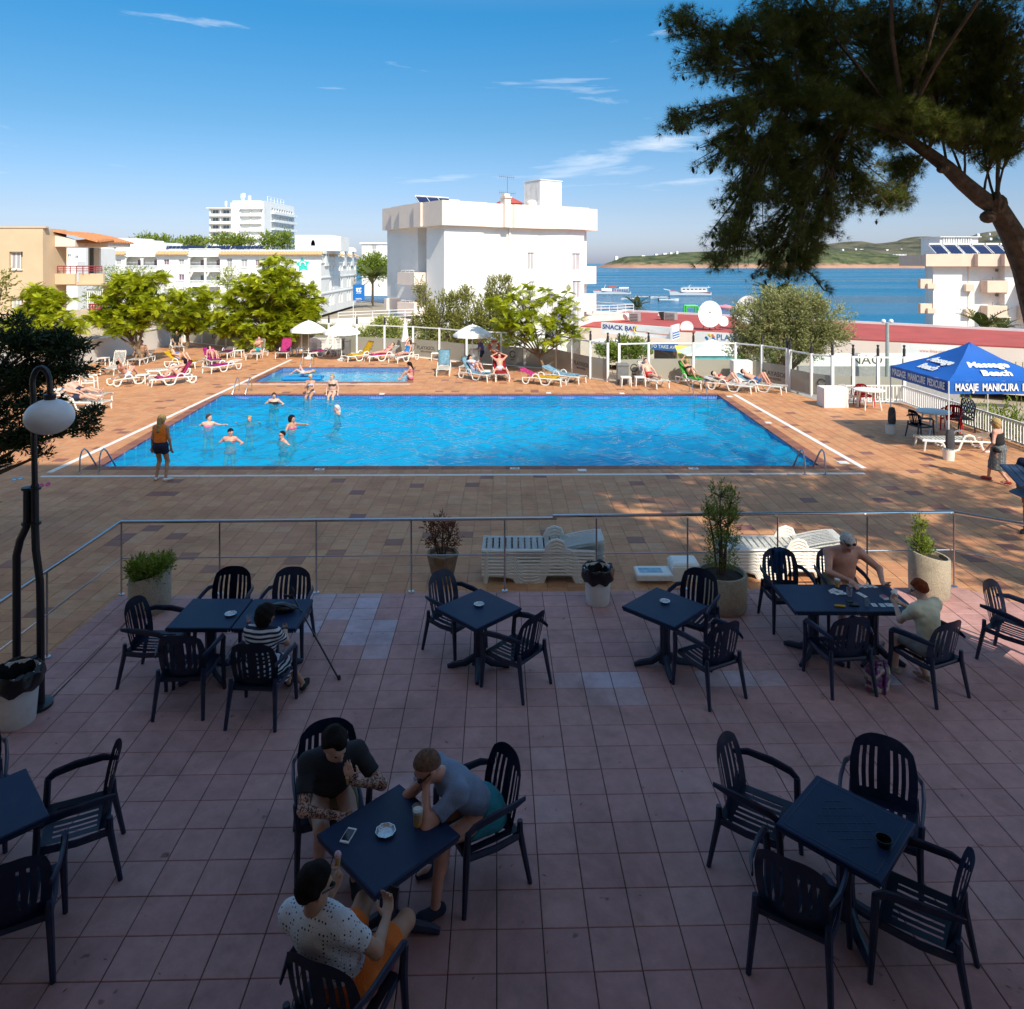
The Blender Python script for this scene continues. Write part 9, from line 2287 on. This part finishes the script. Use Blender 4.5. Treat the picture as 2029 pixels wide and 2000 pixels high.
# on the loungers
def on_lounger(i, label, deg, arms='side', legs='flat', wear=(), **k):
 x, y, fx, fy, dg, _ = LGS[i]; a = R(deg); sp_ = (0, -math.cos(a), math.sin(a)); P = (0, -.28, .47)
 nk = V3(*P) + V3(*sp_) * .5
 hn = {'side': ((.30, -.12, .46), (-.30, -.12, .46)), 'up': ((.10, nk[1] - .08, nk[2] + .34), (-.30, -.10, .46)), 'read': ((.10, .10, .74), (-.10, .10, .74)), 'lap': ((.08, -.05, .60), (-.08, -.05, .60)), 'behind': ((.16, nk[1] - .16, nk[2] + .22), (-.16, nk[1] - .16, nk[2] + .22)), 'cross': ((-.10, .02, .85), (.10, .02, .83))}[arms]
 ft = {'flat': ((.11, .56, .44), (-.12, .55, .44)), 'bent': ((.10, .22, .44), (-.10, .26, .44)), 'one': ((.12, .20, .44), (-.12, .55, .44)), 'off': ((.42, .30, .10), (-.42, .30, .10)), 'crossed': ((.05, .56, .47), (-.04, .57, .43))}[legs]
 flat_ = deg < 45
 return person(label, (x, y, 0), (fx, fy), P, sp_, hn, ft, kp=((.1, .3, 1), (-.1, .3, 1)), hf=(0, .5, .5) if flat_ else (0, 1, .1), hu=sp_, ep=((1, -.2, .2), (-1, -.2, .2)), toe=((0, .5, .8), (0, .5, .8)) if legs in ('flat', 'crossed') else ((0, 1, -.2), (0, 1, -.2)), wear=wear, **k)
BK = lambda n_, c: cl(n_, c)
NAVYSW, TEALSW, REDSW, BLUSW, PINKSW, WHSW = BK('navy_swim', (.02, .025, .06)), BK('teal_swim', (.02, .28, .33)), BK('red_swim', (.55, .015, .02)), BK('blue_swim', (.03, .16, .42)), BK('pink_swim', (.60, .15, .25)), BK('pale_swim', (.45, .48, .62))
on_lounger(0, 'man with long legs stretched out on the lounger nearest the lamp globe', 38, 'lap', 'flat', (('shorts', NAVYSW, .5),), skin=0, hair=HB)
on_lounger(1, 'sunbather lying just behind the stretched out man', 36, 'side', 'flat', (('shorts', NAVYSW, .4),), skin=0, hair=HB)
on_lounger(2, 'sunbather raising one arm behind a slatted lounger back', 50, 'up', 'bent', (('shorts', WHSW, .4),), skin=2, hair=HD)
on_lounger(3, 'woman reading with knees bent on a pink towel', 58, 'read', 'bent', (('bikini', PINKSW),), skin=0, fem=1, hair=HD, style='curly', h=1.62)
on_lounger(5, 'woman with bent knees on the yellow towel', 36, 'lap', 'bent', (('bikini', BLUSW),), skin=0, fem=1, hair=HBL, style='long', h=1.62)
on_lounger(6, 'woman lying back on a magenta towel with one knee raised', 40, 'side', 'bent', (('bikini', PINKSW),), skin=2, fem=1, hair=HD, style='curly', h=1.62)
on_lounger(8, 'man sitting with crossed arms in teal trunks against the frosted fence', 80, 'cross', 'off', (('shorts', TEALSW, .35),), skin=2, hair=HD, fat=1.1)
on_lounger(13, 'small woman lying on a pink towel right of the yellow towel', 38, 'side', 'flat', (('bikini', PINKSW),), skin=2, fem=1, hair=HB, h=1.55)
on_lounger(14, 'dark haired woman with an arm over her head by the closed parasol', 58, 'up', 'flat', (('suit', BLUSW),), skin=2, fem=1, hair=HB, style='curly', h=1.64)
on_lounger(17, 'person wrapped in a patterned towel on the blue striped lounger', 58, 'read', 'bent', (('tee', WHSW, .7), ('shorts', WHSW, .4)), skin=2, fem=1, hair=HD, style='long', h=1.62)
on_lounger(18, 'man lying on the red towel shading his eyes with an arm', 57, 'behind', 'off', (('shorts', WHSW, .25),), skin=2, hair=HB)
on_lounger(21, 'man in red trunks lying back with arms at his sides', 58, 'side', 'crossed', (('shorts', REDSW, .4),), skin=0, hair=HB, fat=1.05)
on_lounger(22, 'woman on the bright green towel with one knee up and an arm raised', 56, 'up', 'one', (('bikini', BLACKC),), skin=1, fem=1, hair=HBL, style='long', h=1.66)
on_lounger(23, 'sunbather lying flat with raised knees in front of the white cabinet', 14, 'side', 'bent', (('bikini', REDSW),), skin=0, fem=1, hair=HD, h=1.64)
on_lounger(24, 'sunbather in blue patterned trunks lying at the far right end of the row', 24, 'side', 'bent', (('shorts', BLUSW, .4),), skin=2, hair=HB)
x, y = LGS[27][:2]; person('heavy tanned man in black trunks sitting in the shade of the slanting tree', (x, y, 0), (.15, -1), (0, -.1, .50), (0, .05, 1), ((.30, .28, .58), (-.42, .1, .5)), ((.2, .42, .09), (-.2, .42, .09)), 1.76, skin=3, hair=HD, wear=(('shorts', BLACKC, .3),), fat=1.22)
# pool edge and water
def edge(X, label, Y=30.72, f=(0, -1), hands=((.24, .05, .06), (-.24, .05, .06)), feet=((.10, .40, -.42), (-.10, .40, -.42)), **k):
 return person(label, (X, Y, 0), f, (0, -.08, .11), (0, .06, 1), hands, feet, kp=((0, 1, .4), (0, 1, .4)), **k)
edge(-8.45, 'pale haired woman in a grey bikini on the pool edge, hand at her chin', hands=((.02, .22, .48), (-.05, .28, .25)), wear=(('bikini', WHSW),), skin=1, fem=1, hair=HG, h=1.64, fat=1.15, vox=.019, hf=(-.6, .8, 0))
edge(-7.52, 'blond woman in a brown bikini sitting on the pool edge with straight arms', wear=(('bikini', BK('brown_swim', (.05, .035, .02))),), skin=0, fem=1, hair=HBL, h=1.64, fat=1.12, vox=.019, hf=(.5, .85, 0))
edge(-4.86, 'woman in a pink bikini with headphones sitting at the end of the small pool', Y=34.75, f=(-1, -.05), hands=((.08, .30, .2), (-.08, .32, .2)), feet=((.12, .42, .07), (-.12, .40, .07)), wear=(('bikini', PINKSW),), skin=2, fem=1, hair=HD, style='tail', h=1.62, hf=(0, .9, -.4))
def swimmer(px, py, f, label, hands=((.30, .18, -.22), (-.30, .18, -.22)), up=.0, **k):
 g = G(px, py, -.1); return person(label, (g.x, g.y, 0), f, (0, 0, -.46 + up), (0, .03, 1), hands, ((.13, -.1, -1.12), (-.13, -.15, -1.12)), kp=((0, 1, 0), (0, 1, 0)), vox=.019, **k)
swimmer(413, 843, (.35, -1), 'swimmer in a pink checked top with arms spread, leftmost in the pool', ((.55, .0, -.12), (-.55, .1, -.1)), wear=(('suit', PINKSW),), skin=0, fem=1, hair=HB, hf=(-.9, .4, 0), h=1.66)
swimmer(456, 876, (.1, -1), 'swimmer in a red bikini with sunglasses on her head, lowest of the group', ((.36, .2, -.16), (-.36, .2, -.16)), up=.05, wear=(('bikini', REDSW),), skin=2, fem=1, hair=HD, shades=2, hf=(-.6, .7, -.2), h=1.66, fat=1.1)
swimmer(495, 836, (.05, -1), 'fair haired girl standing chest deep between the other swimmers', ((.40, .2, -.1), (-.40, .2, -.1)), up=-.1, wear=(('suit', PINKSW),), skin=2, fem=1, hair=HBL, h=1.5)
swimmer(543, 799, (.15, -1), 'short haired woman in a black swimsuit near the far pool wall', ((.34, .22, -.14), (-.34, .22, -.14)), up=.05, wear=(('suit', BLACKC),), skin=0, fem=1, hair=HB, h=1.66, fat=1.2, hf=(-.2, .9, -.3))
swimmer(577, 849, (.9, -.4), 'curly dark haired woman stretching an arm over the water', ((.25, .25, -.12), (-.12, .60, .06)), up=.06, wear=(('bikini', PINKSW),), skin=1, fem=1, hair=HD, style='curly', h=1.66)
swimmer(561, 876, (-.7, -.7), 'short dark haired swimmer in sunglasses turned to the left', ((.36, .1, -.16), (-.34, .16, -.16)), up=-.03, wear=(('bikini', BLACKC),), skin=2, fem=1, hair=HD, shades=1, h=1.64)
swimmer(669, 818, (-.8, -.5), 'white haired swimmer spreading both arms, apart from the group', ((.50, -.2, -.08), (-.58, .1, -.08)), up=-.10, wear=(('shorts', NAVYSW, .4),), skin=2, hair=HG, style='long', h=1.66)
g = G(601, 752, -.08); t = thing('air_bed', 'blue inflatable air bed floating in the small pool', 'air bed', g, R(4)); mb = MB()
for k in range(5): mb.tube([(-.85, -.28 + k * .14, .06), (.85, -.28 + k * .14, .06)], .08, 8)
mb.tube([(-.9, -.34, .07), (.9, -.34, .07), (.9, .34, .07), (-.9, .34, .07), (-.9, -.34, .07)], .07, 8); mb.ball((.72, 0, .14), (.15, .3, .08), 10, 6); mb.build('tubes', mat('air_bed_blue', (.01, .22, .50), .35), t)
person('child lying on the blue air bed in the small pool', (g.x, g.y, .1), (-1, .05), (0, 0, .13), (0, -1, .12), ((.25, .1, .14), (-.25, .1, .14)), ((.08, .30, .14), (-.10, .55, .12)), 1.3, hf=(0, .3, .9), hu=(0, -1, .2), skin=0, hair=HBL, kp=((0, .2, 1), (0, .2, 1)), wear=(('shorts', WHSW, .3),))
